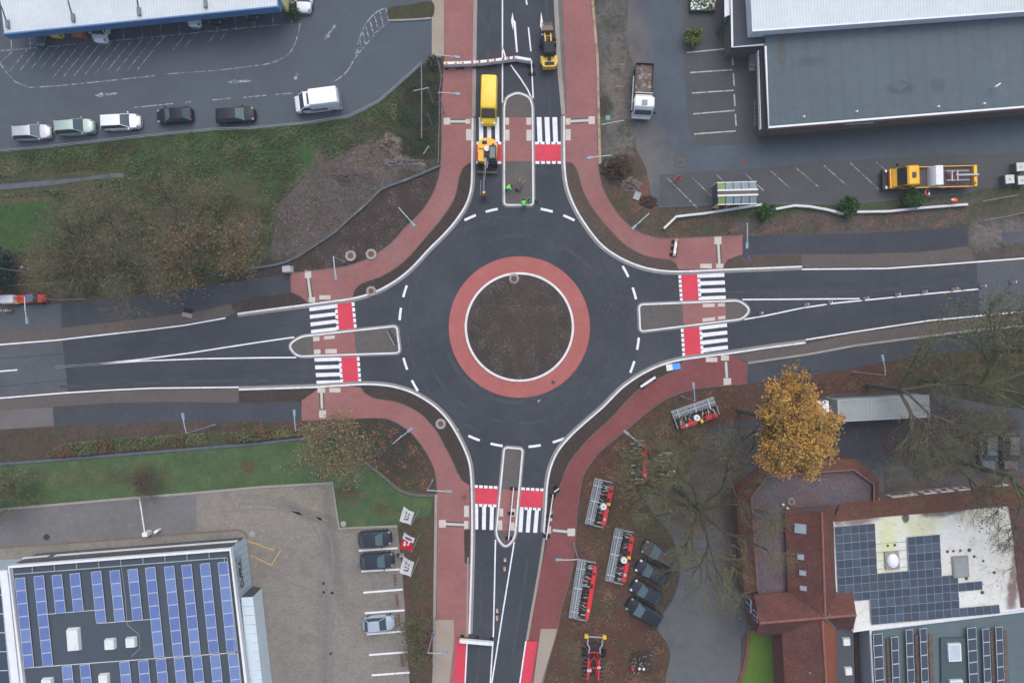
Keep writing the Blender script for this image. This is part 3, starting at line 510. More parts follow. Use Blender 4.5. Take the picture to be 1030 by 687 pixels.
g = MB(); g.sheet(W([(-200, 529), (25, 509.8), (141.8, 499.7), (198, 495.2), (260, 489.6), (334.6, 485.4), (341, 531.4), (399.8, 528.9), (405, 580), (412, 687), (420, 900), (-200, 900)]), .008, m_lot); struct('paved_lot', g, 'car park', 'tan paver lot around the car dealer building')
g = MB(); g.sheet(W([(-200, 533), (0, 513), (25, 511.5), (141.8, 501.8), (197.6, 497.4), (198, 534.5), (110, 541.8), (0, 549.6), (-200, 564)]), .013, m_drive); struct('driveway', g, 'driveway', 'old grey asphalt driveway with barrier across it')
g = MB(); ribbon(g, W([(-200, 529), (25, 509.8), (141.8, 499.7), (198, 495.2), (260, 489.6), (334.6, 485.2), (341.2, 531), (399.8, 528.7)]), -.16, .1, m_kgrey, .1, 0.0); ribbon(g, W([(-200, 566), (0, 550.6), (110, 542.6), (198, 535.4), (240, 532.6), (246, 534.6), (249, 541)]), -.1, .08, mat('rusty_edge', (120, 104, 98), .9, .2, var=[(2, .8, 1.1)]), .08, 0.0); struct('lot_kerb', g, 'kerb', 'pale kerb between dealer lawn and paved lot')
g = MB()
for (a, b) in (((361, 553.6), (400, 551)), ((363.4, 574.5), (402, 572.4)), ((365.4, 595.8), (405, 592.6)), ((367, 616.4), (407, 613.4)), ((369, 637.6), (408, 634.4)), ((371.3, 658.4), (410, 655.4)), ((373.8, 678.8), (412, 676)), ((376, 699.6), (414, 696.6))): line([a, b], .22, m_white, .014)
for pts in ([(249, 544), (259, 547), (267.3, 550.4)], [(252, 558), (262, 563), (273, 568), (282.5, 553)], [(267.3, 550.4), (276, 553)], [(265, 660), (269, 690)]): line(pts, .12, m_yel, .014)
mtm = mat('tyre_marks', (121, 116, 112), .9, .2, var=[(1.5, .95, 1.06), (12, .9, 1.1)], tint=[(1.2, .45, .6, (128, 123, 118), .9)])
for pts in ([(236, 498), (270, 500), (300, 508), (322, 522), (333, 545), (335, 580), (331, 640), (330, 700)], [(240, 506), (272, 508), (298, 515), (314, 528), (324, 550), (326, 585), (323, 640), (320, 700)], [(225, 515), (262, 512), (300, 516), (330, 524)], [(262, 560), (290, 585), (330, 596), (362, 592)]): line(smooth(pts, 5), .26, mtm, .0105)
struct('bay_lines', g, 'road markings', 'white bay lines and worn yellow lines on dealer lot')
# ---- north-east yard
g = MB(); g.sheet(W([(636, -250), (1250, -250), (1250, 170), (1030, 187), (985, 190), (970, 196), (845, 206), (735, 206), (663, 209), (656, 200), (650, 170), (640, 150), (641, 80), (630, 40), (632, 0)]), .010, m_yard); struct('yard', g, 'yard', 'blue grey asphalt yard of the business park')
g = MB(); g.sheet(W([(663.5, 176), (760, 169.5), (830, 163.5), (900, 158.5), (1000, 155), (1250, 140), (1250, 168), (1030, 186), (985, 190), (970, 194), (845, 204), (735, 204), (672, 207), (663.5, 207)]), .015, m_bays)
g.sheet(W([(686, -60), (735, -60), (735, 46), (771, 47), (772, 130), (1060, 108), (1060, 118), (900, 134), (790, 144), (705, 147.5), (697, 143), (692, 130), (688, 60)]), .015, m_bays)
struct('parking_strip', g, 'car park', 'dark brown grey parking strips of the yard')
g = MB()
for (x0, y0, x1, y1) in ((670, 178, 701, 209), (696, 178.5, 716, 198), (721, 176, 733, 188), (749, 174.5, 768, 192), (774, 171, 795, 190), (800, 168.6, 823, 188), (828, 166, 852, 187), (855, 164, 884, 191), (881, 163, 895, 175)): line([(x0, y0), (x1, y1)], .1, m_white_worn, .02)
for (x0, y0, x1, y1) in ((691, 53.4, 734, 49), (694, 73.4, 737, 70.6), (696, 94, 738, 91.2), (697, 115, 739, 111.4), (698, 135.2, 740, 132)): line([(x0, y0), (x1, y1)], .14, m_bayl, .02)
for (x0, y0, x1, y1) in ((736.4, 53, 737, 66.4), (737.6, 74, 738.4, 86.6), (738.4, 95, 739.2, 107), (739.6, 115, 740.4, 127)): line([(x0, y0), (x1, y1)], .17, m_bayl, .02)
for (x0, y0, x1, y1) in ((616, 65, 628, 65), (617, 87, 628, 87)): line([(x0, y0), (x1, y1)], .08, m_white_worn, .012)
struct('yard_lines', g, 'road markings', 'white bay lines on the business park yard')
g = MB(); g.sheet(W([(747.5, 238), (800, 236), (860, 235), (900, 233), (972.5, 228.6), (973.8, 247.6), (922, 253.7), (860, 255.6), (800, 255.6), (746.4, 256.4)]), .008, m_asph); g.sheet(W([(1007, 234), (1200, 222), (1200, 236), (1008, 245)]), .008, m_asph_old); struct('footpath', g, 'footpath', 'fresh black footpath north of the east road')
g = MB(); g.prism(W(smooth([(727, 270.4), (733, 261.8), (742, 257.6), (760, 257)], 4) + [(806, 256.4), (806, 267), (760, 269.2)]), 0, .05, m_bed_ne); g.sheet(W([(806, 256.2), (860, 256), (922, 254.2), (974, 248.6), (982, 262.8), (947, 265.2), (891, 269), (806.6, 269.8)]), .006, m_gravel); struct('verge', g, 'verge', 'grey brown verge north of the east road')
g = MB(); g.sheet(W([(752, 366.4), (812.7, 357.6), (860, 348.9), (977.6, 333.5), (1030, 328.8), (1200, 314), (1200, 330), (1030, 345), (922, 358.4), (860, 370), (820.6, 376.8), (751.6, 386)]), .008, m_fp); struct('footpath', g, 'footpath', 'dark asphalt footpath south of the east road')
g = MB(); g.sheet(W([(735, 357.4), (810, 346), (860, 335.4), (980, 319.6), (1030, 314.8), (1200, 299), (1200, 311), (1030, 326.6), (977.6, 331.4), (860, 346.6), (812.7, 355.2), (752, 364.4)]), .006, m_gravel); struct('verge', g, 'verge', 'leafy brown verge south of the east road')
# ---- south-east yard and lawn
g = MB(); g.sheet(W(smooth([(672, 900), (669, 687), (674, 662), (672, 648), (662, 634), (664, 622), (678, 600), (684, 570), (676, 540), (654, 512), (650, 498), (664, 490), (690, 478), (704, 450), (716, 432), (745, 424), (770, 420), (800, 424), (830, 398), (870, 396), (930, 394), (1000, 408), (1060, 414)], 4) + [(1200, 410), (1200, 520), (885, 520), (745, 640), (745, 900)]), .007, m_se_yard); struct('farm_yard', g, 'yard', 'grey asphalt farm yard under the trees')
g = MB(); g.sheet(W([(752, 634), (790, 636), (792, 900), (735, 900), (745, 687), (752, 660)]), .012, m_lawn_bright); struct('lawn', g, 'lawn', 'small bright green lawn by the brick building')
g = MB(); ribbon(g, W(smooth([(742, 720), (743, 687), (749, 668), (752.6, 645), (752, 632)], 4)), -.2, .2, mat('brick_edge', (112, 74, 70), .9, .2, var=[(2, .8, 1.15)]), .1, 0.0); struct('lawn_edging', g, 'edging', 'brick edging between farm yard and bright lawn')
# planter beds in the car park and yard
g = MB(); g.prism(W(smooth([(391, 20), (391, 9), (410, 6), (430, 2), (436, 4), (437, 12), (434, 18), (418, 19.5), (391, 21)], 3)), 0, .12, mat('planter_soil', (74, 68, 54), .95, .1, var=[(2, .8, 1.2), (9, .75, 1.2)], tint=[(.5, .45, .6, (62, 72, 48), .8), (.9, .6, .7, (92, 62, 62), .6)], bump=.6)); ribbon(g, W([(391, 21.4), (418, 20.4), (434, 19)]), -.1, .1, m_kgrey, .14, 0.0); struct('planter_bed', g, 'planting bed', 'low planted strip at car park exit')

def mound(xy, rx, ry, h, m, label, seed):
    rnd = random.Random(seed); g = MB(); o = G(*xy); n = 22; rings = []; ph = [rnd.uniform(.8, 1.2) for i in range(n)]
    for j in range(7):
        k = 1 - j / 7; rings.append([(o.x + rx * k * ph[i] * rnd.uniform(.85, 1.15) * math.cos(2 * math.pi * i / n), o.y + ry * k * ph[i] * rnd.uniform(.85, 1.15) * math.sin(2 * math.pi * i / n), h * (1 - k ** 2) * rnd.uniform(.6, 1.3) - .02) for i in range(n)])
    g.loft(rings, m); tag(g.build('soil_heap'), label, 'soil heap', kind='structure')
m_h1 = mat('heap_tan', (112, 100, 92), .98, .05, var=[(1, .85, 1.15), (4, .8, 1.2), (11, .75, 1.25)], bump=.8); m_h2 = mat('heap_dark', (68, 56, 50), .98, .05, var=[(1, .85, 1.2), (4, .75, 1.25), (11, .7, 1.3)], speck=[(2.4, .2, (110, 88, 74), .7)], bump=.8); m_h3 = mat('rubble_grey', (110, 104, 101), .95, .1, var=[(1.5, .75, 1.2), (6, .7, 1.25)], bump=.8)
mound((392, 147), 1.5, 1.7, .7, m_h1, 'tan soil heap at top of the muddy slope', 1); mound((404, 163), 2.2, .8, .4, m_h3, 'grey rubble heap by the dark green plot', 2); mound((417, 168), 1.6, .6, .35, m_h3, 'grey rubble heap by the stone edging', 3); mound((352, 178), 2.6, 1.0, .3, mat('heap_mud', (84, 78, 77), .98, .05, var=[(1, .8, 1.2), (5, .8, 1.2)], bump=.8), 'low muddy ridge on the bare slope', 4)
mound((619, 171), 1.7, 1.5, .9, m_h2, 'dark brown soil heap beside the north east path', 5); mound((634, 186), 1.2, .9, .5, m_h1, 'small tan soil heap by the yard edge', 6); mound((652, 203), 1.3, .8, .35, m_h2, 'low leafy soil heap by the yard corner', 7)

g = MB(); m_pe = mat('path_edging', (112, 101, 97), .9, .15, var=[(.8, .8, 1.12), (5, .8, 1.15)])
for pts, s_ in ((smooth(o_nw[3:], 5), 1), (smooth(b_nw[:-1], 5), 1), (smooth(o_ne, 5), -1), (smooth(b_ne[:-1], 5), -1), (smooth(o_sw[:8], 5), 1), (smooth(b_sw[:-1], 5), 1), (smooth(o_se[:-1], 4), 1), (smooth(b_se[:-2], 5), 1)): ribbon(g, W(pts), -.05, .05, m_pe, .085, .0)
struct('path_edging', g, 'edging', 'thin grey edging stones along the red paths')
# ================================================================== BUILDINGS
m_metal = paint('galvanised_steel', (168, 174, 178), .45, .5, .3); m_dkmetal = paint('dark_steel', (52, 54, 58), .5, .5, .2)
m_glass = paint('window_glass', (58, 72, 84), .12, .6); m_wht = paint('white_panel', (226, 228, 230), .5, .4); m_black = paint('black_rubber', (34, 35, 37), .8, .2)
m_redm = paint('red_enamel', (204, 44, 50), .45, .5); m_plast_y = paint('yellow_plastic', (226, 182, 52), .45, .4)
def flat(mb, pts, m):           # a roof or wall face through surveyed points (x, y, height)
    vs = [P(*p) for p in pts]; nrm = (vs[1] - vs[0]).cross(vs[2] - vs[0])
    if nrm.z < 0: vs.reverse()
    mb.add(vs, [list(range(len(vs)))], m); return mb
def wxy(pts, h): return [tuple(P(a, b, h)[:2]) for a, b in pts]
def box_part(name, parent, c, d, m, rz=0.0, top=1.0): return MB().box(c, d, m, rz, top).build(name, parent)
PI = math.pi
m_roof_w = mat('white_ribbed_roof', (206, 214, 217), .6, .3, var=[(.25, .93, 1.05), (1.6, .95, 1.04)], ribs=(.95, R(-5), .16), tint=[(.4, .56, .75, (196, 200, 194), .5)])
m_blue = mat('blue_fascia', (78, 122, 170), .5, .4, var=[(.5, .9, 1.08)])
m_cladding = mat('grey_cladding', (120, 124, 128), .7, .3, var=[(.4, .94, 1.06)], ribs=(1.2, 0, .2))
# ---- supermarket, north-west
b = thing('supermarket_building', 'long low building with white ribbed roof and blue edge over the parked cars', 'building', P(140, 10, 0))
bo = b.location.copy()
def child(mb, name, par, **k):  # geometry is written in plan coordinates, the part sits at its thing's base
    o = mb.build(name, par, **k); o.location = -Vector(par.location if par.parent is None else (0, 0, 0)) if par.parent is None else Vector(); return o
g = MB(); flat(g, [(4.5, 33.6, 4.1), (279, 6, 4.1), (268, -160, 5.4), (-16, -125, 5.4)], m_roof_w); child(g, 'roof', b)
g = MB(); A, B_, C_, D_ = P(4.5, 34, 4.1), P(279.2, 6.2, 4.1), P(268, -160, 5.4), P(-16, -125, 5.4)
pts = [tuple(p[:2]) for p in (D_, A, B_, C_)]
for z0, z1, m in ((3.0, 4.16, m_blue),): ribbon(g, pts, -.18, .0, m, z1, z0)
child(g, 'fascia', b)
g = MB(); d = Vector((A.y - B_.y, B_.x - A.x)).normalized(); w0 = [A.xy + d * 6.4 + (B_ - A).xy.normalized() * .6, B_.xy + d * 6.4 - (B_ - A).xy.normalized() * .5, C_.xy, D_.xy]
g.prism([tuple(p) for p in w0], 0, 3.9, m_cladding); child(g, 'wall', b)
g = MB(); g.sheet([tuple(A.xy + d * .02), tuple(B_.xy + d * .02), tuple(B_.xy + d * 6.4), tuple(A.xy + d * 6.4)], 3.02, m_cladding); child(g, 'canopy_soffit', b)
for i in range(7):
    p = A.xy.lerp(B_.xy, .03 + .94 * i / 6) + d * 4.6; g = MB(); g.cyl((p.x, p.y, 0), (p.x, p.y, 3.0), .11, .11, m_metal, 8); child(g, 'post', b)
for (x0, y0, x1, y1) in ((0, 2.5, 7.6, 26), (67.6, -2, 73.4, 19.5), (136.6, -8, 139.8, 13.4), (203.6, -14, 206.6, 5.6)):
    g = MB(); a, c = P(x0, y0, 4.3), P(x1, y1, 4.3); g.tube([a, c], .07, m_dkmetal, 5); g.box(P(x1, y1 - 1.5, 4.32), (.36, .85, .26), paint('vent_grey', (112, 118, 124)), R(4)); child(g, 'roof_conduit', b)
# ---- business hall, north-east
m_grey_roof = mat('grey_felt_roof', (88, 100, 107), .8, .3, var=[(.15, .93, 1.07), (1.2, .95, 1.05), (8, .93, 1.07)], ribs=(.17, R(-4), .1), tint=[(.3, .5, .68, (80, 95, 100), .6), (.5, .55, .66, (98, 108, 113), .5), (.9, .6, .72, (92, 92, 94), .5)],
    patches=[(887, 100, 11, 6, 0, (66, 72, 76), .65, .35), (923, 98, 7, 6, 0, (76, 80, 82), .5, .4), (790, 36, 34, 6, -5, (84, 80, 82), .6, .5), (800, 76, 18, 5, 0, (74, 78, 82), .5, .5), (773, 68, 4, 20, 0, (88, 76, 72), .6, .5), (867, 38, 24, 7, 0, (72, 80, 86), .5, .5)])
m_dkbrick = mat('dark_brick', (112, 103, 97), .9, .2, var=[(.6, .9, 1.1), (8, .9, 1.1)])
m_green = paint('dark_green_metal', (32, 84, 74), .5, .4)
b = thing('business_hall', 'large grey flat roofed hall with white ribbed upper roof beside the bays', 'building', P(880, 60, 0))
fl = [(773.4, 128.2), (770.2, 46.5), (768, 26), (1250, -12), (1250, 91.5), (1030, 107.6)]
g = MB(); g.sheet(wxy(fl, 3.9), 3.9, m_grey_roof); child(g, 'flat_roof', b)
fw = wxy(fl, 4.1); wl = wxy([(775, 127), (771.6, 46.5), (769.4, 26), (1249, -12), (1249, 90), (1030, 106)], 4.1)
g = MB(); g.prism(wl, 0, 3.85, m_dkbrick); child(g, 'wall', b)
g = MB(); ribbon(g, [fw[4], fw[5], fw[0], fw[1]], -.1, .12, m_wht, 4.12, 3.9); child(g, 'parapet_cap', b)
g = MB(); ribbon(g, [fw[4], fw[5], fw[0], fw[1]], -.26, -.1, m_green, 3.95, 3.5); child(g, 'gutter', b)
g = MB(); ribbon(g, [tuple(P(1030, 106.6, 4)[:2]), tuple(P(774.8, 127, 4)[:2])], .1, .42, mat('red_felt_edge', (104, 66, 66), .9, .1, var=[(1, .8, 1.1)]), 3.93, 3.9); child(g, 'roof_edge_strip', b)
g = MB(); a = Vector(fw[0]); c = Vector(fw[1]); wdir = (c - a).normalized(); out = Vector((-1, .02))
for i in range(26):                     # lattice of the west stair screen
    p = a + wdir * (.5 + i * .34); g.box((p.x - .42, p.y, 3.35), (.07, .12, .75), m_dkmetal)
g.box(((a + c) / 2 + out * .5).to_3d() + Vector((0, 0, 2.9)), (.1, (c - a).length - .2, .5), m_wht, R(1.8)); child(g, 'screen', b)
g = MB(); flat(g, [(757, 31.4, 5.4), (1250, -4.5, 5.4), (1250, -160, 6.6), (747, -130, 6.6)], m_roof_w); child(g, 'upper_roof', b)
uw = wxy([(758, 30.6), (1249, -5), (1249, -160), (748, -130)], 5.4); g = MB(); g.prism(uw, 3.5, 5.3, m_wht); child(g, 'upper_wall', b)
g = MB(); ribbon(g, wxy([(747, -130), (756.8, 31.6), (1250, -4.3)], 5.4), -.08, .1, m_wht, 5.46, 5.2); child(g, 'eave', b)
pr = [(733.6, -60), (735.6, 48.4), (770.4, 46.2), (768.4, 31), (756, 31), (752, -60)]
g = MB(); g.prism(wxy(pr, 3.4), 2.9, 3.4, mat('porch_felt', (80, 84, 92), .85, .25, var=[(.5, .9, 1.1)], tint=[(.5, .52, .64, (112, 74, 76), .8)]), m_green); ribbon(g, wxy([(733.6, -60), (735.6, 48.4), (770.4, 46.2)], 3.4), -.02, .2, m_wht, 3.52, 3.405); child(g, 'porch_roof', b)
g = MB(); g.prism(wxy([(737, -40), (738, 47), (768, 45), (766, -40)], 3.4), 0, 2.9, m_dkbrick); child(g, 'porch_wall', b)
g = MB()
for i in range(6): g.box(P(758.5, 52.5 + i * 3.6, 0) + Vector((0, 0, .22 * (6 - i) / 2)), (1.3, .38, .22 * (6 - i)), m_metal)
for i in range(7): g.tube([P(759, 101 + i * 4, .1), P(763.6, 101 + i * 4, .1)], .035, m_metal, 4)
g.tube([P(759, 101, .1), P(759, 127, .1)], .035, m_metal, 4); child(g, 'outside_stair', b)
g = MB(); flat(g, [(851.6, 121.6, 3.4), (881.8, 119.4, 3.4), (878, 124.6, 2.7), (849.4, 126, 2.7)], paint('mint_canopy', (140, 184, 176))); child(g, 'door_canopy', b)
for (x, y) in ((808, 118), (861, 113), (943, 108), (989, 105)):
    g = MB(); p = P(x, y, 3.9); g.cyl(p, p + Vector((0, 0, .3)), .14, .1, m_wht, 8); child(g, 'roof_vent', b)
g = MB(); p = P(996, 90, 3.9); g.cyl(p, p + Vector((0, 0, 1.2)), .05, .04, m_metal, 6); g.box(p + Vector((0, 0, 1.1)), (.7, .12, .3), m_wht, .6); child(g, 'roof_antenna', b)
sg = thing('awning_frame', 'white awning on green steel frame by the hall entrance', 'awning', P(731, 10, 0))
g = MB(); flat(g, [(728.4, -14, 3.0), (734.6, -14, 3.2), (734.8, 15, 3.2), (728.8, 17.6, 3.0)], m_wht); child(g, 'canvas', sg)
g = MB(); g.tube([P(735, 12, 3.1), P(731, 22, 2.4), P(722, 34, .2)], .12, m_green, 6); g.tube([P(728.6, 18, 3), P(724, 26, 1.4), P(720, 33, .1)], .08, m_green, 6); g.tube([P(735, 12, 3.1), P(735.4, 13, 0)], .07, m_green, 6); child(g, 'frame', sg)
# ---- car dealer, south-west
m_dark_roof = mat('dark_membrane_roof', (66, 77, 88), .7, .35, var=[(.3, .92, 1.08), (3, .94, 1.06), (10, .93, 1.07)], tint=[(.6, .55, .7, (58, 66, 76), .5)])
m_pan_b = paint('blue_solar_cell', (104, 124, 182), .3, .5); m_frame = paint('panel_frame', (206, 210, 214), .5, .4)
m_fac = mat('pale_blue_facade', (178, 198, 208), .55, .4, var=[(.4, .95, 1.04)], ribs=(.55, R(40), .25))
b = thing('dealer_building', 'flat roofed dealer building with blue solar panels and pale blue facade', 'building', P(120, 640, 0)); HR = 4.7
rf = [(8.6, 570), (231.5, 552.5), (247.5, 687), (263, 830), (42, 830), (22, 687)]; rw = wxy(rf, HR)
g = MB(); g.sheet(wxy([(10, 571), (230.5, 554), (246, 687), (262, 829), (42, 829), (22, 687)], HR), 4.3, m_dark_roof); child(g, 'roof', b)
g = MB(); ribbon(g, [rw[4], rw[5], rw[0], rw[1], rw[2], rw[3]], -.16, .12, m_wht, HR + .02, 4.1); child(g, 'parapet', b)
wi = offset([rw[0], rw[1], rw[2], rw[3], rw[4]], -.12)
g = MB(); g.prism(wi, 0, 4.28, m_fac); child(g, 'wall', b)
NW_, NE_ = Vector(rw[0]), Vector(rw[1]); nd = (NE_ - NW_).normalized(); nn = Vector((-nd.y, nd.x))
def on_north(u0, u1, z0, z1, m, dp): 
    c = NW_.lerp(NE_, (u0 + u1) / 2) + nn * dp; return (c.x, c.y, (z0 + z1) / 2), ((NE_ - NW_).length * (u1 - u0), .08, z1 - z0), m, math.atan2(nd.y, nd.x)
g = MB(); g.box(*on_north(.0, .985, 2.3, 3.5, mat('facade_glass', (66, 78, 88), .15, .6, var=[(.5, .9, 1.1)]), .06)); child(g, 'window_band', b)
g = MB(); g.box(*on_north(.13, .985, 1.5, 1.95, m_wht, .1)); g.box(*on_north(-.02, .1, 1.5, 1.95, m_wht, .1)); child(g, 'sill_band', b)
g = MB(); g.box(*on_north(.0, .985, .25, 1.3, m_glass, .06)); child(g, 'window_band', b)
g = MB()
for i in range(11):
    c = NW_.lerp(NE_, i / 10) - nn * .55; g.box((c.x, c.y, 4.48), (.07, .8, .1), m_metal, math.atan2(nd.y, nd.x))
c = NW_.lerp(NE_, .5) - nn * .9; g.box((c.x, c.y, 4.55), ((NE_ - NW_).length - 1, .1, .1), m_metal, math.atan2(nd.y, nd.x)); child(g, 'safety_rail', b)
g = MB(); a, c = Vector(rw[1]), Vector(rw[3]); ed = (c - a).normalized()
for k in (.5, .85): 
    q = (a + c) / 2 + Vector((-k, 0)); g.box((q.x, q.y, 4.5), (.07, (c - a).length - 2, .07), m_metal, math.atan2(ed.y, ed.x) + PI / 2)
child(g, 'safety_rail', b)
f = bpy.data.curves.new('lettering', 'FONT'); f.body = 'CUPRA'; f.size = 1.05; f.extrude = .04; f.space_character = .92; f.materials.append(m_dkmetal)
tmp = bpy.data.objects.new('tmp', f); COL.objects.link(tmp); bpy.context.view_layer.update()
fm = bpy.data.meshes.new_from_object(tmp.evaluated_get(bpy.context.evaluated_depsgraph_get())); bpy.data.objects.remove(tmp)
ft = bpy.data.objects.new('lettering', fm); COL.objects.link(ft); ft.parent = b
tp = P(240.2, 591.5, 3.0); up = Vector((0, 0, 1)); td = Vector((-ed.x, -ed.y, 0)); tn = td.cross(up)
base = Vector(rw[1]).to_3d() + ed.to_3d() * ((Vector((0, tp.y)) - Vector((0, rw[1][1]))).length) + tn * .2; base.z = 2.75
ft.matrix_local = Matrix.Translation(base - b.location) @ Matrix((td, up, tn)).transposed().to_4x4()
f2 = MB(); q = base + td * 3.3 + up * .4; f2.box(q, (.06, .62, .9), paint('badge_grey', (140, 154, 164)), math.atan2(ed.y, ed.x) + PI / 2); child(f2, 'badge', b)
m_trans = mat('translucent_tiles', (206, 222, 230), .35, .4, var=[(.5, .95, 1.04)])
g = MB(); a0 = P(242.4, 600.5, 3.5); a1 = P(264, 830, 3.5); o0 = P(254.2, 600, 2.7); o1 = P(280, 830, 2.7); g.add([a0, o0, o1, a1], [(0, 1, 2, 3)], m_trans)
g.add([o0, Vector((o0.x, o0.y, 0)), Vector((o1.x, o1.y, 0)), o1], [(0, 1, 2, 3)], m_trans); g.add([a0, Vector((a0.x, a0.y, 0)), Vector((o0.x, o0.y, 0)), o0], [(0, 1, 2, 3)], m_glass)
for i in range(26):
    t = i / 25; g.tube([a0.lerp(a1, t) + up * .02, o0.lerp(o1, t) + up * .02], .025, m_metal, 4)
child(g, 'lean_to_glazing', b)
def panel_mesh(w, l, m, nx=1, ny=1, t=.05):
    g = MB(); g.box((0, 0, t / 2), (w, l, t), m_frame)
    for i in range(nx):
        for j in range(ny):
            g.box((-w / 2 + w * (i + .5) / nx, -l / 2 + l * (j + .5) / ny, t), (w / nx - .07, l / ny - .07, .012), m)
    return g.mesh('solar_panel')
pms = [panel_mesh(1.07, 1.4, paint('blue_solar_cell_%s' % nm, c, .3, .5)) for nm, c in (('mid', (100, 122, 172)), ('pale', (108, 130, 178)), ('deep', (94, 115, 168)))]; pm = pms; a_col = math.atan2(-12.9, 1.34) + PI / 2
def solar_row(par, x, y, n, mesh, dx, dy, z, rot, tilt=0.0, w=1.0):
    r = MB(); p0, p1 = P(x, y, z), P(x + dx * n, y + dy * n, z)
    for s in (-.3, .3): r.tube([p0 + Vector((s * w, 0, -.14)), p1 + Vector((s * w, 0, -.14))], .03, m_metal, 4)
    ro = child(r, 'solar_row', par)
    for k in range(n):
        c = P(x + dx * (k + .5), y + dy * (k + .5), z); o = bpy.data.objects.new('solar_panel', random.choice(mesh) if isinstance(mesh, list) else mesh); COL.objects.link(o); o.parent = ro
        o.location = c; o.rotation_euler = (0, tilt, rot)
tops = [(15.2, 580.8), (34.2, 578.8), (52.4, 577.8), (70.4, 576.3), (91.9, 574.3), (110.6, 573.3), (128.6, 572), (146.3, 570.2), (165.3, 569.2), (182.8, 567.7), (201.3, 566.2), (219.2, 564.9)]
for (x, y), n in zip(tops, (7, 7, 3, 3, 4, 4, 4, 7, 7, 7, 7, 7)): solar_row(b, x + 4.8, y, n, pm, 1.34, 12.9, 4.5, a_col, R(4))
for (x, y) in ((62.5, 669.5), (80.5, 668), (120.3, 665), (139.2, 664), (157, 662.4), (175.2, 661), (193, 659.6), (211.4, 658.4), (229.4, 657)): solar_row(b, x + 4.8, y, 4, pm, 1.34, 12.9, 4.5, a_col, R(4))
for (x0, y0, x1, y1) in ((67.4, 631.6, 80, 655), (105.2, 642.4, 115.8, 653.2), (126.4, 641, 136.6, 651), (42, 682, 53, 700), (99.4, 677.6, 109.4, 694)):
    g = MB(); p, q = P(x0, y0, 4.6), P(x1, y1, 4.6); g.box((p + q) / 2 - up * .1, (q.x - p.x, p.y - q.y, .5), paint('skylight_white', (220, 224, 222), .4), R(4), .88); child(g, 'skylight', b)
g = MB(); g.tube([P(24, 671.6, 4.36), P(237, 656, 4.36)], .05, m_frame, 4); g.tube([P(46, 617.6, 4.36), P(96, 613.4, 4.36)], .04, m_frame, 4); g.tube([P(98, 626.8, 4.36), P(152, 622.6, 4.36)], .04, m_frame, 4)
g.tube([P(122, 570, 4.36), P(126, 600, 4.36), P(128, 628, 4.36), P(140, 638, 4.36), P(141, 652, 4.36), P(132, 660, 4.36)], .03, m_metal, 4); child(g, 'roof_cable', b)
b = thing('showroom_wing', 'white edged glass roofed wing at the dealer building end', 'building', P(-40, 640, 0))
wr = wxy([(-150, 585), (-4, 574), (8.4, 573), (20.6, 687), (36, 830), (-120, 830)], 4.4)
g = MB(); g.prism(wr, 0, 4.2, m_fac); child(g, 'wall', b)
g = MB(); ribbon(g, [wr[0], wr[1], wr[2], wr[3], wr[4]], -.95, -.1, m_wht, 4.46, 4.22); child(g, 'roof_edge', b)
g = MB(); g.sheet(wxy([(-150, 594), (-8, 584), (0, 590), (9, 687), (24, 830), (-120, 830)], 4.3), 4.24, m_glass)
for i in range(12): g.tube([P(-120, 600 + i * 19, 4.27), P(3 + i * 1.4, 598 + i * 19, 4.27)], .04, m_frame, 4)
child(g, 'glass_roof', b)
# ---- brick house group, south-east
m_tile = mat('red_roof_tiles', (102, 67, 62), .9, .2, var=[(.5, .84, 1.16), (3, .8, 1.2), (9, .74, 1.26)], tint=[(.5, .5, .66, (110, 68, 58), .6), (1.2, .58, .7, (84, 66, 62), .5)], speck=[(3.6, .14, (128, 70, 52), .5), (5, .12, (70, 58, 54), .5)], brick=(3.2, R(-4), .012, .74), bump=.4)
m_tile_or = mat('orange_roof_tiles', (134, 78, 58), .9, .2, var=[(.5, .92, 1.08), (4, .9, 1.1)], brick=(3.2, R(-4), .012, .7), bump=.4)
m_tile_moss = mat('mossy_roof_tiles', (100, 68, 58), .9, .2, var=[(.5, .84, 1.16), (3, .8, 1.2), (9, .74, 1.26)], tint=[(.4, .5, .64, (84, 74, 54), .6), (.8, .55, .68, (114, 68, 54), .5)], brick=(3.2, R(-4), .012, .74), bump=.4)
m_ridge = mat('ridge_tiles', (140, 96, 84), .9, .2, var=[(2, .8, 1.15)]); m_lead = mat('lead_valley', (112, 116, 124), .6, .4)
m_brick = mat('red_brick_wall', (118, 76, 70), .9, .2, var=[(.6, .9, 1.1), (9, .88, 1.12)], brick=(4, 0, .02, .8)); m_slate = mat('slate_cladding', (126, 122, 126), .8, .3, var=[(1, .9, 1.1)])
m_flat_wet = mat('wet_leafy_flat_roof', (96, 82, 86), .7, .25, var=[(.4, .82, 1.16), (3, .8, 1.2), (9, .72, 1.28)], tint=[(.35, .48, .62, (78, 82, 92), .8), (1.5, .6, .7, (112, 76, 66), .5)], speck=[(4.5, .14, (128, 92, 74), .5)])
b = thing('brick_house', 'red tiled brick house with cross gables and tiled extension round its west side', 'house', P(830, 600, 0)); EV, RG = 3.8, 6.0
g = MB(); flat(g, [(789.3, 511.5, EV), (826.5, 515, RG), (830.2, 620.5, RG), (792.8, 600, EV)], m_tile); flat(g, [(826.5, 515, RG), (839.6, 507, EV), (843.4, 620, EV), (830.2, 620.5, RG)], m_tile); child(g, 'north_roof', b)
g = MB(); flat(g, [(758.6, 598.4, EV), (763.6, 626.6, RG), (861.5, 618.4, RG), (857, 590, EV)], m_tile); flat(g, [(763.6, 626.6, RG), (760.5, 639.4, EV), (858.5, 631.6, EV), (861.5, 618.4, RG)], m_tile); child(g, 'gable_roof', b)
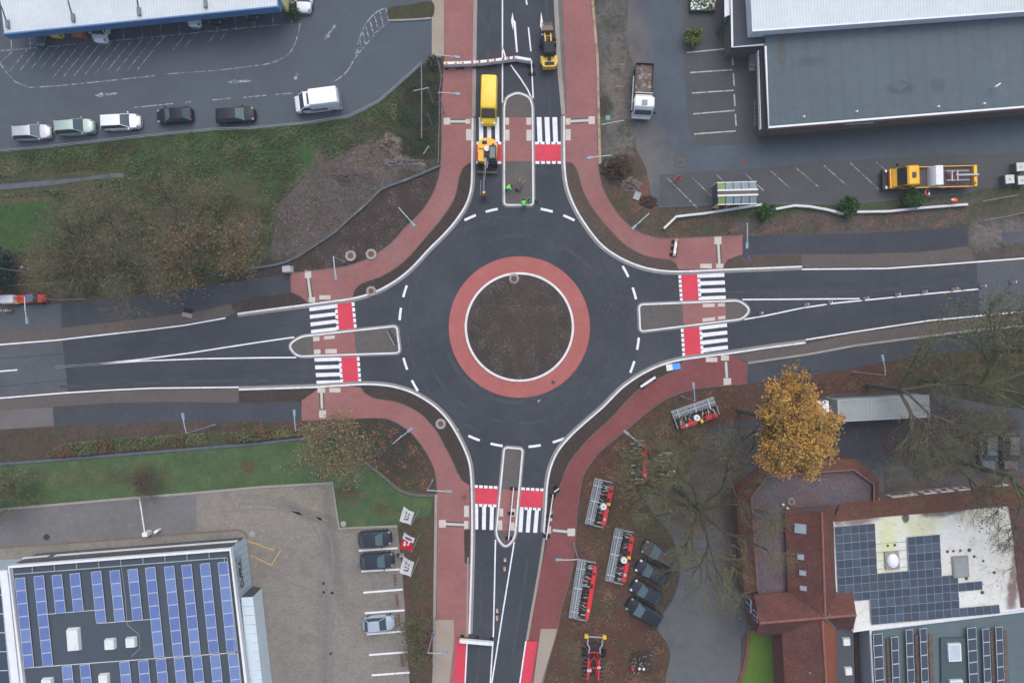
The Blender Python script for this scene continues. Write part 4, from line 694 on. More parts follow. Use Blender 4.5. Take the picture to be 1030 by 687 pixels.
g = MB(); flat(g, [(786.4, 634.5, EV), (827, 622, RG - .03), (834.6, 740, RG), (793.4, 760, EV)], m_tile); flat(g, [(827, 622, RG - .03), (840.2, 630, 4.1), (842.6, 760, 4.1), (834.6, 740, RG)], m_tile_or); child(g, 'south_roof', b)
g = MB()
for a, c, r, m in (((826.5, 515, RG), (830.2, 620.5, RG), .12, m_ridge), ((763.6, 626.6, RG), (861.5, 618.4, RG), .13, m_ridge), ((827, 624, RG), (834.6, 740, RG), .12, m_ridge), ((800.8, 594.4, EV + .05), (830.6, 620, RG), .1, m_lead), ((829, 620.5, RG), (803.6, 635.4, EV + .1), .1, m_lead), ((829.5, 621.4, RG), (840.4, 631.6, EV + .3), .1, m_lead), ((834, 620, RG), (840.6, 604, EV + .3), .08, m_lead)):
    g.tube([P(*a), P(*c)], r, m, 6)
child(g, 'ridge', b)
g = MB()
g.prism(wxy([(791, 513), (838.4, 509), (842, 600), (842, 622), (841.5, 758), (795, 758), (788, 637), (761.5, 637.4), (760.4, 600), (794, 597)], EV), 0, EV - .05, m_brick)
a, c, rp = P(760.2, 600, EV), P(761.8, 637.8, EV), P(764.6, 626.2, RG - .08); g.add([a, c, rp], [(0, 1, 2), (2, 1, 0)], m_brick); child(g, 'wall', b)
g = MB(); a, c, rp = P(791.6, 512.6, EV), P(839, 508, EV), P(826.6, 515.8, RG - .05); g.add([a, c, rp], [(0, 1, 2), (2, 1, 0)], m_slate); child(g, 'gable_cladding', b)
xw = P(760.4, 610, EV).x - .05
for (y, z0, z1, w_) in ((-30.1, .7, 2.4, 1.5), (-30.6, 3.1, 4.5, 1.0)):
    fr = box_part('window', b, Vector((xw, y, (z0 + z1) / 2)) - b.location, (.08, w_, z1 - z0), m_wht)
    for k in (-1, 1): box_part('pane', fr, Vector((xw - .03, y + k * w_ / 4, (z0 + z1) / 2)) - b.location, (.06, w_ / 2 - .14, z1 - z0 - .2), m_glass)
for (x, y, w_, l_, f_) in ((805, 531.5, 10.4, 9, .33), (805.4, 560, 6, 5, .35), (807.4, 576, 6, 4.6, .4), (808, 591.4, 6, 4.4, .4)):
    zz = EV + (RG - EV) * (x - 790) / 37; g = MB(); p = P(x, y, zz + .1); sl = Matrix.Rotation(-math.atan2(RG - EV, 3.9), 3, 'Y')
    g.box(p, (w_ / SC, l_ / SC, .14), paint('window_frame_grey', (150, 154, 158)), M=sl); g.box(p + sl @ Vector((0, 0, .05)), (w_ / SC - .2, l_ / SC - .18, .1), paint('sky_glass', (150, 168, 180), .1, .7), M=sl); child(g, 'roof_window', b)
g = MB(); p = P(813.6, 675, 4.9); g.cyl(p - up * .5, p + up * .35, .16, .13, m_lead, 8); child(g, 'flue_pipe', b)
# tiled extension skirt
ou = [(748.6, 598), (746, 560), (741, 508), (743, 494), (775.5, 466.5), (815, 463.6), (860.5, 461), (884, 482), (884, 504)]; inn = [(762.4, 594), (760, 560), (755.8, 500), (772, 479.4), (815, 475.6), (858.8, 472.6), (878.9, 487), (878.9, 505)]
inn2 = [inn[0], inn[1], (756.4, 512), inn[2], inn[3], inn[4], inn[5], inn[6], inn[7]]
g = MB(); EO, EI = 2.5, 3.5
for i in range(8): flat(g, [(*ou[i], EO), (*ou[i + 1], EO), (*inn2[i + 1], EI), (*inn2[i], EI)], m_tile_moss)
for i in range(8):
    a, c = P(*inn2[i], EI), P(*inn2[i + 1], EI); g.add([a, c, c - up * .5, a - up * .5], [(0, 1, 2, 3), (3, 2, 1, 0)], m_brick)
    g.tube([a, c], .09, m_ridge, 5)
child(g, 'tiled_skirt', b)
g = MB(); g.sheet(wxy(inn2 + [(878, 512), (830, 516), (793, 512), (794, 598), (764, 600)], 3.05), 3.05, m_flat_wet); child(g, 'extension_roof', b)
g = MB(); g.prism(wxy([(750, 597), (747.5, 560), (742.6, 508), (744.6, 495), (776, 468), (815, 465), (860, 462.6), (882.6, 483), (882.6, 504), (840, 508), (792, 512), (794, 597)], EO), 0, EO - .03, m_brick); child(g, 'extension_wall', b)
g = MB(); p = P(795, 503.6, 3.05); g.cyl(p, p + up * .35, .42, .38, m_kgrey, 12); g.cyl(p + up * .3, p + up * .37, .26, .26, m_brick, 12); child(g, 'roof_outlet', b)
for (x, y) in ((787, 507), (791.6, 511)):
    g = MB(); p = P(x, y, 3.05); g.ball(p + up * .2, .16, m_wht, 8, 6); child(g, 'roof_lamp', b)
# white roof hall
m_wroof = mat('mossy_white_roof', (220, 221, 215), .7, .3, var=[(.3, .95, 1.04), (2, .93, 1.05)], tint=[(.7, .54, .7, (196, 198, 178), .6), (1.6, .6, .7, (170, 166, 150), .5)], speck=[(1.6, .1, (96, 76, 66), .7)],
    patches=[(P(893, 545, 4).x * SC + CX, CY - P(893, 545, 4).y * SC, 9, 32, 0, (204, 210, 158), .75, .5), (P(925, 528, 4).x * SC + CX, CY - P(925, 528, 4).y * SC, 20, 10, -5, (198, 202, 150), .7, .5), (P(948, 515, 4).x * SC + CX, CY - P(948, 515, 4).y * SC, 20, 5, -6, (86, 72, 68), .85, .4), (P(985, 520, 4).x * SC + CX, CY - P(985, 520, 4).y * SC, 26, 5, -6, (196, 196, 172), .7, .5), (P(1008, 545, 4).x * SC + CX, CY - P(1008, 545, 4).y * SC, 10, 26, 0, (206, 204, 190), .7, .5), (P(858, 524, 4).x * SC + CX, CY - P(858, 524, 4).y * SC, 24, 4, -6, (104, 70, 62), .8, .4), (P(911, 521, 4).x * SC + CX, CY - P(911, 521, 4).y * SC, 3.4, 4.6, 0, (66, 52, 50), .9, .3), (P(1022, 575, 4).x * SC + CX, CY - P(1022, 575, 4).y * SC, 6, 50, 8, (112, 76, 78), .85, .4)])
b = thing('solar_hall', 'flat white roof with dark solar panels and mossy stains beside red tiles', 'building', P(930, 570, 0)); HW = 4.0
wp = [(838, 524.6), (1014, 508), (1060, 505), (1064, 606), (1026, 612), (874, 632), (859, 634), (857, 614), (843.5, 613)]
g = MB(); g.sheet(wxy(wp, HW), HW, m_wroof); child(g, 'roof', b)
g = MB(); ribbon(g, wxy([(837.4, 524), (843, 613)], HW), -.12, .12, m_wht, HW + .1, HW - .2); ribbon(g, wxy([(1060, 607.6), (1026, 612.4), (874, 632.4), (857.6, 634.8)], HW), -.14, .06, m_wht, HW + .12, HW - .3); child(g, 'roof_edge', b)
g = MB(); flat(g, [(845, 506.6, 3.2), (1060, 483.6, 3.2), (1060, 505, 4.15), (838, 524.2, 4.15)], m_tile_moss); flat(g, [(1014.6, 508.4, 4.1), (1060, 505, 4.1), (1066, 606, 4.1), (1027, 611, 4.1), (1020, 545, 4.1)], mat('leafy_roof_edge', (102, 74, 74), .95, .1, var=[(1, .85, 1.15), (8, .8, 1.2)])); child(g, 'tiled_skirt', b)
g = MB(); g.prism(wxy([(846, 508.6), (1059, 485.8), (1062, 604), (1026, 610), (862, 632), (846, 612)], 3.3), 0, 3.15, mat('pinkish_brick', (140, 108, 108), .9, .2, var=[(.6, .9, 1.1), (9, .9, 1.1)])); child(g, 'wall', b)
na, nb = P(846, 508.6, 3.3), P(1059, 485.8, 3.3); nd2 = (nb - na).xy.normalized(); nn2 = Vector((-nd2.y, nd2.x)); ang = math.atan2(nd2.y, nd2.x)
for (x0, x1, sp) in ((896, 934, 1), (932, 951, 0), (949, 968, 0), (967, 985, 0), (1001, 1024, 0), (885, 890, 0)):
    u0 = (x0 - 846) / 213.0; u1 = (x1 - 846) / 213.0; c = na.lerp(nb, (u0 + u1) / 2).xy + nn2 * .05; wd = (nb - na).length * (u1 - u0) * .68
    fr = MB().box((c.x, c.y, 1.75), (wd, .1, 1.35), m_wht, ang); fo = child(fr, 'window', b)
    c2 = c + nn2 * .04; pn = MB().box((c2.x, c2.y, 1.7 if not sp else 1.5), (wd * (.42 if not sp else .8), .08, .7 if not sp else .5), m_glass, ang); pn.build('pane', fo)
m_cell = mat('dark_solar_cell', (60, 71, 84), .3, .5, var=[(.6, .92, 1.08)]); m_frame_d = paint('panel_frame_dull', (134, 146, 158), .5, .4); fr_ = m_frame; m_frame = m_frame_d; pd = panel_mesh(.92, .95, m_cell, 1, 1); pd2 = panel_mesh(.92, .95, mat('dark_solar_cell_pale', (68, 82, 98), .3, .5), 1, 1); m_frame = fr_
CWX, CWY, DXR, DYR = 8.05, -.72, .42, 8.42
def cell(i, j): return 839.6 + i * CWX + j * DXR + 4, 529.6 + i * CWY + j * DYR + 4
for j in range(12):
    cols = []
    for i in range(21):
        x, y = cell(i, j); ok = (j < 9 and 0 <= i < 5) or (3 <= i < 14 and j >= 7 and i >= (4 if j >= 9 else 0)) or (i in (9, 10, 11, 12) and 2 <= j) or (j in (8,) and 12 < i < 18) or (j in (11,) and 14 < i < 20)
        if j >= 6 and 0 <= i < 9 and j < 9: ok = True
        if j >= 7 and 4 <= i < 15: ok = True
        if ok: cols.append(i)
    r = MB(); x, y = cell(cols[0], j); x2, y2 = cell(cols[-1], j); r.tube([P(x, y, 4.06), P(x2, y2, 4.06)], .03, m_metal, 4); ro = child(r, 'solar_row', b)
    for i in cols:
        x, y = cell(i, j); o = bpy.data.objects.new('solar_panel', random.choice((pd, pd, pd2))); COL.objects.link(o); o.parent = ro; o.location = P(x, y, 4.16 + .02 * math.sin(i * 2.2)); o.rotation_euler = (R(-3) if j % 2 else R(3), R(1.5) if i % 2 else R(-1.5), R(4))
g = MB(); p = P(897.5, 563.6, 4.2); g.box(p - up * .1, (1.55, 2.0, .3), m_kgrey, R(4)); g.ball(p + up * .1, .78, paint('dome_white', (232, 236, 238), .3), 14, 8, (.85, 1.05, .45)); child(g, 'dome_skylight', b)
g = MB(); p = P(966.4, 570, 4.2); g.box(p - up * .1, (1.75, 2.35, .3), m_kgrey, R(4)); g.box(p + up * .04, (1.45, 2.05, .1), paint('rooflight_grey', (146, 154, 152), .3), R(4)); child(g, 'flat_skylight', b)
for (x, y) in ((893, 548.6), (900, 548), (975, 553), (1000, 575.6), (957, 581), (972, 581.4), (988, 595.6), (953, 554.6), (959, 554), (966, 553.4), (989, 564), (980, 559.6)):
    g = MB(); p = P(x, y, 4.02); g.ball(p, .14 + .08 * random.random(), paint('rust_cap', (92, 70, 64)), 7, 5, (1, 1, .7)); child(g, 'roof_vent', b)
# small flat annex with two skylights, and the grey hall south of it
b = thing('flat_annex', 'narrow dark flat roof with two white skylights between tiles and grey hall', 'building', P(850, 670, 0))
g = MB(); g.prism(wxy([(840.6, 632.4), (858.4, 631), (861.4, 760), (843, 760)], 3.1), 0, 3.1, mat('annex_felt', (74, 80, 88), .8, .3, var=[(.5, .93, 1.07), (6, .92, 1.08)], ribs=(.3, R(90), .15))); child(g, 'flat_roof', b)
g = MB(); g.prism(wxy([(858.6, 632), (864.6, 632), (867, 760), (861.6, 760)], 1), 0, 1.2, mat('leafy_gap', (66, 58, 56), .95, .1, var=[(6, .7, 1.3)])); child(g, 'low_strip', b)
for (x, y) in ((851, 645), (853, 674.6)):
    g = MB(); g.box(P(x, y, 3.25), (.86, .86, .4), paint('skylight_white', (220, 224, 222), .4), R(4), .86); child(g, 'skylight', b)
b = thing('grey_hall', 'grey green flat roof with tilted solar rows on brown ballast strips', 'building', P(950, 680, 0)); HG = 3.9
gp = [(875.6, 633.6), (1030, 614.4), (1064, 610), (1072, 790), (884, 790)]
m_grn_roof = mat('grey_green_membrane', (92, 108, 112), .8, .3, var=[(.25, .94, 1.06), (5, .95, 1.05)], ribs=(.25, R(90), .1)); m_whwall = mat('grey_white_wall', (176, 182, 190), .7, .3, var=[(.5, .94, 1.05)])
g = MB(); g.prism(wxy(gp, HG), 0, HG - .25, m_grn_roof, m_whwall); child(g, 'roof', b)
gw = wxy(gp, HG); g = MB(); ribbon(g, [gw[4], gw[0], gw[1], gw[2]], -.12, .12, m_wht, HG, HG - .26); child(g, 'parapet', b)
pg = panel_mesh(1.12, 1.25, m_cell, 1, 1); pn_ = panel_mesh(.86, 1.45, m_cell, 1, 1)
for (x, y, w_, msh, n, dy) in ((882.6, 637, 1, pg, 12, 11.6), (899.6, 640, 0, pn_, 9, 13.6), (914.4, 633, 0, pn_, 10, 13.4), (928.4, 631.6, 0, pn_, 10, 13.4), (977, 630.8, 1, pg, 12, 11.6), (991.4, 632, 0, pn_, 10, 13.4), (1004.6, 630, 0, pn_, 10, 13.4), (1046, 628, 1, pg, 11, 11.6)):
    solar_row(b, x, y, n, msh, .5, dy, 4.15, R(3), R(9))
m_ballast = mat('brown_ballast', (104, 92, 86), .95, .1, var=[(1.5, .75, 1.2), (6, .8, 1.2)])
for (x, y) in ((892.8, 642), (921.6, 638), (935, 638), (997.4, 632), (1010, 634)):
    g = MB(); p, q = P(x, y, 3.7), P(x + 6, 780, 3.7)
    g.loft([[(v.x - .3, v.y, 3.66), (v.x - .2, v.y, 3.86), (v.x + .2, v.y, 3.88), (v.x + .3, v.y, 3.66)] for v in (p, p.lerp(q, .3), p.lerp(q, .6), q)], m_ballast); child(g, 'ballast_strip', b)
g = MB(); p, q = P(945.4, 641, 3.8), P(971.4, 720, 3.8); g.box((p + q) / 2, (2.7, p.y - q.y, .3), mat('plinth_felt', (70, 88, 92), .8, .3), R(1)); child(g, 'roof_plinth', b)
for (x, y) in ((959.6, 655.4), (961.6, 692)):
    g = MB(); p = P(x, y, 4.1); g.box(p, (1.4, 1.95, .35), m_wht, R(3)); g.box(p + up * .17, (1.15, 1.7, .06), paint('rooflight_pale', (186, 198, 206), .2), R(3)); child(g, 'skylight', b)

# ================================================================== STREET FURNITURE
def line_thing(name, label, cat, pts, h, m_top, rail_h, post_step, post_r=.035, rails=(1.0,), rail_r=.03, group=None):
    w = [G(*p) for p in pts]; t = thing(name, label, cat, w[0], group=group)
    for k, rh in enumerate(rails):
        g = MB(); g.tube([v - w[0] + up * (rh * h) for v in w], rail_r, m_top, 5); g.build('rail', t)
    L = 0; seg = [(w[i], w[i + 1]) for i in range(len(w) - 1)]; tot = sum((b_ - a_).length for a_, b_ in seg); n = max(2, int(tot / post_step) + 1); me = None
    for k in range(n):
        s = tot * k / (n - 1)
        for a_, b_ in seg:
            l_ = (b_ - a_).length
            if s <= l_ + 1e-6: p = a_.lerp(b_, min(1, s / l_)); break
            s -= l_
        if me is None: g = MB(); g.cyl((0, 0, 0), (0, 0, h), post_r, post_r, m_top, 6); me = g.mesh('post')
        o = bpy.data.objects.new('post', me); COL.objects.link(o); o.parent = t; o.location = p - w[0]
    return t
m_gal = paint('galvanised_rail', (150, 158, 162), .4, .5, .4)
line_thing('metal_fence', 'long low metal rail fence along the car park edge', 'fence', [(-120, 159.5), (0, 153.6), (50, 149.6), (131, 140.4), (215, 132), (250, 131), (308, 125.8), (351, 119.5), (382, 104), (402.6, 86), (423.6, 67)], .95, m_gal, 1, 2.6, rails=(1.0, .45))
line_thing('metal_fence', 'straight steel rail fence through the dark green plot', 'fence', [(424.7, 66), (425, 100), (424.9, 141)], 1.0, m_gal, 1, 2.2, rails=(1.0, .5))
line_thing('metal_fence', 'thin rail fence between dark green plot and north red path', 'fence', [(442, 64), (444.6, 80), (442.6, 96), (442.4, 130), (441.6, 165)], .8, m_gal, 1, 2.6)
line_thing('metal_railing', 'upper grey green railing at the east verge', 'railing', [(983, 204), (1000, 201), (1019, 197.6)], .9, paint('grey_green_rail', (120, 140, 136)), 1, 1.6, rails=(1.0, .5))
line_thing('metal_railing', 'lower grey green railing beside the east footpath', 'railing', [(985, 223), (1008, 219), (1040, 212)], .9, MATS['grey_green_rail'], 1, 1.6, rails=(1.0, .5))
line_thing('wire_fence', 'sagging wire fence in brown scrub near conifer', 'fence', [(14, 288), (40, 286), (71, 284.6)], .9, m_gal, 1, 2.4)
line_thing('wire_fence', 'low wire fence along the path edge by orange machine', 'fence', [(40, 301.6), (64, 302), (90, 301)], .7, m_gal, 1, 2.4)
m_lw = mat('white_low_wall', (212, 214, 214), .8, .25, var=[(.6, .9, 1.05), (5, .9, 1.06)])
for lab, pts in (('long white low wall with a bent end, in front of the glass shelter', [(667, 230.6), (679.4, 218.6), (708, 215.4), (744, 209.8), (765, 206.6)]), ('curved white low wall between two round bushes', [(779, 211), (798, 207.6), (813, 208.6), (830, 211.6), (847.6, 216)]), ('white low wall ending beside the orange workers', [(860, 214), (892, 213.4), (922, 210.2), (971, 206.4)])):
    o = G(*pts[0]); g = MB(); ribbon(g, [tuple((G(*q) - o)[:2]) for q in pts], -.13, .13, m_lw, .5, 0.0); tag(g.build('low_wall', loc=o), lab, 'wall', 'white low walls along the verge')
# lamp posts: base, head joint and lamp end as surveyed
m_lamp = paint('lamp_steel', (164, 176, 186), .4, .5, .3); m_lampdk = paint('lamp_head_blue', (132, 150, 170), .4, .5)
def lamp(base, top, end, h, label):
    w0 = G(*base); t = thing('street_lamp', label, 'street lamp', w0, group='street lamps round the roundabout')
    tp = P(*top, h); tp = Vector((w0.x, w0.y, h)) * .7 + tp * .3; tp.z = h; tp = tp - w0; tp.x *= .3; tp.y *= .3
    e = P(*end, h + .15) - w0; d = (e - tp).normalized()
    g = MB(); g.cyl((0, 0, 0), (0, 0, .9), .11, .1, m_lamp, 8); g.tube([(0, 0, .9), (tp.x * .5, tp.y * .5, h * .5), tp], .075, m_lamp, 8, .05); g.build('pole', t, smooth=50)
    g = MB(); g.tube([tp, tp.lerp(e, .5) + up * .1, e], .06, m_lamp, 6, .055); g.build('arm', t, smooth=50)
    g = MB(); g.box((0, 0, 0), (.7, .3, .13), m_lampdk, 0, .8); g.box((0, 0, -.07), (.5, .2, .03), paint('lamp_glass', (200, 206, 208), .2)); o = g.build('lamp_head', t); o.location = e; o.rotation_euler = (0, 0, math.atan2(d.y, d.x))
    return t
for a in (((217, 427), (187, 440), (184, 418.5), 7.2, 'tall lamp with a side arm by the west verge hedge'), ((64, 302), (24, 301), (27, 323), 6.4, 'tall lamp leaning over the path beside orange machine'), ((347.5, 263.8), (335.3, 260.8), (337.8, 279), 5.4, 'lamp with arm over the north west red path near two soil filled rings'), ((409.5, 219), (400.6, 209.4), (415.8, 225.8), 6, 'lamp in the dark soil triangle reaching over the red path'),
    ((446.8, 113), (441, 94.7), (460, 94.7), 6.3, 'lamp at the red path abreast of the yellow van'), ((444.6, 78.5), (438.6, 57), (460, 57.7), 6.3, 'lamp by the striped barrier fence at the car park exit'), ((608, 168), (613.8, 159), (592.8, 159), 5, 'lamp beside the north east path next to brown soil heap'), ((642.5, 224.5), (652.7, 215.2), (637.5, 228.9), 6, 'lamp in leafy soil near bent end of the white low wall'),
    ((734, 233.4), (750.6, 227), (751.4, 247.3), 6, 'lamp over the black footpath start east of the roundabout'), ((857, 374), (890, 381), (888, 360), 7.2, 'lamp near the pale semi trailer by the east footpath'), ((684.8, 398.4), (698.7, 406.5), (697.5, 387.7), 6.2, 'lamp beside the tilted red harrow at the dark red path'), ((637, 441), (648, 450), (630, 435), 6.2, 'lamp between dark red path and shaded harrow under branches'),
    ((576.8, 546), (581, 563.4), (561.6, 562.8), 6, 'lamp touching the long harrow at the south red path'), ((435.5, 482.5), (431, 493), (451.5, 494), 5.6, 'lamp at the tip of dealer lawn over the red path'), ((404, 438.5), (396, 446), (412.4, 432.3), 6, 'lamp in dark soil inside the south west path bend'), ((313, 426.7), (298, 434.8), (296, 415.3), 5.8, 'lamp at the west crossing footpath end'), ((436, 634.5), (432.5, 656), (447.7, 656.5), 5.6, 'lamp at the south paver strip with blue disc sign near its foot')): lamp(*a)
def pole_thing(base, h, name, label, cat, arm=None, r=.05, cap=None, group=None):
    w0 = G(*base); t = thing(name, label, cat, w0, group=group); g = MB(); g.cyl((0, 0, 0), (0, 0, h), r, r * .8, m_lamp, 8); g.build('pole', t, smooth=50)
    if arm: e = P(*arm, h) - w0; MB().tube([(0, 0, h), e], .05, m_lamp, 6).build('arm', t)
    if cap: MB().ball((0, 0, h), .13, cap, 8, 6).build('cap', t)
    return t
pole_thing((436, 104.6), 5, 'flag_mast', 'slim mast with side arm in dark green plot', 'mast', (415.8, 91.6)); pole_thing((434.8, 126.6), 4, 'flag_mast', 'short slim mast in middle of dark green plot', 'mast'); pole_thing((434.8, 155.6), 3.4, 'flag_mast', 'short mast with side arm at lower end of dark green plot', 'mast', (426, 155))
pole_thing((33, 274.8), 5.2, 'wooden_pole', 'thin grey pole leaning past the dark conifer', 'pole'); pole_thing((50, 273), 4.6, 'wooden_pole', 'thin pole with white cap in brown scrub', 'pole', None, .05, m_wht); pole_thing((57.6, 273.6), 4.4, 'wooden_pole', 'thin pole with a crooked arm in brown scrub', 'pole', (47.3, 262))
pole_thing((627, 128), 2.4, 'sign_post', 'thin post with a green plate in the dirt strip', 'sign post', (608, 125.6)).location = G(624, 128)
MB().box((0, 0, 2.4), (.5, .5, .1), paint('green_plate', (62, 140, 92))).build('plate', [o for o in scene.objects if o.name.startswith('sign_post')][-1], loc=P(608.6, 125.6, 0) - G(624, 128))
# posts and signs
def sign(base, h, size, label, m_face, name='traffic_sign', rz=0.0, round_=False, tiltx=0.0):
    t = thing(name, label, 'sign', G(*base), rz); MB().cyl((0, 0, 0), (0, 0, h), .035, .035, m_metal, 6).build('post', t); g = MB()
    if round_: g.cyl((0, -.03, h - .2), (0, .03, h - .2), size / 2, size / 2, m_face, 16)
    else: g.box((0, -.05, h - size * .5), (size, .04, size), m_face)
    g.build('sign_plate', t); return t
sign((746.6, 262), 2.2, .6, 'small blue faced sign at east path corner', paint('sign_blue', (56, 110, 196)), rz=R(80)); sign((437, 632), 2.0, .5, 'round blue sign at the south paver strip', MATS['sign_blue'], rz=R(10), round_=True)
t = thing('site_sign', 'white and blue sign board lying in the bed by east crossing', 'sign', G(676.6, 369), R(9)); MB().box((-.42, 0, .16), (.72, .72, .06), m_wht).build('white_half', t); MB().box((.4, 0, .16), (.9, .72, .06), paint('sign_blue_bright', (74, 150, 232))).build('blue_half', t); MB().box((0, 0, .07), (1.4, .5, .12), m_dkmetal).build('base', t)
# barrier boards
m_bw = paint('barrier_white', (226, 230, 232), .5, .4); m_br = paint('barrier_red', (206, 40, 48), .5, .4)
def barrier(a, c, label, lamps=(), group=None, h=1.0, feet=2, board=.32, stripes=True, thick=.1):
    p, q = G(*a), G(*c); d = q - p; L = d.length; t = thing('barrier_board', label, 'barrier', (p + q) / 2, math.atan2(d.y, d.x), group)
    g = MB(); g.box((0, 0, h - board / 2), (L - .06, thick, board), m_bw)
    if stripes:
        n = max(2, int(L / .5))
        for i in range(0, n, 2): g.box((-L / 2 + L * (i + .5) / n, 0, h - board / 2), (L / n, .112, board - .06), m_br)
    g.box((0, 0, .45), (L - .06, .06, .16), m_bw); g.build('board', t)
    for i in range(feet):
        x = -L / 2 + .25 + (L - .5) * i / max(1, feet - 1); g = MB(); g.box((x, 0, .07), (.4, .8, .14), m_black); g.cyl((x, 0, .1), (x, 0, h), .03, .03, m_metal, 6); g.build('foot', t)
    for (u, m) in lamps:
        g = MB(); g.cyl((-L / 2 + L * u, 0, h + .003), (-L / 2 + L * u, 0, h + .24), .12, .1, m, 10); g.build('warning_lamp', t)
    return t
bl = [(447, 67.4), (463, 66.9), (479.5, 66.2), (495, 64.6), (510, 62.6), (519, 61.4), (534, 64)]
blab = ['barrier board with yellow lamps on the red path, westmost of the fence', 'barrier board half on the red path beside a grey kerb', 'barrier board with red lamps at the west kerb of the north road', 'barrier board with red lamps behind the yellow van', 'barrier board crossing the solid white lane line', 'barrier board at the east end of the striped fence']
for i in range(6): barrier(bl[i], bl[i + 1], blab[i], [(.2, m_plast_y if i < 2 else m_br), (.75, m_plast_y if i < 1 else m_br)] if i < 5 else [], 'barrier boards across the north road', 1.0, board=.86, stripes=False, thick=.3)
barrier((534.2, 64.6), (535, 77), 'barrier board standing lengthwise along white lane line at north', [], None, .9, board=.2, stripes=False)
barrier((462.6, 641), (496.8, 644), 'long white barrier across the south exit lane', [(.05, m_wht), (.9, m_wht)], None, 1.0, 3, .45, False, .4)
barrier((679, 241.6), (676.6, 258.6), 'white barrier with black feet across north east path', [(.06, m_plast_y), (.9, m_plast_y)], None, .8, 3, .3, False, .26)
barrier((643.6, 389), (658.6, 379), 'white barrier with black feet in the bed by dark red path', [], None, .5, 2, .24, False, .26)
barrier((516.6, 489), (511.4, 543), 'long thin red and white barrier on narrow south island', [(.98, m_br)], None, .7, 3, .14); barrier((556, 496), (549.2, 541), 'long thin white barrier along bed east of the south crossing', [(.1, m_plast_y)], None, .7, 3, .14, False)
barrier((557, 493.6), (562, 490), 'short white barrier at the path corner, north of the long one', [], None, .7, 2, .2, False)
# traffic beacons: striped board on a rubber foot, some with a lamp
def beacon_proto():
    t = thing('traffic_beacon', 'x', 'beacon'); MB().box((0, 0, .05), (.34, .5, .1), paint('foot_grey', (70, 70, 74), .9)).build('foot', t); g = MB(); g.box((0, 0, .58), (.07, .26, .96), m_bw)
    for k in range(3): g.box((0, 0, .28 + k * .3), (.076, .262, .1), m_br)
    g.build('striped_board', t); return t
bp = None
bs = [((764, 315.2), 0, 'beacon without lamp nearest the east splitter island'), ((808.8, 306.6), 1, 'yellow lamped beacon where the two east lines spread apart'), ((833, 304.4), 0, 'beacon without lamp between the merging east lines'), ((868.4, 300.4), 1, 'yellow lamped beacon at the tip where east lines merge'), ((900.4, 296.6), 0, 'beacon without lamp on the merged east line, second past its tip'), ((927, 293.8), 0, 'beacon without lamp on the east line midway to the worn asphalt'), ((957, 291), 1, 'yellow lamped beacon close to the worn east asphalt'), ((985.6, 288.2), 0, 'beacon standing at the edge of the worn east asphalt'), ((1016, 284.4), 0, 'beacon farthest out on the worn east asphalt'), ((508, 561.4), 0, 'beacon without lamp just south of the narrow island'), ((507.6, 570), 1, 'yellow lamped beacon just south of the narrow island'), ((500.2, 612), 0, 'beacon without lamp deep in the south wedge'), ((500, 619), 1, 'yellow lamped beacon deep in the south wedge'), ((8, 312.8), 1, 'yellow lamped beacon on the path below the orange machine'), ((12, 312.6), 0, 'red and white beacon on the path below the orange machine')]
for (xy, lampf, lab) in bs:
    if bp is None: bp = beacon_proto(); t = bp; t['label'] = lab; t['group'] = 'traffic beacons'; t.location = G(*xy)
    else: t = dup(bp, G(*xy), R(90) if xy[1] > 500 else 0, lab, 'traffic beacons')
    if lampf and t is not bp: g = MB(); g.cyl((0, 0, 1.06), (0, 0, 1.26), .1, .09, m_plast_y, 10); g.build('warning_lamp', t)
# manhole rings, slabs, cabinet
mh = None; m_ringc = mat('concrete_ring', (158, 154, 150), .9, .2, var=[(2, .85, 1.1)]); m_rc = mat('brick_core', (116, 82, 78), .9, .2, var=[(3, .8, 1.15)])
for (x, y, s, lab) in ((353, 257.6, 1, 'concrete ring in dark soil, the one clear of the red path'), (373.6, 256, 1, 'concrete ring in dark soil touching the red path edge'), (373.6, 293, .92, 'concrete ring half under the north west kerb bed'), (517, 280.4, .95, 'concrete ring at the top of round island'), (443.4, 426.2, .95, 'concrete ring in the south west kerb bed')):
    t = thing('manhole_ring', lab, 'manhole', G(x, y, .07), group='concrete manhole rings'); g = MB()
    g.loft([[(r * s * math.cos(2 * PI * i / 28), r * s * math.sin(2 * PI * i / 28), z) for i in range(28)] for r, z in ((.64, 0), (.62, .16), (.36, .16), (.34, .03))], m_ringc, caps=False); g.build('ring', t); MB().cyl((0, 0, .02), (0, 0, .09), .36 * s, .35 * s, m_rc, 20).build('cover', t)
for (x, y, r, m, z, lab) in ((254, 537, .34, m_ringc, .03, 'round manhole cover at the dealer building corner'), (47, 540, .36, m_dkmetal, .03, 'dark round manhole cover in the dealer driveway'), (365, 498, .32, m_rc, .03, 'pinkish round cover on the dealer lawn, near the edging'), (356.6, 508.6, .22, m_rc, .03, 'small pinkish cover in mid dealer lawn'), (345.4, 526.6, .34, m_ringc, .03, 'pale round cover at the lawn corner by paved lot'), (325.4, 586.4, .17, m_dkmetal, .03, 'small dark drain in mid paved lot'), (332.6, 657, .17, m_dkmetal, .03, 'small dark drain low in paved lot'), (748, 163.6, .3, m_rc, .03, 'small reddish manhole cover in the yard road'), (467, 500, .3, mat('dull_cover', (112, 80, 80), .9), .06, 'dull round cover in the south west red path'), (402.6, 522.5, .26, m_rc, .03, 'pinkish cover beside the northern flag')):
    tag(MB().cyl((0, 0, 0), (0, 0, .025), r, r, m, 20).build('manhole_cover', loc=G(x, y, z)), lab, 'manhole cover', 'manhole covers')
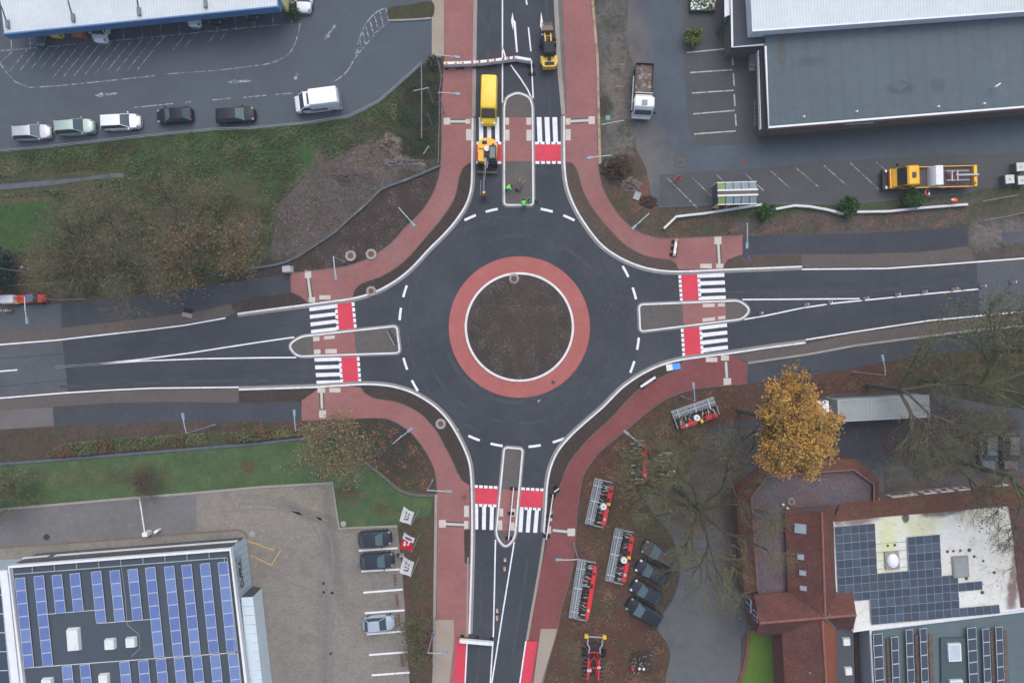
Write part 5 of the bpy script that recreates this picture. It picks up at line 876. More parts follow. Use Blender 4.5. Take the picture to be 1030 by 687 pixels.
t = thing('drain_slab', 'square grey slab with dark grate in the yard road', 'drain', G(684, 163.4, .016)); MB().box((0, 0, .02), (1.15, 1.25, .04), m_base).build('slab', t); MB().box((.05, 0, .045), (.42, .42, .02), m_dkmetal).build('grate', t)
t = thing('concrete_slab', 'pale tilted slab lying in brown soil beside the yard', 'slab', G(640.6, 197.4), R(-20)); MB().box((0, 0, .08), (.75, .95, .16), mat('bluish_slab', (150, 160, 164), .8)).build('slab', t, bevel=.03)
t = thing('service_cabinet', 'white service cabinet at the west end of red path', 'cabinet', G(291, 271.6), R(5)); MB().box((0, 0, .55), (.8, .6, 1.1), m_wht).build('body', t, bevel=.03); MB().box((0, 0, 1.13), (.9, .7, .06), m_metal).build('roof', t); MB().box((0, 0, .06), (1.0, .8, .12), m_kgrey).build('plinth', t)
t = thing('drain_block', 'grey block with dark opening at the west verge', 'drain', G(188.6, 317), R(-12)); MB().box((0, .0, .07), (1.2, .5, .14), m_kgrey).build('block', t); MB().box((0, .5, .05), (1.0, .55, .1), m_black).build('opening', t)
t = thing('steel_beam', 'dark steel channel lying on the west splitter island', 'beam', G(395, 339.4, .09), R(-62)); MB().box((0, 0, .08), (1.9, .5, .1), m_dkmetal).box((0, -.22, .16), (1.9, .06, .1), m_metal).build('channel', t)
# barrier gate over the dealer drive
t = thing('gate_barrier', 'white boom barrier across the dealer driveway', 'barrier', G(150.4, 535)); MB().box((0, 0, .55), (.6, .5, 1.1), m_wht).build('post_box', t, bevel=.03); MB().tube([(0, 0, 1.0), (-.6, 4.2, 1.05)], .075, m_wht, 6).build('boom', t); MB().box((-.62, 4.3, .5), (.18, .18, 1.0), m_metal).build('rest_post', t); MB().box((1.1, .25, .35), (.55, .28, .7), m_wht, R(35)).build('card_reader', t)
# flags
def cloth(name, c):
    m = paint(name, c, .8, .2); n = m.node_tree; b_ = n.nodes['Principled BSDF']; tr = n.nodes.new('ShaderNodeBsdfTranslucent'); tr.inputs[0].default_value = lin(c); mx = n.nodes.new('ShaderNodeMixShader'); mx.inputs[0].default_value = .45
    n.links.new(b_.outputs[0], mx.inputs[1]); n.links.new(tr.outputs[0], mx.inputs[2]); n.links.new(mx.outputs[0], n.nodes['Material Output'].inputs[0]); return m
m_fw = cloth('flag_white', (250, 250, 252)); m_fr = cloth('flag_red', (226, 40, 64))
def flag(base, label, red):
    w0 = G(*base); t = thing('flag_pole', label, 'flag', w0, group='flags at the dealer lot'); g = MB(); g.cyl((0, 0, 0), (0, 0, 6.6), .06, .04, m_lamp, 8); g.build('pole', t)
    g = MB(); nx, ny = 10, 10; A_ = Vector((-.05, 0, 6.5)); B2 = Vector((-.05, 0, 3.5)); vs = []
    for j in range(ny + 1):
        for i in range(nx + 1):
            u, v = i / nx, j / ny; p = A_.lerp(B2, v) + Vector((-1.2 * u, (.4 + .25 * v) * u + .05 * math.sin(u * 6 + v * 2), -.12 * u + .1 * math.sin(u * 5 + v * 4) * u)); p.y += .55 * v; vs.append(p)
    fs = [(j * (nx + 1) + i, (j + 1) * (nx + 1) + i, (j + 1) * (nx + 1) + i + 1, j * (nx + 1) + i + 1) for j in range(ny) for i in range(nx)]
    if red: g.add(vs, [f for k, f in enumerate(fs) if k // nx < 6], m_fr); g.add(vs, [f for k, f in enumerate(fs) if k // nx >= 6], m_fw)
    else: g.add(vs, fs, m_fw)
    g.build('cloth', t, smooth=60); g = MB()
    def q(u, v, s): p = vs[min(ny, round(v * ny)) * (nx + 1) + min(nx, round(u * nx))]; return p + Vector((0, .03 * s, .012 * s))
    def patch(u0, v0, u1, v1, m):
        for s in (-1, 1): g.add([q(u0, v0, s), q(u1, v0, s), q(u1, v1, s), q(u0, v1, s)], [(0, 1, 2, 3), (3, 2, 1, 0)], m)
    if red: patch(.3, .3, .5, .6, m_fw); patch(.6, .2, .8, .5, m_fw); patch(.2, .7, .8, .8, m_pl); patch(.4, .4, .7, .5, m_pl)
    else:
        patch(.3, .2, .7, .3, m_pr); patch(.3, .3, .4, .5, m_pr); patch(.5, .4, .7, .5, m_pr); patch(.3, .6, .5, .7, m_pr); patch(.6, .6, .7, .8, m_pr)
    g.build('print', t)
m_pr = cloth('flag_print', (140, 148, 164)); m_pl = cloth('flag_plum', (150, 84, 120))
flag((421.5, 512.8), 'white flag with grey print flying over the lawn corner', False); flag((422, 537.6), 'red and white flag beside two dark parked cars', True); flag((421.4, 560.6), 'white flag with grey print south of the red flag', False)
t = thing('lawn_sign', 'small pale sign post at the foot of the red flag', 'sign', G(405, 557)); MB().box((0, 0, .4), (.5, .3, .8), m_kgrey).build('plinth', t); MB().box((-.5, -.05, .3), (.3, .3, .6), m_dkmetal).build('light_box', t)
for (x, y, lab) in ((397.5, 583, 'brick stud row in the first empty bay below the cars'), (399.4, 603, 'brick stud row in the second empty bay below the cars'), (401.4, 623, 'brick stud row in front of the silver car'), (404.6, 664, 'brick stud row in the empty bay south of silver car')):
    g = MB()
    for k in range(4): g.box((0, (k - 1.5) * .38, .07), (.26, .2, .14), m_rc)
    tag(g.build('wheel_stop', loc=G(x, y, .008), rz=R(4)), lab, 'wheel stop', 'brick wheel stops in dealer bays')
# glass shelter
t = thing('cycle_shelter', 'glass roofed cycle shelter with green glazed end bay', 'shelter', G(735, 198.6), R(1.5))
m_pg = paint('pale_glass', (124, 140, 146), .5, .3); m_gg = paint('green_glass', (124, 146, 76), .5, .3); m_alu = paint('aluminium', (214, 218, 220), .4, .5)
Lx, Ly = 4.5, 2.5
for k in range(5):
    m = m_gg if k == 0 else m_pg; x0 = -Lx / 2 + k * Lx / 5; x1 = x0 + Lx / 5
    for s in (-1, 1): g = MB(); g.add([(x0 + .04, s * .3, 2.5), (x1 - .04, s * .3, 2.5), (x1 - .04, s * Ly / 2, 2.2), (x0 + .04, s * Ly / 2, 2.2)], [(0, 1, 2, 3) if s < 0 else (3, 2, 1, 0)], m); g.build('roof_pane', t)
g = MB()
for s in (-1, 1): g.box((0, s * .3, 2.52), (Lx + .1, .2, .07), m_alu); g.box((0, s * Ly / 2, 2.2), (Lx + .06, .1, .1), m_alu)
for k in range(6):
    x = -Lx / 2 + k * Lx / 5
    for s in (-1, 1): g.tube([(x, s * .3, 2.53), (x, s * Ly / 2, 2.23)], .04, m_dkmetal, 4)
g.box((0, 0, 2.42), (Lx, .4, .06), mat('gutter_rust', (112, 98, 90), .9)); g.build('roof_frame', t)
for x in (-Lx / 2, -Lx / 6, Lx / 6, Lx / 2):
    for s in (-1, 1): MB().box((x, s * Ly / 2, 1.1), (.08, .08, 2.2), m_alu).build('post', t)
g = MB(); g.box((-Lx / 2 + .02, 0, 1.2), (.04, Ly - .2, 1.7), m_glass); g.build('end_pane', t)
t = thing('bicycle', 'bicycle with yellow bag leaning at the glass shelter', 'bicycle', G(723, 209.6), R(4))
for x in (-.52, .52):
    g = MB(); g.tube([(x + .33 * math.cos(a * PI / 8), 0, .33 + .33 * math.sin(a * PI / 8)) for a in range(17)], .025, m_black, 5); g.build('wheel', t)
g = MB(); g.tube([(-.52, 0, .33), (-.2, 0, .85), (.4, 0, .85), (.52, 0, .33)], .025, m_redm, 5); g.tube([(-.2, 0, .85), (0, 0, .3), (.4, 0, .85)], .025, m_redm, 5); g.build('frame', t); MB().tube([(.4, -.28, 1.0), (.4, .28, 1.0)], .02, m_black, 5).build('handlebar', t); MB().box((-.25, 0, .95), (.26, .14, .06), m_black).build('saddle', t); MB().box((-.5, 0, .85), (.4, .32, .28), m_plast_y).build('bag', t)
# supermarket totem
t = thing('sign_totem', 'pale yellow sign totem beside the supermarket corner', 'sign', G(291.6, 10)); MB().box((0, 0, 2.0), (.3, 1.4, 4.0), mat('totem_cream', (210, 208, 150), .5)).build('panel', t); MB().box((.3, 0, .2), (.8, 1.6, .4), m_kgrey).build('base', t)
t = thing('flower_box', 'planter box of mixed flowers beside the hall awning', 'planter', G(705.6, 5.6)); MB().box((0, 0, .3), (3.0, 1.9, .6), mat('flower_soil', (70, 82, 66), .95, var=[(5, .7, 1.3)])).build('box', t); g = MB()
for i in range(170): g.box((random.uniform(-1.4, 1.4), random.uniform(-.85, .85), .66 + .1 * random.random()), (.16, .16, .1), random.choice([m_wht, paint('flower_green', (80, 120, 84)), paint('flower_green', (80, 120, 84)), paint('flower_grey', (170, 184, 178)), MATS['flower_green'], m_redm if i % 5 == 0 else m_wht]), random.random() * 3)
g.build('flowers', t)
for (x, y, lab) in ((1015.8, 180.4, 'pale crate at the yard edge, the western of the three'), (1028.4, 181.4, 'pale crate at the yard edge, southeast of the three'), (1027, 168, 'pale crate at the yard edge, north of the three')):
    t = thing('storage_crate', lab, 'crate', Vector((*P(x, y, 1.1)[:2], .02)), R(4), 'pale crates at the yard edge'); MB().box((0, 0, .55), (1.1, 1.05, .9), mat('crate_grey', (88, 92, 96), .7)).build('cage', t); MB().box((0, 0, 1.05), (1.0, .98, .1), paint('crate_lid', (200, 202, 192))).build('lid', t); MB().cyl((0, 0, 1.1), (0, 0, 1.16), .14, .14, m_metal, 10).build('cap', t)
    MB().box((0, 0, .06), (1.15, 1.1, .12), mat('pallet_wood', (128, 110, 90), .9)).build('pallet', t)
# ================================================================== VEHICLES
m_tyre = paint('tyre_rubber', (30, 31, 33), .85, .2); m_rim = paint('wheel_rim', (128, 132, 136), .4, .5, .5); m_lampw = paint('headlamp_glass', (216, 222, 226), .1, .7); m_lampd = paint('headlamp_dull', (132, 138, 142), .2, .6); m_taill = paint('tail_lamp_red', (150, 24, 28), .2, .6); m_cglass = paint('car_glass', (62, 80, 90), .08, .7); m_cglass2 = paint('car_glass_pale', (86, 106, 112), .15, .5); m_trim = paint('dark_trim', (34, 36, 40), .6, .4)
def wheel(par, x, y, r=.32, w=.22, name='wheel'):
    o = MB().cyl((0, -w / 2, 0), (0, w / 2, 0), r, r, m_tyre, 16).build(name, par, smooth=40); o.location = (x, y, r)
    s = 1 if y > 0 else -1; MB().cyl((0, s * (w / 2 - .01), 0), (0, s * (w / 2 + .015), 0), r * .62, r * .58, m_rim, 12).build('rim', o); return o
KIND = {'hatch': (.24, .05, -.30, -.45), 'estate': (.24, .06, -.41, -.475), 'suv': (.25, .08, -.40, -.47), 'sedan': (.2, .02, -.2, -.36), 'mpv': (.32, .16, -.43, -.48)}
def hull(mb, L, W, st, m, zb=.24):
    rings = []
    for (x, hw, zt) in st:
        w_ = hw * W / 2; rings.append([(x * L, -w_, zb), (x * L, -w_, zb + .3), (x * L, -w_ * .975, zt - .12), (x * L, -w_ * .9, zt - .03), (x * L, -w_ * .55, zt + .015), (x * L, w_ * .55, zt + .015), (x * L, w_ * .9, zt - .03), (x * L, w_ * .975, zt - .12), (x * L, w_, zb + .3), (x * L, w_, zb)])
    mb.loft(rings, m)
def car(label, xy, ang, L, W, Ht, m, kind='hatch', cat='car', glass=None, bright_lamps=False, group=None, zmid=.8, rails=False, bonnet=None):
    p = P(*xy, zmid); t = thing('parked_car', label, cat, (p.x, p.y, .018), R(ang), group); gl = glass or m_cglass
    xw, xf, xr, xb = [v * L for v in KIND[kind]]; belt = Ht * .62; hood = belt * .98
    g = MB(); hull(g, L, W, [(-.5, .5, belt * .78), (-.49, .7, belt * .9), (-.465, .85, belt * .97), (-.41, .95, belt), (-.3, 1, belt), (0, 1, belt), (.2, .99, belt), (.28, .975, hood), (.37, .93, hood * .95), (.43, .85, hood * .89), (.47, .72, hood * .81), (.49, .55, hood * .72), (.5, .38, hood * .62)], m)
    bw, rw_ = W * .45, W * .345
    B = lambda x, s: Vector((x, s * bw, belt - .01)); T = lambda x, s: Vector((x, s * rw_, Ht))
    Tf, Tr = xf, xr
    roof = [[(Tr - .05, s * rw_ * .93, Ht - .03) for s in (-1, -.5, .5, 1)], [(Tr + .12, s * rw_, Ht) for s in (-1, -.5, .5, 1)], [((Tr + Tf) / 2, s * rw_ * 1.02, Ht + (.045 if abs(s) < 1 else .01)) for s in (-1, -.5, .5, 1)], [(Tf - .1, s * rw_, Ht) for s in (-1, -.5, .5, 1)], [(Tf + .04, s * rw_ * .94, Ht - .035) for s in (-1, -.5, .5, 1)]]
    rr = [[(a[0], a[1], a[2]) for a in r] + [(r[3][0], r[3][1], r[3][2] - .05), (r[0][0], r[0][1], r[0][2] - .05)] for r in roof]; g.loft(rr, m)
    for s in (-1, 1):
        g.tube([B(xw, s), T(Tf, s * .96)], .045, m, 5); g.tube([B(xb, s), T(Tr, s * .95)], .06, m, 5); g.tube([B((xw + xb) / 2 - .1, s), T((Tf + Tr) / 2, s)], .035, m_trim, 5)
        if kind in ('estate', 'suv', 'mpv') and rails: g.tube([T(Tr + .1, s * .98) + Vector((0, 0, .06)), T(Tf - .2, s * .98) + Vector((0, 0, .06))], .025, m_trim, 4)
    g.box((L * .495, 0, .45), (.06, W * .5, .2), m_trim); g.build('body', t, smooth=38)
    g = MB(); g.quad(B(xw, -1), B(xw, 1), T(Tf, .94), T(Tf, -.94), gl); g.build('windscreen', t)
    g = MB(); g.quad(B(xb, 1), B(xb, -1), T(Tr, -.93), T(Tr, .93), m_cglass); g.build('rear_window', t)
    for s in (-1, 1):
        q = [B(xw - .05, s * .995), B(xb + .05, s * .995), T(Tr + .02, s * .985), T(Tf - .02, s * .985)]; g = MB(); g.quad(*(q if s < 0 else q[::-1]), m_cglass); g.build('side_window', t)
        for x in (-.31, .31): wheel(t, x * L, s * (W / 2 - .12))
        g = MB(); g.ball((L * .435, s * W * .35, hood * .84), .17, m_lampw if bright_lamps else m_lampd, 8, 6, (1.1, .9, .5)); g.build('headlight', t)
        g = MB(); g.box((-L * .465, s * W * .4, belt * .86), (.12, .2, .22), m_taill); g.build('tail_light', t)
        g = MB(); g.ball((xw - .12, s * (W / 2 + .08), belt + .05), .11, m if kind != 'sedan' else m_trim, 8, 6, (.8, 1.1, .8)); g.build('mirror', t)
    return t
cw = paint('car_white', (232, 235, 238), .25, .5, coat=.4); cs = paint('car_silver', (190, 194, 200), .3, .5, .3, .4); cgr = paint('car_pale_green', (166, 184, 176), .3, .5, .2, .4); cb = paint('car_black', (30, 33, 40), .35, .25); cdg = paint('car_dark_grey', (46, 52, 60), .35, .25); cbg = paint('car_blue_grey', (84, 100, 112), .25, .5, .2, .4); cye = paint('car_yellow', (222, 206, 60), .3); cor = paint('car_orange', (200, 98, 48), .3); cpk = paint('car_dusky_pink', (126, 114, 114), .3, .5, .2); cld = mat('car_leafy_brown', (78, 70, 64), .6, .3, var=[(2.5, .8, 1.2), (9, .75, 1.25)], tint=[(3, .5, .6, (62, 64, 70), .7)], world=False)
CP = 'cars parked along the car park fence'
car('silver estate car at the far west end of the fence row', (32, 133), 3, 4.35, 1.75, 1.5, cs, 'estate', group=CP, rails=True)
car('pale green off roader parked between silver and white cars', (75.5, 128), 4, 4.5, 1.75, 1.75, cgr, 'suv', group=CP, rails=True)
car('white estate car with tow bar in the fence row', (121, 122.6), 3, 4.6, 1.8, 1.55, cw, 'suv', group=CP)
car('black hatchback with red tail lights facing west', (175, 116), 184, 4.2, 1.78, 1.45, cb, 'hatch', group=CP, glass=m_cglass2)
car('black estate car parked nearest the white van', (236.5, 115.6), 4, 4.6, 1.8, 1.45, cb, 'estate', group=CP, glass=m_cglass2)
CB = 'cars under the supermarket canopy'
car('dark blue grey car at the west end under the canopy', (40, 29), 267, 4.2, 1.75, 1.45, cbg, 'hatch', group=CB, zmid=.6); car('yellow car mostly hidden under the canopy', (57, 21), 87, 3.9, 1.7, 1.45, cye, 'hatch', group=CB, zmid=.6); car('orange car mostly hidden under the canopy', (79, 20.6), 87, 3.9, 1.7, 1.5, cor, 'hatch', group=CB, zmid=.6)
car('white people carrier nosing out under the canopy', (102, 24), 267, 4.6, 1.85, 1.75, cw, 'mpv', group=CB, zmid=.6, glass=m_trim); car('white car under the east half of the canopy', (196, 9.6), 267, 4.2, 1.78, 1.5, cw, 'hatch', group=CB, zmid=.6); car('black car beside a white one under the canopy', (217.6, 6.6), 267, 4.3, 1.78, 1.48, cb, 'hatch', group=CB, zmid=.6); car('dark car at the east end under the canopy', (255, 1.6), 267, 4.3, 1.78, 1.48, cdg, 'hatch', group=CB, zmid=.6)
car('pale white car at the supermarket sign totem', (306, -6), 268, 4.3, 1.8, 1.5, cw, 'hatch', glass=m_cglass2)
CD = 'cars in the dealer bays'
car('dark grey car in the northernmost dealer bay', (377, 542), 4, 3.85, 1.85, 1.5, cdg, 'hatch', group=CD, glass=m_cglass2); car('dark grey car in the second dealer bay from north', (379, 564), 4, 3.95, 1.85, 1.5, cdg, 'hatch', group=CD, glass=m_cglass2); car('pale silver blue car alone in a dealer bay', (381, 627.4), 5, 3.7, 1.72, 1.45, paint('car_pale_blue', (176, 190, 202), .3, .5, .2, .4), 'hatch', group=CD)
CF = 'cars beside the farm yard'
car('dusty leaf covered car, northernmost by the harrows', (663.6, 557.4), 153, 4.4, 1.85, 1.5, cld, 'hatch', group=CF, glass=m_cglass2); car('dark car with white headlights beside the leafy one', (655.6, 575.6), 152, 3.9, 1.75, 1.45, cdg, 'hatch', group=CF, glass=m_cglass2, bright_lamps=True); car('dark car with white headlights, second from the south', (650.4, 596), 150, 3.9, 1.75, 1.45, cdg, 'hatch', group=CF, glass=m_cglass2, bright_lamps=True); car('dark long estate, southernmost of the farm yard cars', (647.6, 616), 149, 4.4, 1.85, 1.48, paint('car_navy', (32, 38, 47), .35, .25), 'estate', group=CF, glass=m_cglass2)
car('grey car under the mossy branches by solar hall', (994.6, 455), 270, 4.2, 1.72, 1.42, paint('car_steel', (112, 120, 132), .35, .3), 'estate', glass=m_cglass, rails=True); car('dusky pink car under branches at the yard end', (1017, 454.6), 270, 4.3, 1.75, 1.45, cpk, 'estate', glass=m_cglass, rails=True)
# vans
def van(label, xy, ang, L, W, Ht, m, zmid, roofbox=False):
    p = P(*xy, zmid); t = thing('delivery_van', label, 'van', (p.x, p.y, .018), R(ang)); g = MB(); hw = W / 2; belt = 1.25
    hull(g, L, W, [(-.5, .9, belt), (-.49, .98, belt), (-.2, 1, belt), (.2, 1, belt), (.32, .99, belt), (.37, .97, 1.12), (.44, .92, 1.0), (.485, .8, .88), (.5, .6, .7)], m, .3)
    x0, x1 = -L * .495, L * (.2 if not roofbox else .1)
    sec = lambda x, k, z: [(x, -hw * .985, belt - .05), (x, -hw * .96 * k, z - .22), (x, -hw * .86 * k, z - .05), (x, -hw * .5 * k, z), (x, hw * .5 * k, z), (x, hw * .86 * k, z - .05), (x, hw * .96 * k, z - .22), (x, hw * .985, belt - .05)]
    g.loft([sec(x0, .97, Ht - .06), sec(x0 + .15, 1, Ht), sec(x1 - .3, 1, Ht), sec(x1, .98, Ht - (.06 if not roofbox else .02))], m)
    if roofbox: g.loft([sec(x1 - .02, .95, Ht - .45), sec(L * .24, .95, Ht - .5)], m); g.box((x1 + .24, 0, Ht - .44), (.16, W * .6, .06), m_trim)
    else: g.loft([sec(x1, .98, Ht - .06), sec(L * .23, .95, Ht - .14)], m)
    zf = Ht - (.14 if not roofbox else .5)
    for s in (-1, 1): g.tube([(L * .37, s * hw * .93, belt - .02), (L * .24, s * hw * .86, zf - .1)], .06, m, 6)
    g.build('body', t, smooth=40)
    MB().quad((L * .372, -hw * .9, belt - .03), (L * .372, hw * .9, belt - .03), (L * .236, hw * .82, zf - .04), (L * .236, -hw * .82, zf - .04), m_cglass).build('windscreen', t)
    for s in (-1, 1):
        q = [(L * .36, s * hw * .985, belt - .02), (L * .12, s * hw * .99, belt - .02), (L * .14, s * hw * .95, zf - .25), (L * .25, s * hw * .93, zf - .25)]; g = MB(); g.quad(*(q if s < 0 else q[::-1]), m_cglass); g.build('side_window', t)
        for x in (-.3, .32): wheel(t, x * L, s * (hw - .13), .35, .24)
        MB().ball((L * .462, s * hw * .74, .86), .17, m_lampw, 8, 6, (1, .9, .8)).build('headlight', t); MB().box((-L * .5, s * hw * .88, 1.1), (.06, .14, .4), m_taill).build('tail_light', t); MB().box((L * .33, s * (hw + .12), belt + .15), (.1, .24, .3), m_trim).build('mirror', t)
    if roofbox: MB().box((-.4, hw + .005, 1.1), (1.5, .02, .5), paint('van_livery', (150, 90, 84), .4)).box((.6, hw + .005, 1.1), (.5, .02, .4), m_redm).build('livery', t); MB().box((x0 - .05, 0, 1.3), (.08, W * .8, 1.4), m_metal).build('rear_door', t)
    return t
m_vy = paint('van_yellow', (238, 200, 40), .35, .5, coat=.2)
van('long yellow van standing on the north entry lane', (491.6, 101.4), 268.5, 5.2, 1.9, 2.55, m_vy, 1.5); van('white high roof van parked at the car park fence bend', (318, 101), 187, 5.3, 2.05, 2.65, cw, 1.4, True)
# tipper lorry
def tipper():
    p = P(647, 90.5, 1.4); t = thing('tipper_truck', 'white cabbed tipper lorry loaded with brown soil in the yard', 'truck', (p.x, p.y, .018), R(267)); L, W = 6.1, 2.3
    MB().box((0, 0, .75), (L - .3, .9, .3), m_trim).build('chassis', t); mdirt = mat('soil_load', (110, 96, 90), .98, .05, var=[(2, .7, 1.25), (7, .7, 1.3)], tint=[(1.3, .52, .62, (176, 170, 164), .7)], world=False)
    g = MB(); g.box((-1.15, 0, 1.05), (3.5, 2.0, .1), m_metal); 
    for s in (-1, 1): g.box((-1.15, s * 1.02, 1.45), (3.5, .07, .8), m_dkmetal)
    g.box((-2.9, 0, 1.45), (.07, 2.0, .8), m_dkmetal); g.box((.62, 0, 1.6), (.08, 2.0, 1.1), m_metal); g.build('tipping_body', t); g = MB(); N = 10
    vs = [(-2.83 + 3.4 * i / N, -.97 + 1.94 * j / 6, 1.5 + .32 * math.sin(PI * i / N) * math.sin(PI * j / 6) + random.uniform(-.06, .06)) for i in range(N + 1) for j in range(7)]
    g.add(vs, [(i * 7 + j, (i + 1) * 7 + j, (i + 1) * 7 + j + 1, i * 7 + j + 1) for i in range(N) for j in range(6)], mdirt); g.build('soil_load', t)
    g = MB(); g.loft([[(x, -h, .6), (x, -h, z - .15), (x, -h * .9, z), (x, h * .9, z), (x, h, z - .15), (x, h, .6)] for x, h, z in ((1.25, 1.1, 2.7), (1.4, 1.15, 2.78), (2.35, 1.15, 2.75), (2.62, 1.1, 2.4), (2.95, 1.08, 1.5), (3.02, 1.0, 1.2))], m_wht); g.build('cab', t, smooth=35)
    MB().box((1.95, 0, 2.82), (.55, .6, .06), paint('hatch_grey', (120, 128, 136))).build('roof_hatch', t); MB().quad((2.96, -.95, 1.62), (2.96, .95, 1.62), (2.69, .95, 2.36), (2.69, -.95, 2.36), m_cglass).build('windscreen', t)
    MB().box((.95, 0, 1.6), (.3, 1.9, .9), m_metal).build('exhaust_rack', t); MB().box((3.05, 0, .75), (.2, 2.1, .4), m_wht).build('bumper', t)
    for s in (-1, 1):
        q = [(2.75, s * 1.16, 1.6), (1.6, s * 1.16, 1.6), (1.6, s * 1.15, 2.4), (2.45, s * 1.15, 2.4)]; g = MB(); g.quad(*(q if s < 0 else q[::-1]), m_cglass); g.build('side_window', t)
        for x in (-2.1, -1.0, 2.1): wheel(t, x, s * .95, .46, .3)
        MB().box((2.75, s * 1.35, 1.9), (.12, .25, .5), m_trim).build('mirror', t); MB().box((3.1, s * .8, .85), (.08, .3, .16), m_lampw).build('headlight', t); MB().box((-.1, s * 1.12, .9), (3.2, .1, .18), m_wht if s < 0 else m_dkmetal).build('side_guard', t)
tipper()
m_tine_ = paint('dull_steel', (132, 142, 150), .5, .4, .3)
def flatbed():
    p = P(937, 178, 1.6); t = thing('flatbed_truck', 'yellow road works lorry with open bed, white hood and steel frame', 'truck', (p.x, p.y, .018), R(181.5)); my = paint('truck_yellow', (238, 182, 34), .35, .5, coat=.2); mw = mat('bed_boards', (92, 82, 84), .9, .15, var=[(2, .85, 1.15), (8, .85, 1.15)], world=False)
    MB().box((-.2, 0, .8), (9.2, .9, .3), m_trim).build('chassis', t); g = MB(); g.box((-1.6, 0, 1.15), (6.9, 2.3, .1), mw)
    g.build('load_bed', t); 
    for s in (-1, 1): MB().box((-1.6, s * 1.18, 1.34), (6.9, .08, .32), my).build('side_board', t)
    MB().box((-5.0, 0, 1.42), (.36, 2.4, .52), my).build('tail_board', t); MB().box((1.9, 0, 1.75), (.1, 2.3, 1.2), mw).build('head_board', t)
    g = MB(); g.loft([[(x, -h, .6), (x, -h, z - .2), (x, -h * .88, z), (x, h * .88, z), (x, h, z - .2), (x, h, .6)] for x, h, z in ((2.05, 1.1, 2.7), (2.2, 1.16, 2.8), (3.2, 1.14, 2.78), (3.4, 1.1, 2.6), (4.0, 1.08, 1.75), (4.35, 1.08, 1.35))], my); g.build('cab', t, smooth=35)
    MB().box((2.7, 0, 2.84), (.42, .62, .06), mw).build('roof_hatch', t); MB().quad((4.05, -1.0, 1.78), (4.05, 1.0, 1.78), (3.42, 1.0, 2.66), (3.42, -1.0, 2.66), m_trim).build('windscreen', t); MB().box((4.4, 0, .95), (.3, 2.2, .5), my).box((4.58, 0, 1.05), (.05, 1.6, .18), m_br).build('bumper', t); MB().box((4.85, 0, .6), (.7, 2.3, .35), m_trim).box((4.85, -.95, .85), (.2, .3, .2), m_lampw).box((4.85, .95, .85), (.2, .3, .2), m_lampw).build('front_attachment', t)
    g = MB(); g.loft([[(x, -1.1, 1.2), (x, -1.1, z), (x, 1.1, z), (x, 1.1, 1.2)] for x, z in ((.0 - .9, 2.3), (-.5, 2.42), (-.05, 2.36), (.2, 2.0), (.28, 1.5))], m_wht); g.build('white_hood', t, smooth=40)
    g = MB()
    for y in (-.55, .5): g.box((-2.9, y, 1.75), (2.6, .15, .16), m_tine_)
    g.box((-3.9, -.05, 1.9), (2.6, .18, .18), m_metal); g.box((-2.8, 0, 1.85), (.14, 1.2, .14), m_metal); g.box((-2.2, 0, 1.8), (.14, 1.2, .14), m_metal); g.build('steel_frame', t)
    g = MB(); g.tube([(-1.3, -1, 1.3), (-2.4, .2, 1.9), (-3.2, 1.0, 1.3)], .03, m_redm, 4); g.tube([(-1.3, 1, 1.3), (-2.6, -.2, 1.9), (-3.2, -1.0, 1.3)], .03, m_redm, 4); g.build('lashing_strap', t)
    for s in (-1, 1):
        q = [(3.95, s * 1.17, 1.7), (2.7, s * 1.17, 1.7), (2.7, s * 1.16, 2.45), (3.7, s * 1.16, 2.45)]; g = MB(); g.quad(*(q if s < 0 else q[::-1]), m_cglass); g.build('side_window', t)
        for x in (-3.2, -2.0, 3.3): wheel(t, x, s * .97, .48, .3)
        MB().box((4.05, s * 1.38, 1.9), (.12, .25, .5), m_trim).build('mirror', t)
    MB().ball((-4.9, .8, 1.8), .2, m_plast_y, 8, 6).build('beacon_lamp', t)
flatbed()
def semi():
    p = P(884.6, 410, 2.6); t = thing('semi_trailer_truck', 'long pale box trailer lorry half hidden by the golden tree', 'truck', (p.x, p.y, .012), R(183)); mt = mat('trailer_top', (146, 154, 154), .6, .3, var=[(.7, .92, 1.06), (4, .93, 1.06)], tint=[(.8, .55, .68, (150, 156, 150), .6)], world=False)
    g = MB(); g.box((0, 0, 2.2), (10.2, 2.42, 2.5), mt); g.build('trailer_box', t, bevel=.05); g = MB()
    for s in (-1, 1): g.box((0, s * 1.2, 3.46), (10.3, .1, .08), m_metal)
    for s in (-5.1, 5.1, 1.4): g.box((s, 0, 3.47), (.1, 2.4, .06), m_metal)
    g.build('roof_trim', t); MB().box((-1, 0, .85), (8, .9, .25), m_trim).build('chassis', t); MB().box((4.6, .75, 3.47), (.6, .4, .03), paint('rust_patch', (150, 84, 70), .9)).build('rust_patch', t)
    g = MB(); g.loft([[(x, -h, .7), (x, -h, z - .2), (x, -h * .9, z), (x, h * .9, z), (x, h, z - .2), (x, h, .7)] for x, h, z in ((5.9, 1.15, 3.0), (6.1, 1.2, 3.1), (7.4, 1.2, 3.05), (7.8, 1.15, 2.5), (8.0, 1.12, 1.5))], m_wht); g.build('cab', t, smooth=35); MB().box((5.5, 0, 1.0), (1.0, 1.2, .3), m_trim).build('coupling', t)
    MB().quad((7.98, -.95, 1.75), (7.98, .95, 1.75), (7.84, .95, 2.45), (7.84, -.95, 2.45), m_cglass).build('windscreen', t)
    for s in (-1, 1):
        for x in (-4, -3, 5.6, 7.1): wheel(t, x, s * .97, .48, .3)
semi()
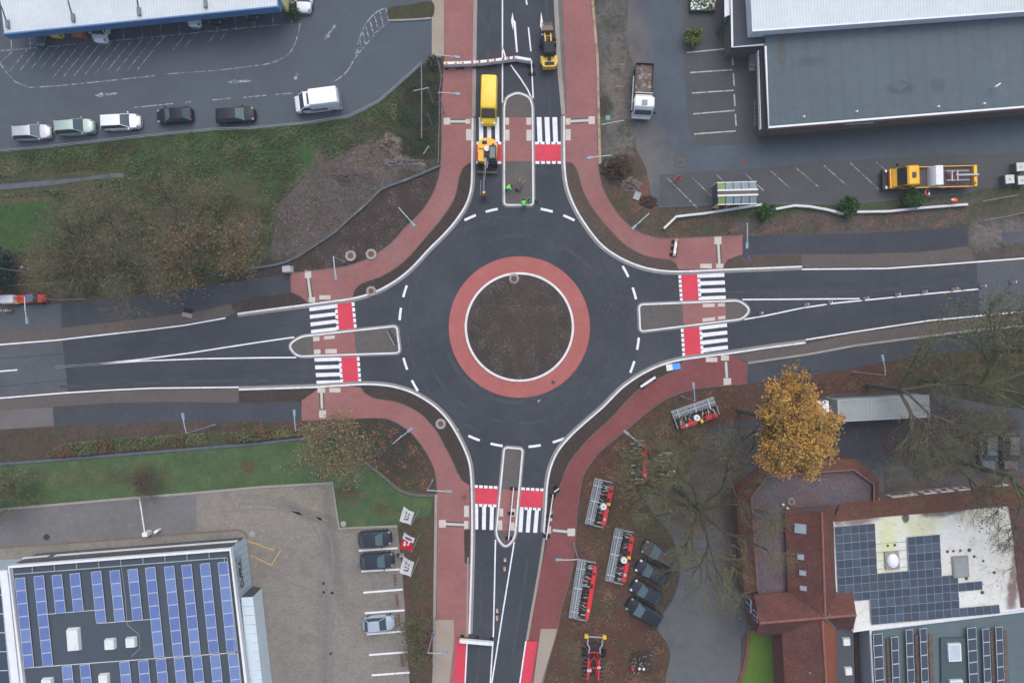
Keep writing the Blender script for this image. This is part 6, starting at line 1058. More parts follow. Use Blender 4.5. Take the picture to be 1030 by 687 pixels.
def excavator():
    p = P(490.4, 154.4, 1.2); t = thing('excavator', 'yellow excavator on the north cycle crossing with arm towards the roundabout', 'excavator', (p.x, p.y, .03), R(268)); my = paint('digger_yellow', (232, 178, 52), .4, .45); mgb = paint('digger_grey', (150, 150, 146), .45, .45)
    for s in (-1, 1):
        g = MB(); n = 20; pr = []
        for i in range(n):
            a = 2 * PI * i / n; pr.append((1.15 * (1 if math.cos(a) > 0 else -1) * min(1, abs(math.cos(a)) * 3) + .28 * math.cos(a), .35 + .33 * math.sin(a)))
        g.loft([[(x, s * .95 - .2, z) for x, z in pr], [(x, s * .95 + .2, z) for x, z in pr]], m_black); g.build('track', t)
    MB().box((0, 0, .5), (1.4, 1.5, .4), m_trim).build('undercarriage', t); MB().box((2.05, 0, .35), (.14, 2.3, .6), paint('blade_brown', (112, 98, 84), .7)).box((1.6, .5, .4), (.9, .12, .12), m_trim).box((1.6, -.5, .4), (.9, .12, .12), m_trim).build('dozer_blade', t)
    ol = [(-1.55 * math.cos(a) ** 1 if False else 0, 0) for a in ()]
    body = [(1.05, -1.1), (1.1, -.2), (.6, -.2), (.4, .3), (1.1, .95), (.5, 1.12), (-.9, 1.12), (-1.4, .8), (-1.6, .3), (-1.6, -.3), (-1.4, -.8), (-.9, -1.12)]
    MB().prism(body, .75, 1.75, my).build('upper_body', t, bevel=.08)
    MB().prism([(-.35, -1.0), (-1.25, -.7), (-1.45, 0), (-1.25, .7), (-.35, 1.0)], 1.75, 1.95, my).build('engine_cover', t, bevel=.06); g = MB(); g.box((-1.0, -.35, 1.97), (.4, .55, .05), m_trim); g.box((-.75, .65, 1.97), (.3, .3, .05), m_trim); g.build('vent_grille', t)
    MB().box((.25, .62, 1.95), (1.75, .86, 1.5), m_dkmetal, 0, .9).build('cab', t, bevel=.05); MB().box((.3, .62, 2.72), (1.2, .6, .05), paint('cab_roof_glass', (72, 86, 98), .15, .6)).build('cab_roof', t); MB().quad((1.15, .26, 1.5), (1.15, .98, 1.5), (1.07, .94, 2.6), (1.07, .3, 2.6), m_cglass).build('windscreen', t)
    MB().cyl((-.25, -.05, 1.9), (-.25, -.05, 2.25), .32, .3, m_wht, 14).build('white_drum', t); MB().box((.25, -.12, 1.8), (.8, .5, .5), m_trim).build('boom_mount', t)
    g = MB(); g.tube([(.5, -.12, 1.6), (1.7, -.14, 2.6), (3.3, -.2, 2.5)], .17, mgb, 4, .13); g.box((2.5, -.18, 2.74), (1.5, .09, .09), m_trim); g.tube([(.7, .12, 1.7), (2.0, .05, 2.3)], .05, m_metal, 5); g.build('boom', t); g = MB(); g.tube([(3.2, -.2, 2.55), (4.7, -.28, 1.4)], .16, mgb, 4, .12); g.tube([(3.4, -.62, 2.1), (4.9, -.66, 1.5)], .035, m_metal, 6); g.tube([(3.3, -.1, 2.6), (4.3, -.1, 2.0)], .05, m_trim, 5); g.build('dipper_arm', t)
    g = MB(); pr = [(4.6, 1.5), (5.0, 1.35), (5.2, .85), (5.0, .35), (4.65, .2), (4.8, .7), (4.65, 1.1)]; g.loft([[(x, -.5, z) for x, z in pr], [(x, .0, z) for x, z in pr]], paint('bucket_brown', (96, 72, 54), .7)); g.box((4.6, -.25, 1.5), (.3, .3, .3), m_plast_y); g.build('bucket', t)
    for s in (-1, 1): MB().tube([(.9, s * 1.05, 1.75), (.9, s * 1.05, 2.2), (.2, s * 1.05, 2.2)], .025, m_trim, 5).build('handrail', t)
excavator()
def loader():
    p = P(551.6, 46, 1.2); t = thing('wheel_loader', 'compact yellow wheel loader with fork frame on north exit lane', 'loader', (p.x, p.y, .03), R(93)); my = paint('loader_yellow', (230, 186, 58), .4, .45)
    MB().prism([(-2.6, -.5), (-2.5, -.8), (-2.0, -.86), (-1.4, -.86), (-1.4, .86), (-2.0, .86), (-2.5, .8), (-2.6, .5)], .6, 1.55, my).build('rear_body', t, bevel=.08); MB().box((-2.25, 0, 1.6), (.35, 1.1, .06), m_trim).build('vent_grille', t); MB().box((-1.45, 0, 1.7), (.9, .35, .3), m_trim).build('engine_stack', t)
    MB().box((-.75, 0, 1.75), (1.45, 1.35, 1.5), m_trim, 0, .92).build('cab', t, bevel=.06); MB().box((-.75, 0, 2.52), (1.2, 1.15, .06), paint('cab_roof_dark', (46, 52, 58), .7, .2)).build('cab_roof', t); MB().box((.5, 0, .9), (1.3, .8, .5), my).box((.5, .3, 1.2), (1.1, .12, .3), my).box((.5, -.3, 1.2), (1.1, .12, .3), my).build('front_frame', t)
    g = MB()
    for s in (-1, 1): g.tube([(-.0, s * .32, 1.3), (1.2, s * .35, 1.1), (1.7, s * .35, .7)], .09, my, 5)
    g.build('lift_arm', t); MB().box((.75, 0, 1.3), (.5, .5, .2), m_trim).build('cylinder_block', t); m_f = paint('fork_brown', (122, 108, 100), .7); g = MB(); g.box((1.8, 0, .8), (.14, 1.35, .8), m_f); g.box((2.05, 0, 1.12), (.5, 1.25, .08), m_f)
    for y in (-.5, -.17, .17, .5): g.box((2.4, y, .45), (1.2, .12, .08), m_f)
    g.build('fork_frame', t); MB().ball((-.2, -.7, 2.3), .13, m_redm, 8, 6).build('warning_lamp', t)
    for s in (-1, 1):
        for x in (-1.6, .55): wheel(t, x, s * .78, .5, .34)
        MB().box((-1.6, s * .8, 1.06), (.9, .34, .08), my).build('mudguard', t)
loader()
def site_machine():
    p = P(24, 300.5, 1.0); t = thing('work_platform', 'orange site machine with white housing and blue grey box near conifer', 'machine', (p.x, p.y, .01), R(2)); mo = paint('machine_orange', (214, 84, 44), .4, .45)
    MB().box((0, 0, .55), (4.6, .9, .2), mo).build('chassis', t); MB().box((-1.75, 0, 1.05), (1.5, .95, .8), m_wht).build('white_housing', t, bevel=.08); MB().box((.95, .05, 1.05), (.85, .85, .9), paint('slate_box', (84, 104, 126), .5)).build('control_box', t, bevel=.05); MB().box((-1.75, -.5, .7), (1.9, .1, .1), m_plast_y).build('side_rail', t)
    g = MB(); g.tube([(-1.0, .1, 1.1), (0, .1, 1.3), (.5, .1, 1.2)], .09, m_redm, 5); g.tube([(-.8, -.15, 1.0), (.2, .3, 1.15)], .05, mo, 5); g.build('boom', t); MB().ball((2.1, 0, .85), .5, paint('nose_red', (226, 70, 44), .4), 12, 8, (.8, .95, 1)).build('nose', t)
    for s in (-1, 1):
        for x in (-1.6, 1.6): wheel(t, x, s * .55, .33, .2)
site_machine()
# ---- farm implements waiting on the grass
m_rol = paint('roller_grey', (182, 190, 196), .5, .5, .2); m_tine = paint('tine_grey', (118, 124, 130), .5, .5, .3)
def harrow(label, xy, ang, L, red=None, disc=True, nt=9, roller=True, faded=False):
    p = P(*xy, .7); mr = red or m_redm; t = thing('disc_harrow', label, 'farm machine', (p.x, p.y, 0), R(ang), 'red farm implements by the south path')
    for s in ((-1, 1) if roller else ()):
        y = .95 + s * .26; g = MB(); g.cyl((-L / 2, y, .3), (L / 2, y, .3), .13, .13, m_dkmetal, 8); n = int(L / .2)
        for i in range(n + 1):
            x = -L / 2 + L * i / n; g.cyl((x - .03, y, .3), (x + .03, y, .3), .27, .27, m_rol, 10)
        for k in range(5): a = 2 * PI * k / 5 + .3; g.cyl((-L / 2, y + .25 * math.cos(a), .3 + .25 * math.sin(a)), (L / 2, y + .25 * math.cos(a), .3 + .25 * math.sin(a)), .03, .03, m_rol, 4)
        g.build('packer_roller', t)
    g = MB()
    if roller:
        for x in (-.38, 0.02, .36): g.box((x * L, .95, .66), (.12, 1.0, .1), m_rol)
        g.box((0, .96, .72), (L * .96, .1, .1), m_rol)
    g.box((0, .15, .62), (L * .9, .12, .14), m_trim); g.build('roller_frame', t); g = MB()
    for a, c in ((-.44, -.05), (.05, .44)) if disc else ((-.46, .46),):
        g.box(((a + c) / 2 * L, -.55, .92), ((c - a) * L, .42, .3), mr)
        g.box(((a + c) / 2 * L, -.82, .8), ((c - a) * L * .85, .1, .16), mr)
    for x in (-.4, -.2, .22, .4): g.box((x * L, -.2, .8), (.12, .8, .12), mr if abs(x) < .3 else m_metal)
    g.box((.12 * L, -.5, 1.1), (.5, .3, .14), m_trim); g.box((-.3 * L, -.55, 1.1), (.3, .25, .14), m_rol); g.box((.33 * L, -.55, 1.1), (.25, .3, .14), m_trim)
    g.build('main_beam', t, bevel=.03); rnd = random.Random(int(xy[0] * 7)); g = MB()
    for k in range(int(L * 3.2)):
        x = rnd.uniform(-.45, .45) * L; y = rnd.uniform(-.35, .6); MB().tube([(x, y - .3, .72), (x + rnd.uniform(-.3, .3), y + .3, .68)], .04, rnd.choice([m_metal, m_rol, m_tine]), 4).build('support_arm', t)
    if disc:
        g = MB(); g.cyl((-.15, -.1, .9), (-.15, -.1, 1.25), .38, .36, m_wht, 18); g.cyl((-.15, -.1, 1.25), (-.15, -.1, 1.3), .14, .12, m_metal, 10); g.build('gear_drum', t); MB().box((.25, -.62, 1.12), (.32, .4, .2), m_plast_y).build('yellow_guard', t)
        g = MB(); g.tube([(-.5, -.1, .9), (-.15, -1.2, .8)], .07, m_dkmetal, 5); g.tube([(.5, -.1, .9), (.1, -1.2, .8)], .07, m_dkmetal, 5); g.build('hitch_frame', t)
    for i in range(nt):
        x = -L * .43 + L * .86 * i / (nt - 1); g = MB(); g.tube([(x, -.75, .75), (x + .05, -.3, .55), (x, .05, .25), (x - .06, .35 if roller else .9, .08 if roller else .3)], .045 if roller else .07, m_tine if roller else m_rol, 4); 
        g.cyl((x - .02, .3, .28), (x + .04, .38, .28), .26, .26, m_dkmetal, 10); g.build('tine', t)
    for s in (-1, 1): MB().box((s * L * .5, -.1, .45), (.08, 1.1, .5), m_metal).build('side_plate', t)
    return t
harrow('red harrow with grey roller tilted beside the dark red path', (701, 418.6), 19, 5.1); harrow('red harrow with white drum, northernmost of three by the south path', (606, 507), 77.5, 5.3); harrow('largest red harrow with white drum beside the parked cars', (626.4, 560.6), 79, 6.1, nt=11); harrow('longest red harrow without drum against the south path', (589.4, 594.4), 81, 6.8, disc=False, nt=13)
harrow('shaded tine harrow with thin red bar under bare branches', (643, 464.6), 91, 4.9, disc=False, nt=6, roller=False); harrow('dull tine harrow almost hidden under bare branches', (672, 467), 94, 2.6, paint('dull_red', (128, 62, 58), .7), False, 4, False)
def plough():
    p = P(597.4, 661, .7); t = thing('field_sprayer', 'twin beamed red implement with yellow marker boards at its north end', 'farm machine', (p.x, p.y, 0), R(87), 'red farm implements by the south path'); y2 = m_plast_y
    for s in (-1, 1):
        MB().box((2.55, s * 1.05, .95), (.4, .42, .4), y2).build('marker_board', t); g = MB(); g.box((-.9, s * .62, .8), (3.3, .2, .24), m_redm); g.box((-.9, s * .4, .6), (3.0, .1, .14), m_redm); g.build('side_beam', t, bevel=.02)
        MB().tube([(2.2, s * .85, .9), (1.6, s * .85, .95), (1.2, s * .6, .95), (.6, s * .66, .9)], .09, m_metal, 5).build('fold_arm', t); wheel(t, .5, s * 1.2, .42, .3)
        for k in range(7): MB().tube([(.4 - k * .48, s * .6, .75), (.3 - k * .48, s * 1.1, .5), (.2 - k * .48, s * 1.3, .06)], .04, m_tine, 4).build('tine', t)
        for k in range(4): MB().cyl((.0 - k * .75, s * .95, .3), (.05 - k * .75, s * .98, .3), .3, .3, m_dkmetal, 10).build('disc', t)
    MB().box((2.45, 0, .85), (.12, 1.7, .16), m_metal).build('light_bar', t); g = MB(); g.box((-.2, 0, .6), (3.8, .2, .2), m_trim)
    for k in range(4): g.box((.6 - k * .9, 0, .7), (.12, 1.3, .12), m_dkmetal if k % 2 else m_redm)
    g.tube([(-.6, -.5, .9), (.2, .0, 1.0), (-.6, .5, .9)], .06, m_redm, 5); g.box((1.35, .0, .7), (.5, 1.5, .2), m_trim); g.box((.3, .55, 1.0), (.5, .25, .2), m_trim); g.box((.3, -.55, 1.0), (.5, .25, .2), m_trim); g.box((-1.4, .5, .98), (.3, .5, .1), m_rol); g.box((-1.0, -.6, .98), (.25, .4, .1), m_rol); g.build('centre_frame', t)
plough()
def cultivator():
    p = P(645.4, 665, .6); t = thing('cultivator', 'small grey black cultivator on leaf litter by the yard kerb', 'farm machine', (p.x, p.y, 0), R(86), 'red farm implements by the south path')
    g = MB()
    for y in (-1.0, -.35, .35, 1.0): g.box((0, y, .6), (2.5, .1, .12), m_trim)
    for x in (-1.0, .0, 1.0): g.box((x, 0, .66), (.1, 2.3, .12), m_dkmetal)
    g.build('frame', t)
    for i in range(26): x = random.uniform(-1.3, 1.1); y = random.uniform(-1.1, 1.1); MB().tube([(x, y, .7), (x - .25, y + .05, .5), (x - .4, y, .1)], .045, m_rol if i % 2 else m_metal, 4).build('tine', t)
    MB().box((-.85, 1.0, .75), (.3, .3, .25), m_redm).build('red_bracket', t)
    for s in (-1, 1): MB().ball((-.75, s * .25, .85), .17, m_wht, 8, 6).build('hitch_ball', t)
plough and cultivator()
# ================================================================== PEOPLE
m_skin = paint('skin', (196, 150, 126), .6, .3); m_helm = paint('helmet_white', (226, 228, 224), .35); m_hair = paint('dark_hair', (46, 38, 34), .8)
def person(label, xy, ang, top, legs, pose='stand', helmet=None, z=.02):
    J = {'pel': (0, 0, .95), 'spine': (.0, 0, 1.2), 'chest': (.02, 0, 1.42), 'neck': (.03, 0, 1.53), 'head': (.05, 0, 1.68), 'sl': (0, .2, 1.44), 'sr': (0, -.2, 1.44), 'el': (.08, .27, 1.17), 'er': (.08, -.27, 1.17), 'wl': (.24, .22, .98), 'wr': (.24, -.22, .98), 'hl': (.0, .1, .92), 'hr': (0, -.1, .92), 'kl': (.05, .12, .5), 'kr': (.05, -.12, .5), 'al': (0, .13, .08), 'ar': (0, -.13, .08), 'tl': (.16, .14, .04), 'tr': (.16, -.14, .04)}
    if pose == 'bend':
        J.update(spine=(.2, 0, 1.1), chest=(.42, 0, 1.16), neck=(.52, 0, 1.18), head=(.64, 0, 1.2), sl=(.42, .2, 1.14), sr=(.42, -.2, 1.14), el=(.5, .26, .88), er=(.5, -.26, .88), wl=(.6, .16, .64), wr=(.6, -.16, .64))
    if pose == 'walk':
        J.update(kl=(.22, .11, .52), al=(.3, .12, .09), tl=(.46, .12, .06), kr=(-.06, -.11, .5), ar=(-.3, -.12, .14), tr=(-.16, -.13, .05), el=(-.12, .28, 1.2), wl=(-.05, .27, .95), er=(.14, -.28, 1.2), wr=(.32, -.24, 1.02))
    if pose == 'reach':
        J.update(el=(.3, .26, 1.3), wl=(.55, .2, 1.25), er=(.3, -.26, 1.3), wr=(.55, -.2, 1.25))
    names = list(J); ix = {n: i for i, n in enumerate(names)}
    E = [('pel', 'spine'), ('spine', 'chest'), ('chest', 'neck'), ('neck', 'head'), ('chest', 'sl'), ('chest', 'sr'), ('sl', 'el'), ('el', 'wl'), ('sr', 'er'), ('er', 'wr'), ('pel', 'hl'), ('pel', 'hr'), ('hl', 'kl'), ('kl', 'al'), ('al', 'tl'), ('hr', 'kr'), ('kr', 'ar'), ('ar', 'tr')]
    rad = {'pel': .15, 'spine': .15, 'chest': .17, 'neck': .06, 'head': .105, 'sl': .085, 'sr': .085, 'el': .058, 'er': .058, 'wl': .04, 'wr': .04, 'hl': .1, 'hr': .1, 'kl': .07, 'kr': .07, 'al': .05, 'ar': .05, 'tl': .045, 'tr': .045}
    me = bpy.data.meshes.new('person'); vs = [J[n] for n in names]; me.from_pydata(vs, [(ix[a], ix[b]) for a, b in E], []); o = bpy.data.objects.new('tmp', me); COL.objects.link(o)
    o.modifiers.new('s', 'SKIN'); 
    if not me.skin_vertices: bpy.context.view_layer.objects.active = o
    lay = me.skin_vertices[0].data if me.skin_vertices else None
    for n in names:
        lay[ix[n]].radius = (rad[n], rad[n]); lay[ix[n]].use_root = n == 'pel'
    sd = o.modifiers.new('d', 'SUBSURF'); sd.levels = 1; sd.render_levels = 1
    bpy.context.view_layer.update(); bm_ = bpy.data.meshes.new_from_object(o.evaluated_get(bpy.context.evaluated_depsgraph_get())); bpy.data.objects.remove(o)
    bm_.materials.clear()
    for m in (m_skin, top, legs, m_black): bm_.materials.append(m)
    chains = [(E_, 1 if E_[1] in ('spine', 'chest', 'sl', 'sr', 'el', 'er', 'wl', 'wr', 'hl', 'hr') and E_[0] != 'pel' or E_ == ('pel', 'spine') else 0 if 'head' in E_ or E_[1] == 'neck' else 3 if E_[1] in ('tl', 'tr') else 2) for E_ in E]
    for pl_ in bm_.polygons:
        c = pl_.center; best = 9
        for (a, b_), mi in chains:
            A, B_ = Vector(J[a]), Vector(J[b_]); d = B_ - A; tt = max(0, min(1, (c - A).dot(d) / d.length_squared)); q = (A + d * tt - c).length
            if q < best: best = q; pl_.material_index = 0 if (b_ in ('wl', 'wr') and tt > .85) else mi
        pl_.use_smooth = True
    bo_ = bpy.data.objects.new('body', bm_); COL.objects.link(bo_); t = thing('person', label, 'person', G(*xy, z), R(ang)); bo_.parent = t
    h = Vector(J['head']); dn = (h - Vector(J['neck'])).normalized()
    if helmet: MB().ball(tuple(h + dn * .05), .135, helmet, 12, 8, (1.1, .95, .85)).build('helmet', t, smooth=60)
    else: MB().ball(tuple(h + dn * .03 - Vector((.02, 0, 0))), .122, m_hair, 12, 8).build('hair', t, smooth=60)
    for s in (-1, 1):       # hands: palm, four fingers and a thumb
        w_ = Vector(J['wl' if s > 0 else 'wr']); el = Vector(J['el' if s > 0 else 'er']); d = (w_ - el).normalized(); sd_ = d.cross(Vector((0, 0, 1))).normalized(); g = MB(); g.box(tuple(w_ + d * .06), (.09, .08, .035), m_skin, math.atan2(d.y, d.x))
        for k in range(4): q = w_ + d * .1 + sd_ * (k - 1.5) * .021; g.tube([q, q + d * (.035 + .006 * (1 - abs(k - 1.3) / 2)), q + d * .06 - Vector((0, 0, .035))], .009, m_skin, 5)
        q = w_ + d * .04 + sd_ * .045 * s; g.tube([q, q + d * .03 + sd_ * .03 * s, q + d * .06 + sd_ * .03 * s], .011, m_skin, 5); g.build('hand', t)
    return t
hv = paint('hi_vis_green', (86, 236, 96), .6, .3); ho = paint('hi_vis_orange', (250, 96, 62), .6, .3); tr_d = paint('work_trousers', (48, 54, 66), .8, .2)
person('worker in bright green vest at the west kerb of north island', (509.2, 191.6), 20, hv, tr_d, 'bend'); person('worker in bright green top and dark cap by the island corner', (532.4, 203.4), 200, hv, tr_d, 'stand', paint('cap_dark', (40, 60, 46), .7)); person('worker in bright green bending in front of the island end kerb', (527.2, 208.6), 100, hv, tr_d, 'bend')
person('worker in orange suit reaching at the side of yellow lorry', (925, 199), 70, ho, ho, 'reach', m_helm); person('worker in orange suit bending on the grass verge by wall end', (957, 203.4), 180, ho, ho, 'bend', m_helm); person('person in orange jacket and trousers striding across the bays', (680, 181.6), 215, ho, ho, 'walk')
t = thing('wheelbarrow', 'small yellow handled barrow on the north splitter island', 'barrow', G(521.6, 188.4, .09), R(60)); MB().box((0, 0, .45), (.75, .55, .3), m_dkmetal, 0, 1.15).build('tray', t); MB().tube([(.2, .2, .4), (.9, .3, .7)], .025, m_plast_y, 5).build('handle', t); MB().tube([(.2, -.2, .4), (.9, -.3, .7)], .025, m_plast_y, 5).build('handle', t); wheel(t, -.4, .001, .18, .1)
t = thing('tool_bucket', 'black bucket by the worker on the island kerb', 'bucket', G(539.4, 203, .02)); MB().cyl((0, 0, 0), (0, 0, .35), .16, .2, m_black, 12).build('pail', t); MB().tube([(0, -.2, .35), (0, 0, .5), (0, .2, .35)], .012, m_metal, 5).build('handle', t)
tag(MB().box((0, 0, .12), (.35, .28, .24), m_dkmetal).cyl((.1, .05, .24), (.15, .1, .5), .06, .05, m_wht, 8).build('survey_box', loc=G(556.6, 383.6, .06), rz=.5), 'small dark box with pale handle on the red ring', 'box')
tag(MB().box((0, 0, .06), (.2, .24, .12), paint('dull_yellow', (172, 150, 96)), .4).box((.15, .12, .1), (.16, .16, .16), m_kgrey).build('paint_can', loc=G(541.6, 403.4, .02)), 'small yellow and grey can on the asphalt south of red ring', 'can')
# ================================================================== TREES AND PLANTS
from mathutils import noise as mnoise
m_bark = mat('bark_grey', (94, 88, 80), .95, .1, var=[(2, .8, 1.2)], world=False); m_bark_moss = mat('bark_mossy', (82, 86, 62), .95, .1, var=[(2, .75, 1.25)], tint=[(1.1, .5, .65, (96, 110, 64), .6)], world=False); m_bark_dk = mat('bark_dark', (70, 68, 56), .95, .1, var=[(2, .8, 1.2)], world=False); m_twig = mat('twig_brown', (98, 88, 74), .95, .1, world=False); m_twig_g = mat('twig_olive', (110, 110, 80), .95, .1, world=False)
m_haze_t = mat('twig_pale', (118, 112, 92), .95, .1, world=False)
def leafm(name, c): return mat(name, c, .8, .2, world=False)
def grow(mb, p, d, L, r, depth, maxd, m, mt, tips, rnd, spread=.6, lift=.12, kids=3, side=True):
    pts = [p]; n = 4 if depth < 2 else 3; q = p.copy(); dd = d.copy()
    for i in range(n):
        dd = (dd + Vector((rnd.uniform(-1, 1), rnd.uniform(-1, 1), rnd.uniform(-.6, .8))) * .16 + Vector((0, 0, lift * .3))).normalized(); q = q + dd * (L / n); pts.append(q.copy())
    sides = (8, 6, 5, 4, 3, 3, 3)[min(depth, 6)]; mb.tube(pts, r, m if depth < maxd - 2 else mt, sides, max(r * .6, .008))
    if depth >= maxd: tips.append((q.copy(), dd.copy())); return
    for k in range(kids):
        a = dd.orthogonal().normalized(); a.rotate(Matrix.Rotation(rnd.uniform(0, 6.28), 3, dd)); nd = (dd + a * rnd.uniform(.35, 1.0) * spread * 1.5 + Vector((0, 0, lift * .4))).normalized()
        grow(mb, q, nd, L * rnd.uniform(.6, .82), max(r * rnd.uniform(.5, .66), .008), depth + 1, maxd, m, mt, tips, rnd, spread, lift, kids, side)
    if side and depth >= 1:
        for k in range(2):
            s = pts[rnd.randint(1, n - 1)]; a = dd.orthogonal().normalized(); a.rotate(Matrix.Rotation(rnd.uniform(0, 6.28), 3, dd)); nd = (dd * .5 + a).normalized()
            grow(mb, s, nd, L * rnd.uniform(.4, .6), max(r * .4, .008), min(depth + 2, maxd), maxd, m, mt, tips, rnd, spread, lift, kids, side)
def leaf(mb, c, s, m, rnd, flat_=.0):
    a = Vector((rnd.gauss(0, 1), rnd.gauss(0, 1), rnd.gauss(0, 1) * (1 - flat_))).normalized(); b = a.orthogonal().normalized()
    if flat_: a = Vector((rnd.gauss(0, 1), rnd.gauss(0, 1), rnd.gauss(0, .25))).normalized(); b = Vector((-a.y, a.x, rnd.gauss(0, .3))).normalized()
    b.rotate(Matrix.Rotation(rnd.uniform(0, 6.28), 3, a)) if not flat_ else None
    mb.add([c - a * s, c + b * s * .55, c + a * s, c - b * s * .55], [(0, 1, 2, 3)], m)
def bare_tree(name, label, base, limbs, trunk_h, r, maxd, m, mt, seed, leaves=(), nleaf=0, lsize=.16, group=None, lean=(0, 0), kids=3, spread=.6, lift=.12, jit=.5):
    rnd = random.Random(seed); w0 = G(*base); t = thing(name, label, 'tree', w0, group=group); g = MB(); tips = []; top = Vector((lean[0], lean[1], trunk_h))
    g.tube([(0, 0, -.1), (lean[0] * .25, lean[1] * .25, trunk_h * .35), (lean[0] * .6, lean[1] * .6, trunk_h * .7), top], r, m, 9, r * .75); g.build('trunk', t, smooth=60); g = MB()
    for (dx, dy, dz, L) in limbs: grow(g, top - Vector((0, 0, rnd.random() * trunk_h * .12)), Vector((dx, dy, dz)).normalized(), L, r * .55, 0, maxd, m, mt, tips, rnd, spread, lift, kids)
    g.build('branches', t)
    if nleaf:
        g = MB()
        for i in range(nleaf):
            q, d = rnd.choice(tips); leaf(g, q + Vector((rnd.gauss(0, jit), rnd.gauss(0, jit), rnd.gauss(0, jit * .8))), lsize * rnd.uniform(.7, 1.3), rnd.choice(leaves), rnd)
        g.build('crown', t)
    return t
GB = 'bare winter trees'
l_tan = [leafm('leaf_tan', (124, 108, 84)), leafm('leaf_olive', (104, 104, 74)), leafm('leaf_brown', (100, 84, 68))]; l_or = [leafm('leaf_rust', (152, 112, 76)), leafm('leaf_rust_dark', (112, 90, 72)), leafm('leaf_dull_green', (92, 94, 72)), MATS['leaf_tan']]; l_gr = [leafm('leaf_grey_green', (94, 98, 74)), leafm('leaf_mossy', (82, 90, 62)), leafm('leaf_drab', (108, 96, 80))]
l_mo = [leafm('leaf_moss_olive', (92, 102, 66)), leafm('leaf_moss_dark', (70, 82, 54)), leafm('leaf_moss_pale', (112, 116, 80)), MATS['leaf_drab']]
# golden maple
def gold():
    rnd = random.Random(5); w0 = G(743, 412); t = thing('maple_tree', 'large golden leaved tree between harrow and tiled extension', 'tree', w0); ctr = P(801, 427, 14) - w0; g = MB(); tp = Vector((ctr.x * .42, ctr.y * .4, 7.5))
    g.tube([(0, 0, -.1), (.5, -.1, 2.5), (1.1, -.2, 5), tp], .36, m_bark, 10, .28); g.build('trunk', t, smooth=60); g = MB(); tips = []
    for i in range(8):
        a = i * PI / 4 + rnd.uniform(-.3, .3); grow(g, tp, Vector((math.cos(a) * .6, math.sin(a) * .8, rnd.uniform(.5, 1.3))) + Vector((ctr.x - tp.x, ctr.y - tp.y, 0)) * .12, 3.2, .16, 0, 3, m_bark, m_bark_dk, tips, rnd, .6, .3, 3, False)
    g.build('branches', t); g = MB(); ms = [leafm('leaf_gold', (182, 140, 66)), leafm('leaf_amber', (164, 120, 58)), leafm('leaf_ochre', (146, 112, 60)), leafm('leaf_bronze', (116, 96, 54)), leafm('leaf_yellow', (186, 148, 78))]; cl = []
    for k in range(300):
        while True:
            v = Vector((rnd.uniform(-1, 1), rnd.uniform(-1, 1), rnd.uniform(-1, 1)))
            if .45 < v.length < 1 and v.z > -.75 and mnoise.noise(v * 2.3 + Vector((4, 1, 7))) > -.22: break
        th = math.atan2(v.y, v.x); lob = .97 + .17 * math.sin(5 * th + 1.0) + .13 * math.sin(9 * th + .4) + .12 * math.sin(3 * th + 2.4); cl.append(ctr + Vector((v.x * 3.3 * lob * (1 - .12 * v.y) - .3 * v.y, v.y * 4.6 * lob - .15, v.z * 3.4)))
    for c in cl:
        m0 = rnd.choice(ms[:3] + ms); rr = rnd.uniform(.45, .8)
        for i in range(52):
            leaf(g, c + Vector((rnd.gauss(0, rr * .6), rnd.gauss(0, rr * .6), rnd.gauss(0, rr * .45))), rnd.uniform(.1, .18), m0 if rnd.random() < .72 else rnd.choice(ms), rnd, .3)
    g.build('crown', t)
gold()
# tall bare trees, south-east
bare_tree('bare_tree', 'spreading bare tree over the farm yard, dark forked limbs near the cars', (678, 489), [(.8, -.9, .15, 3.6), (.25, -1, .15, 3.6), (-.35, -1, .3, 2.6), (1, .1, .3, 3.2), (.9, .9, .3, 3.6), (-.2, 1, .3, 3.2), (-1, .5, .3, 3.8), (-.9, .1, .4, 2.8)], 7.4, .34, 5, m_bark_dk, m_twig_g, 11, l_gr, 1500, .12, GB, (.9, -1.0), 3, .55, .02)
bare_tree('bare_tree', 'bare tree with mossy green limb above the trailer tail', (925, 381.4), [(1, -.25, .1, 5.6), (.9, .5, .2, 4.4), (.3, 1, .3, 3.6), (1, .5, .3, 4.6), (.9, -.5, .3, 4.0), (-.4, .8, .5, 3.2)], 9.0, .34, 5, m_bark_moss, m_twig_g, 23, l_mo, 5200, .12, GB, (1.6, -.4), 3, .55, .02)
bare_tree('bare_tree', 'grey trunked bare tree branching over the pale trailer', (872, 387.4), [(.9, -.6, .3, 3.4), (.6, -1, .2, 3.4), (1, .3, .4, 3.2), (.1, -.9, .5, 3.0), (-.3, .4, .6, 2.6)], 6.5, .3, 5, m_bark, m_twig_g, 31, l_gr, 900, .12, GB, (.4, -.1), 3, .5, .02)
bare_tree('bare_tree', 'bare tree with long mossy boughs hanging over the white roof', (962, 463), [(1, -.75, .1, 5.4), (.75, -1, .2, 4.6), (-.2, -.8, .5, 2.8), (-.8, .1, .5, 2.8)], 7.5, .32, 5, m_bark_moss, m_twig, 41, l_gr, 600, .11, GB, (1.2, -.6), 3, .55, .0)
bare_tree('bare_tree', 'thin bare tree standing west of the mossy boughs', (918, 452), [(.2, 1, .5, 2.8), (-.8, -.2, .5, 2.8), (.7, -.7, .4, 2.8), (.8, .5, .5, 2.8)], 6.0, .2, 5, m_bark_dk, m_twig_g, 47, l_gr, 1000, .1, GB, (.3, -.2), 3, .6, .05)
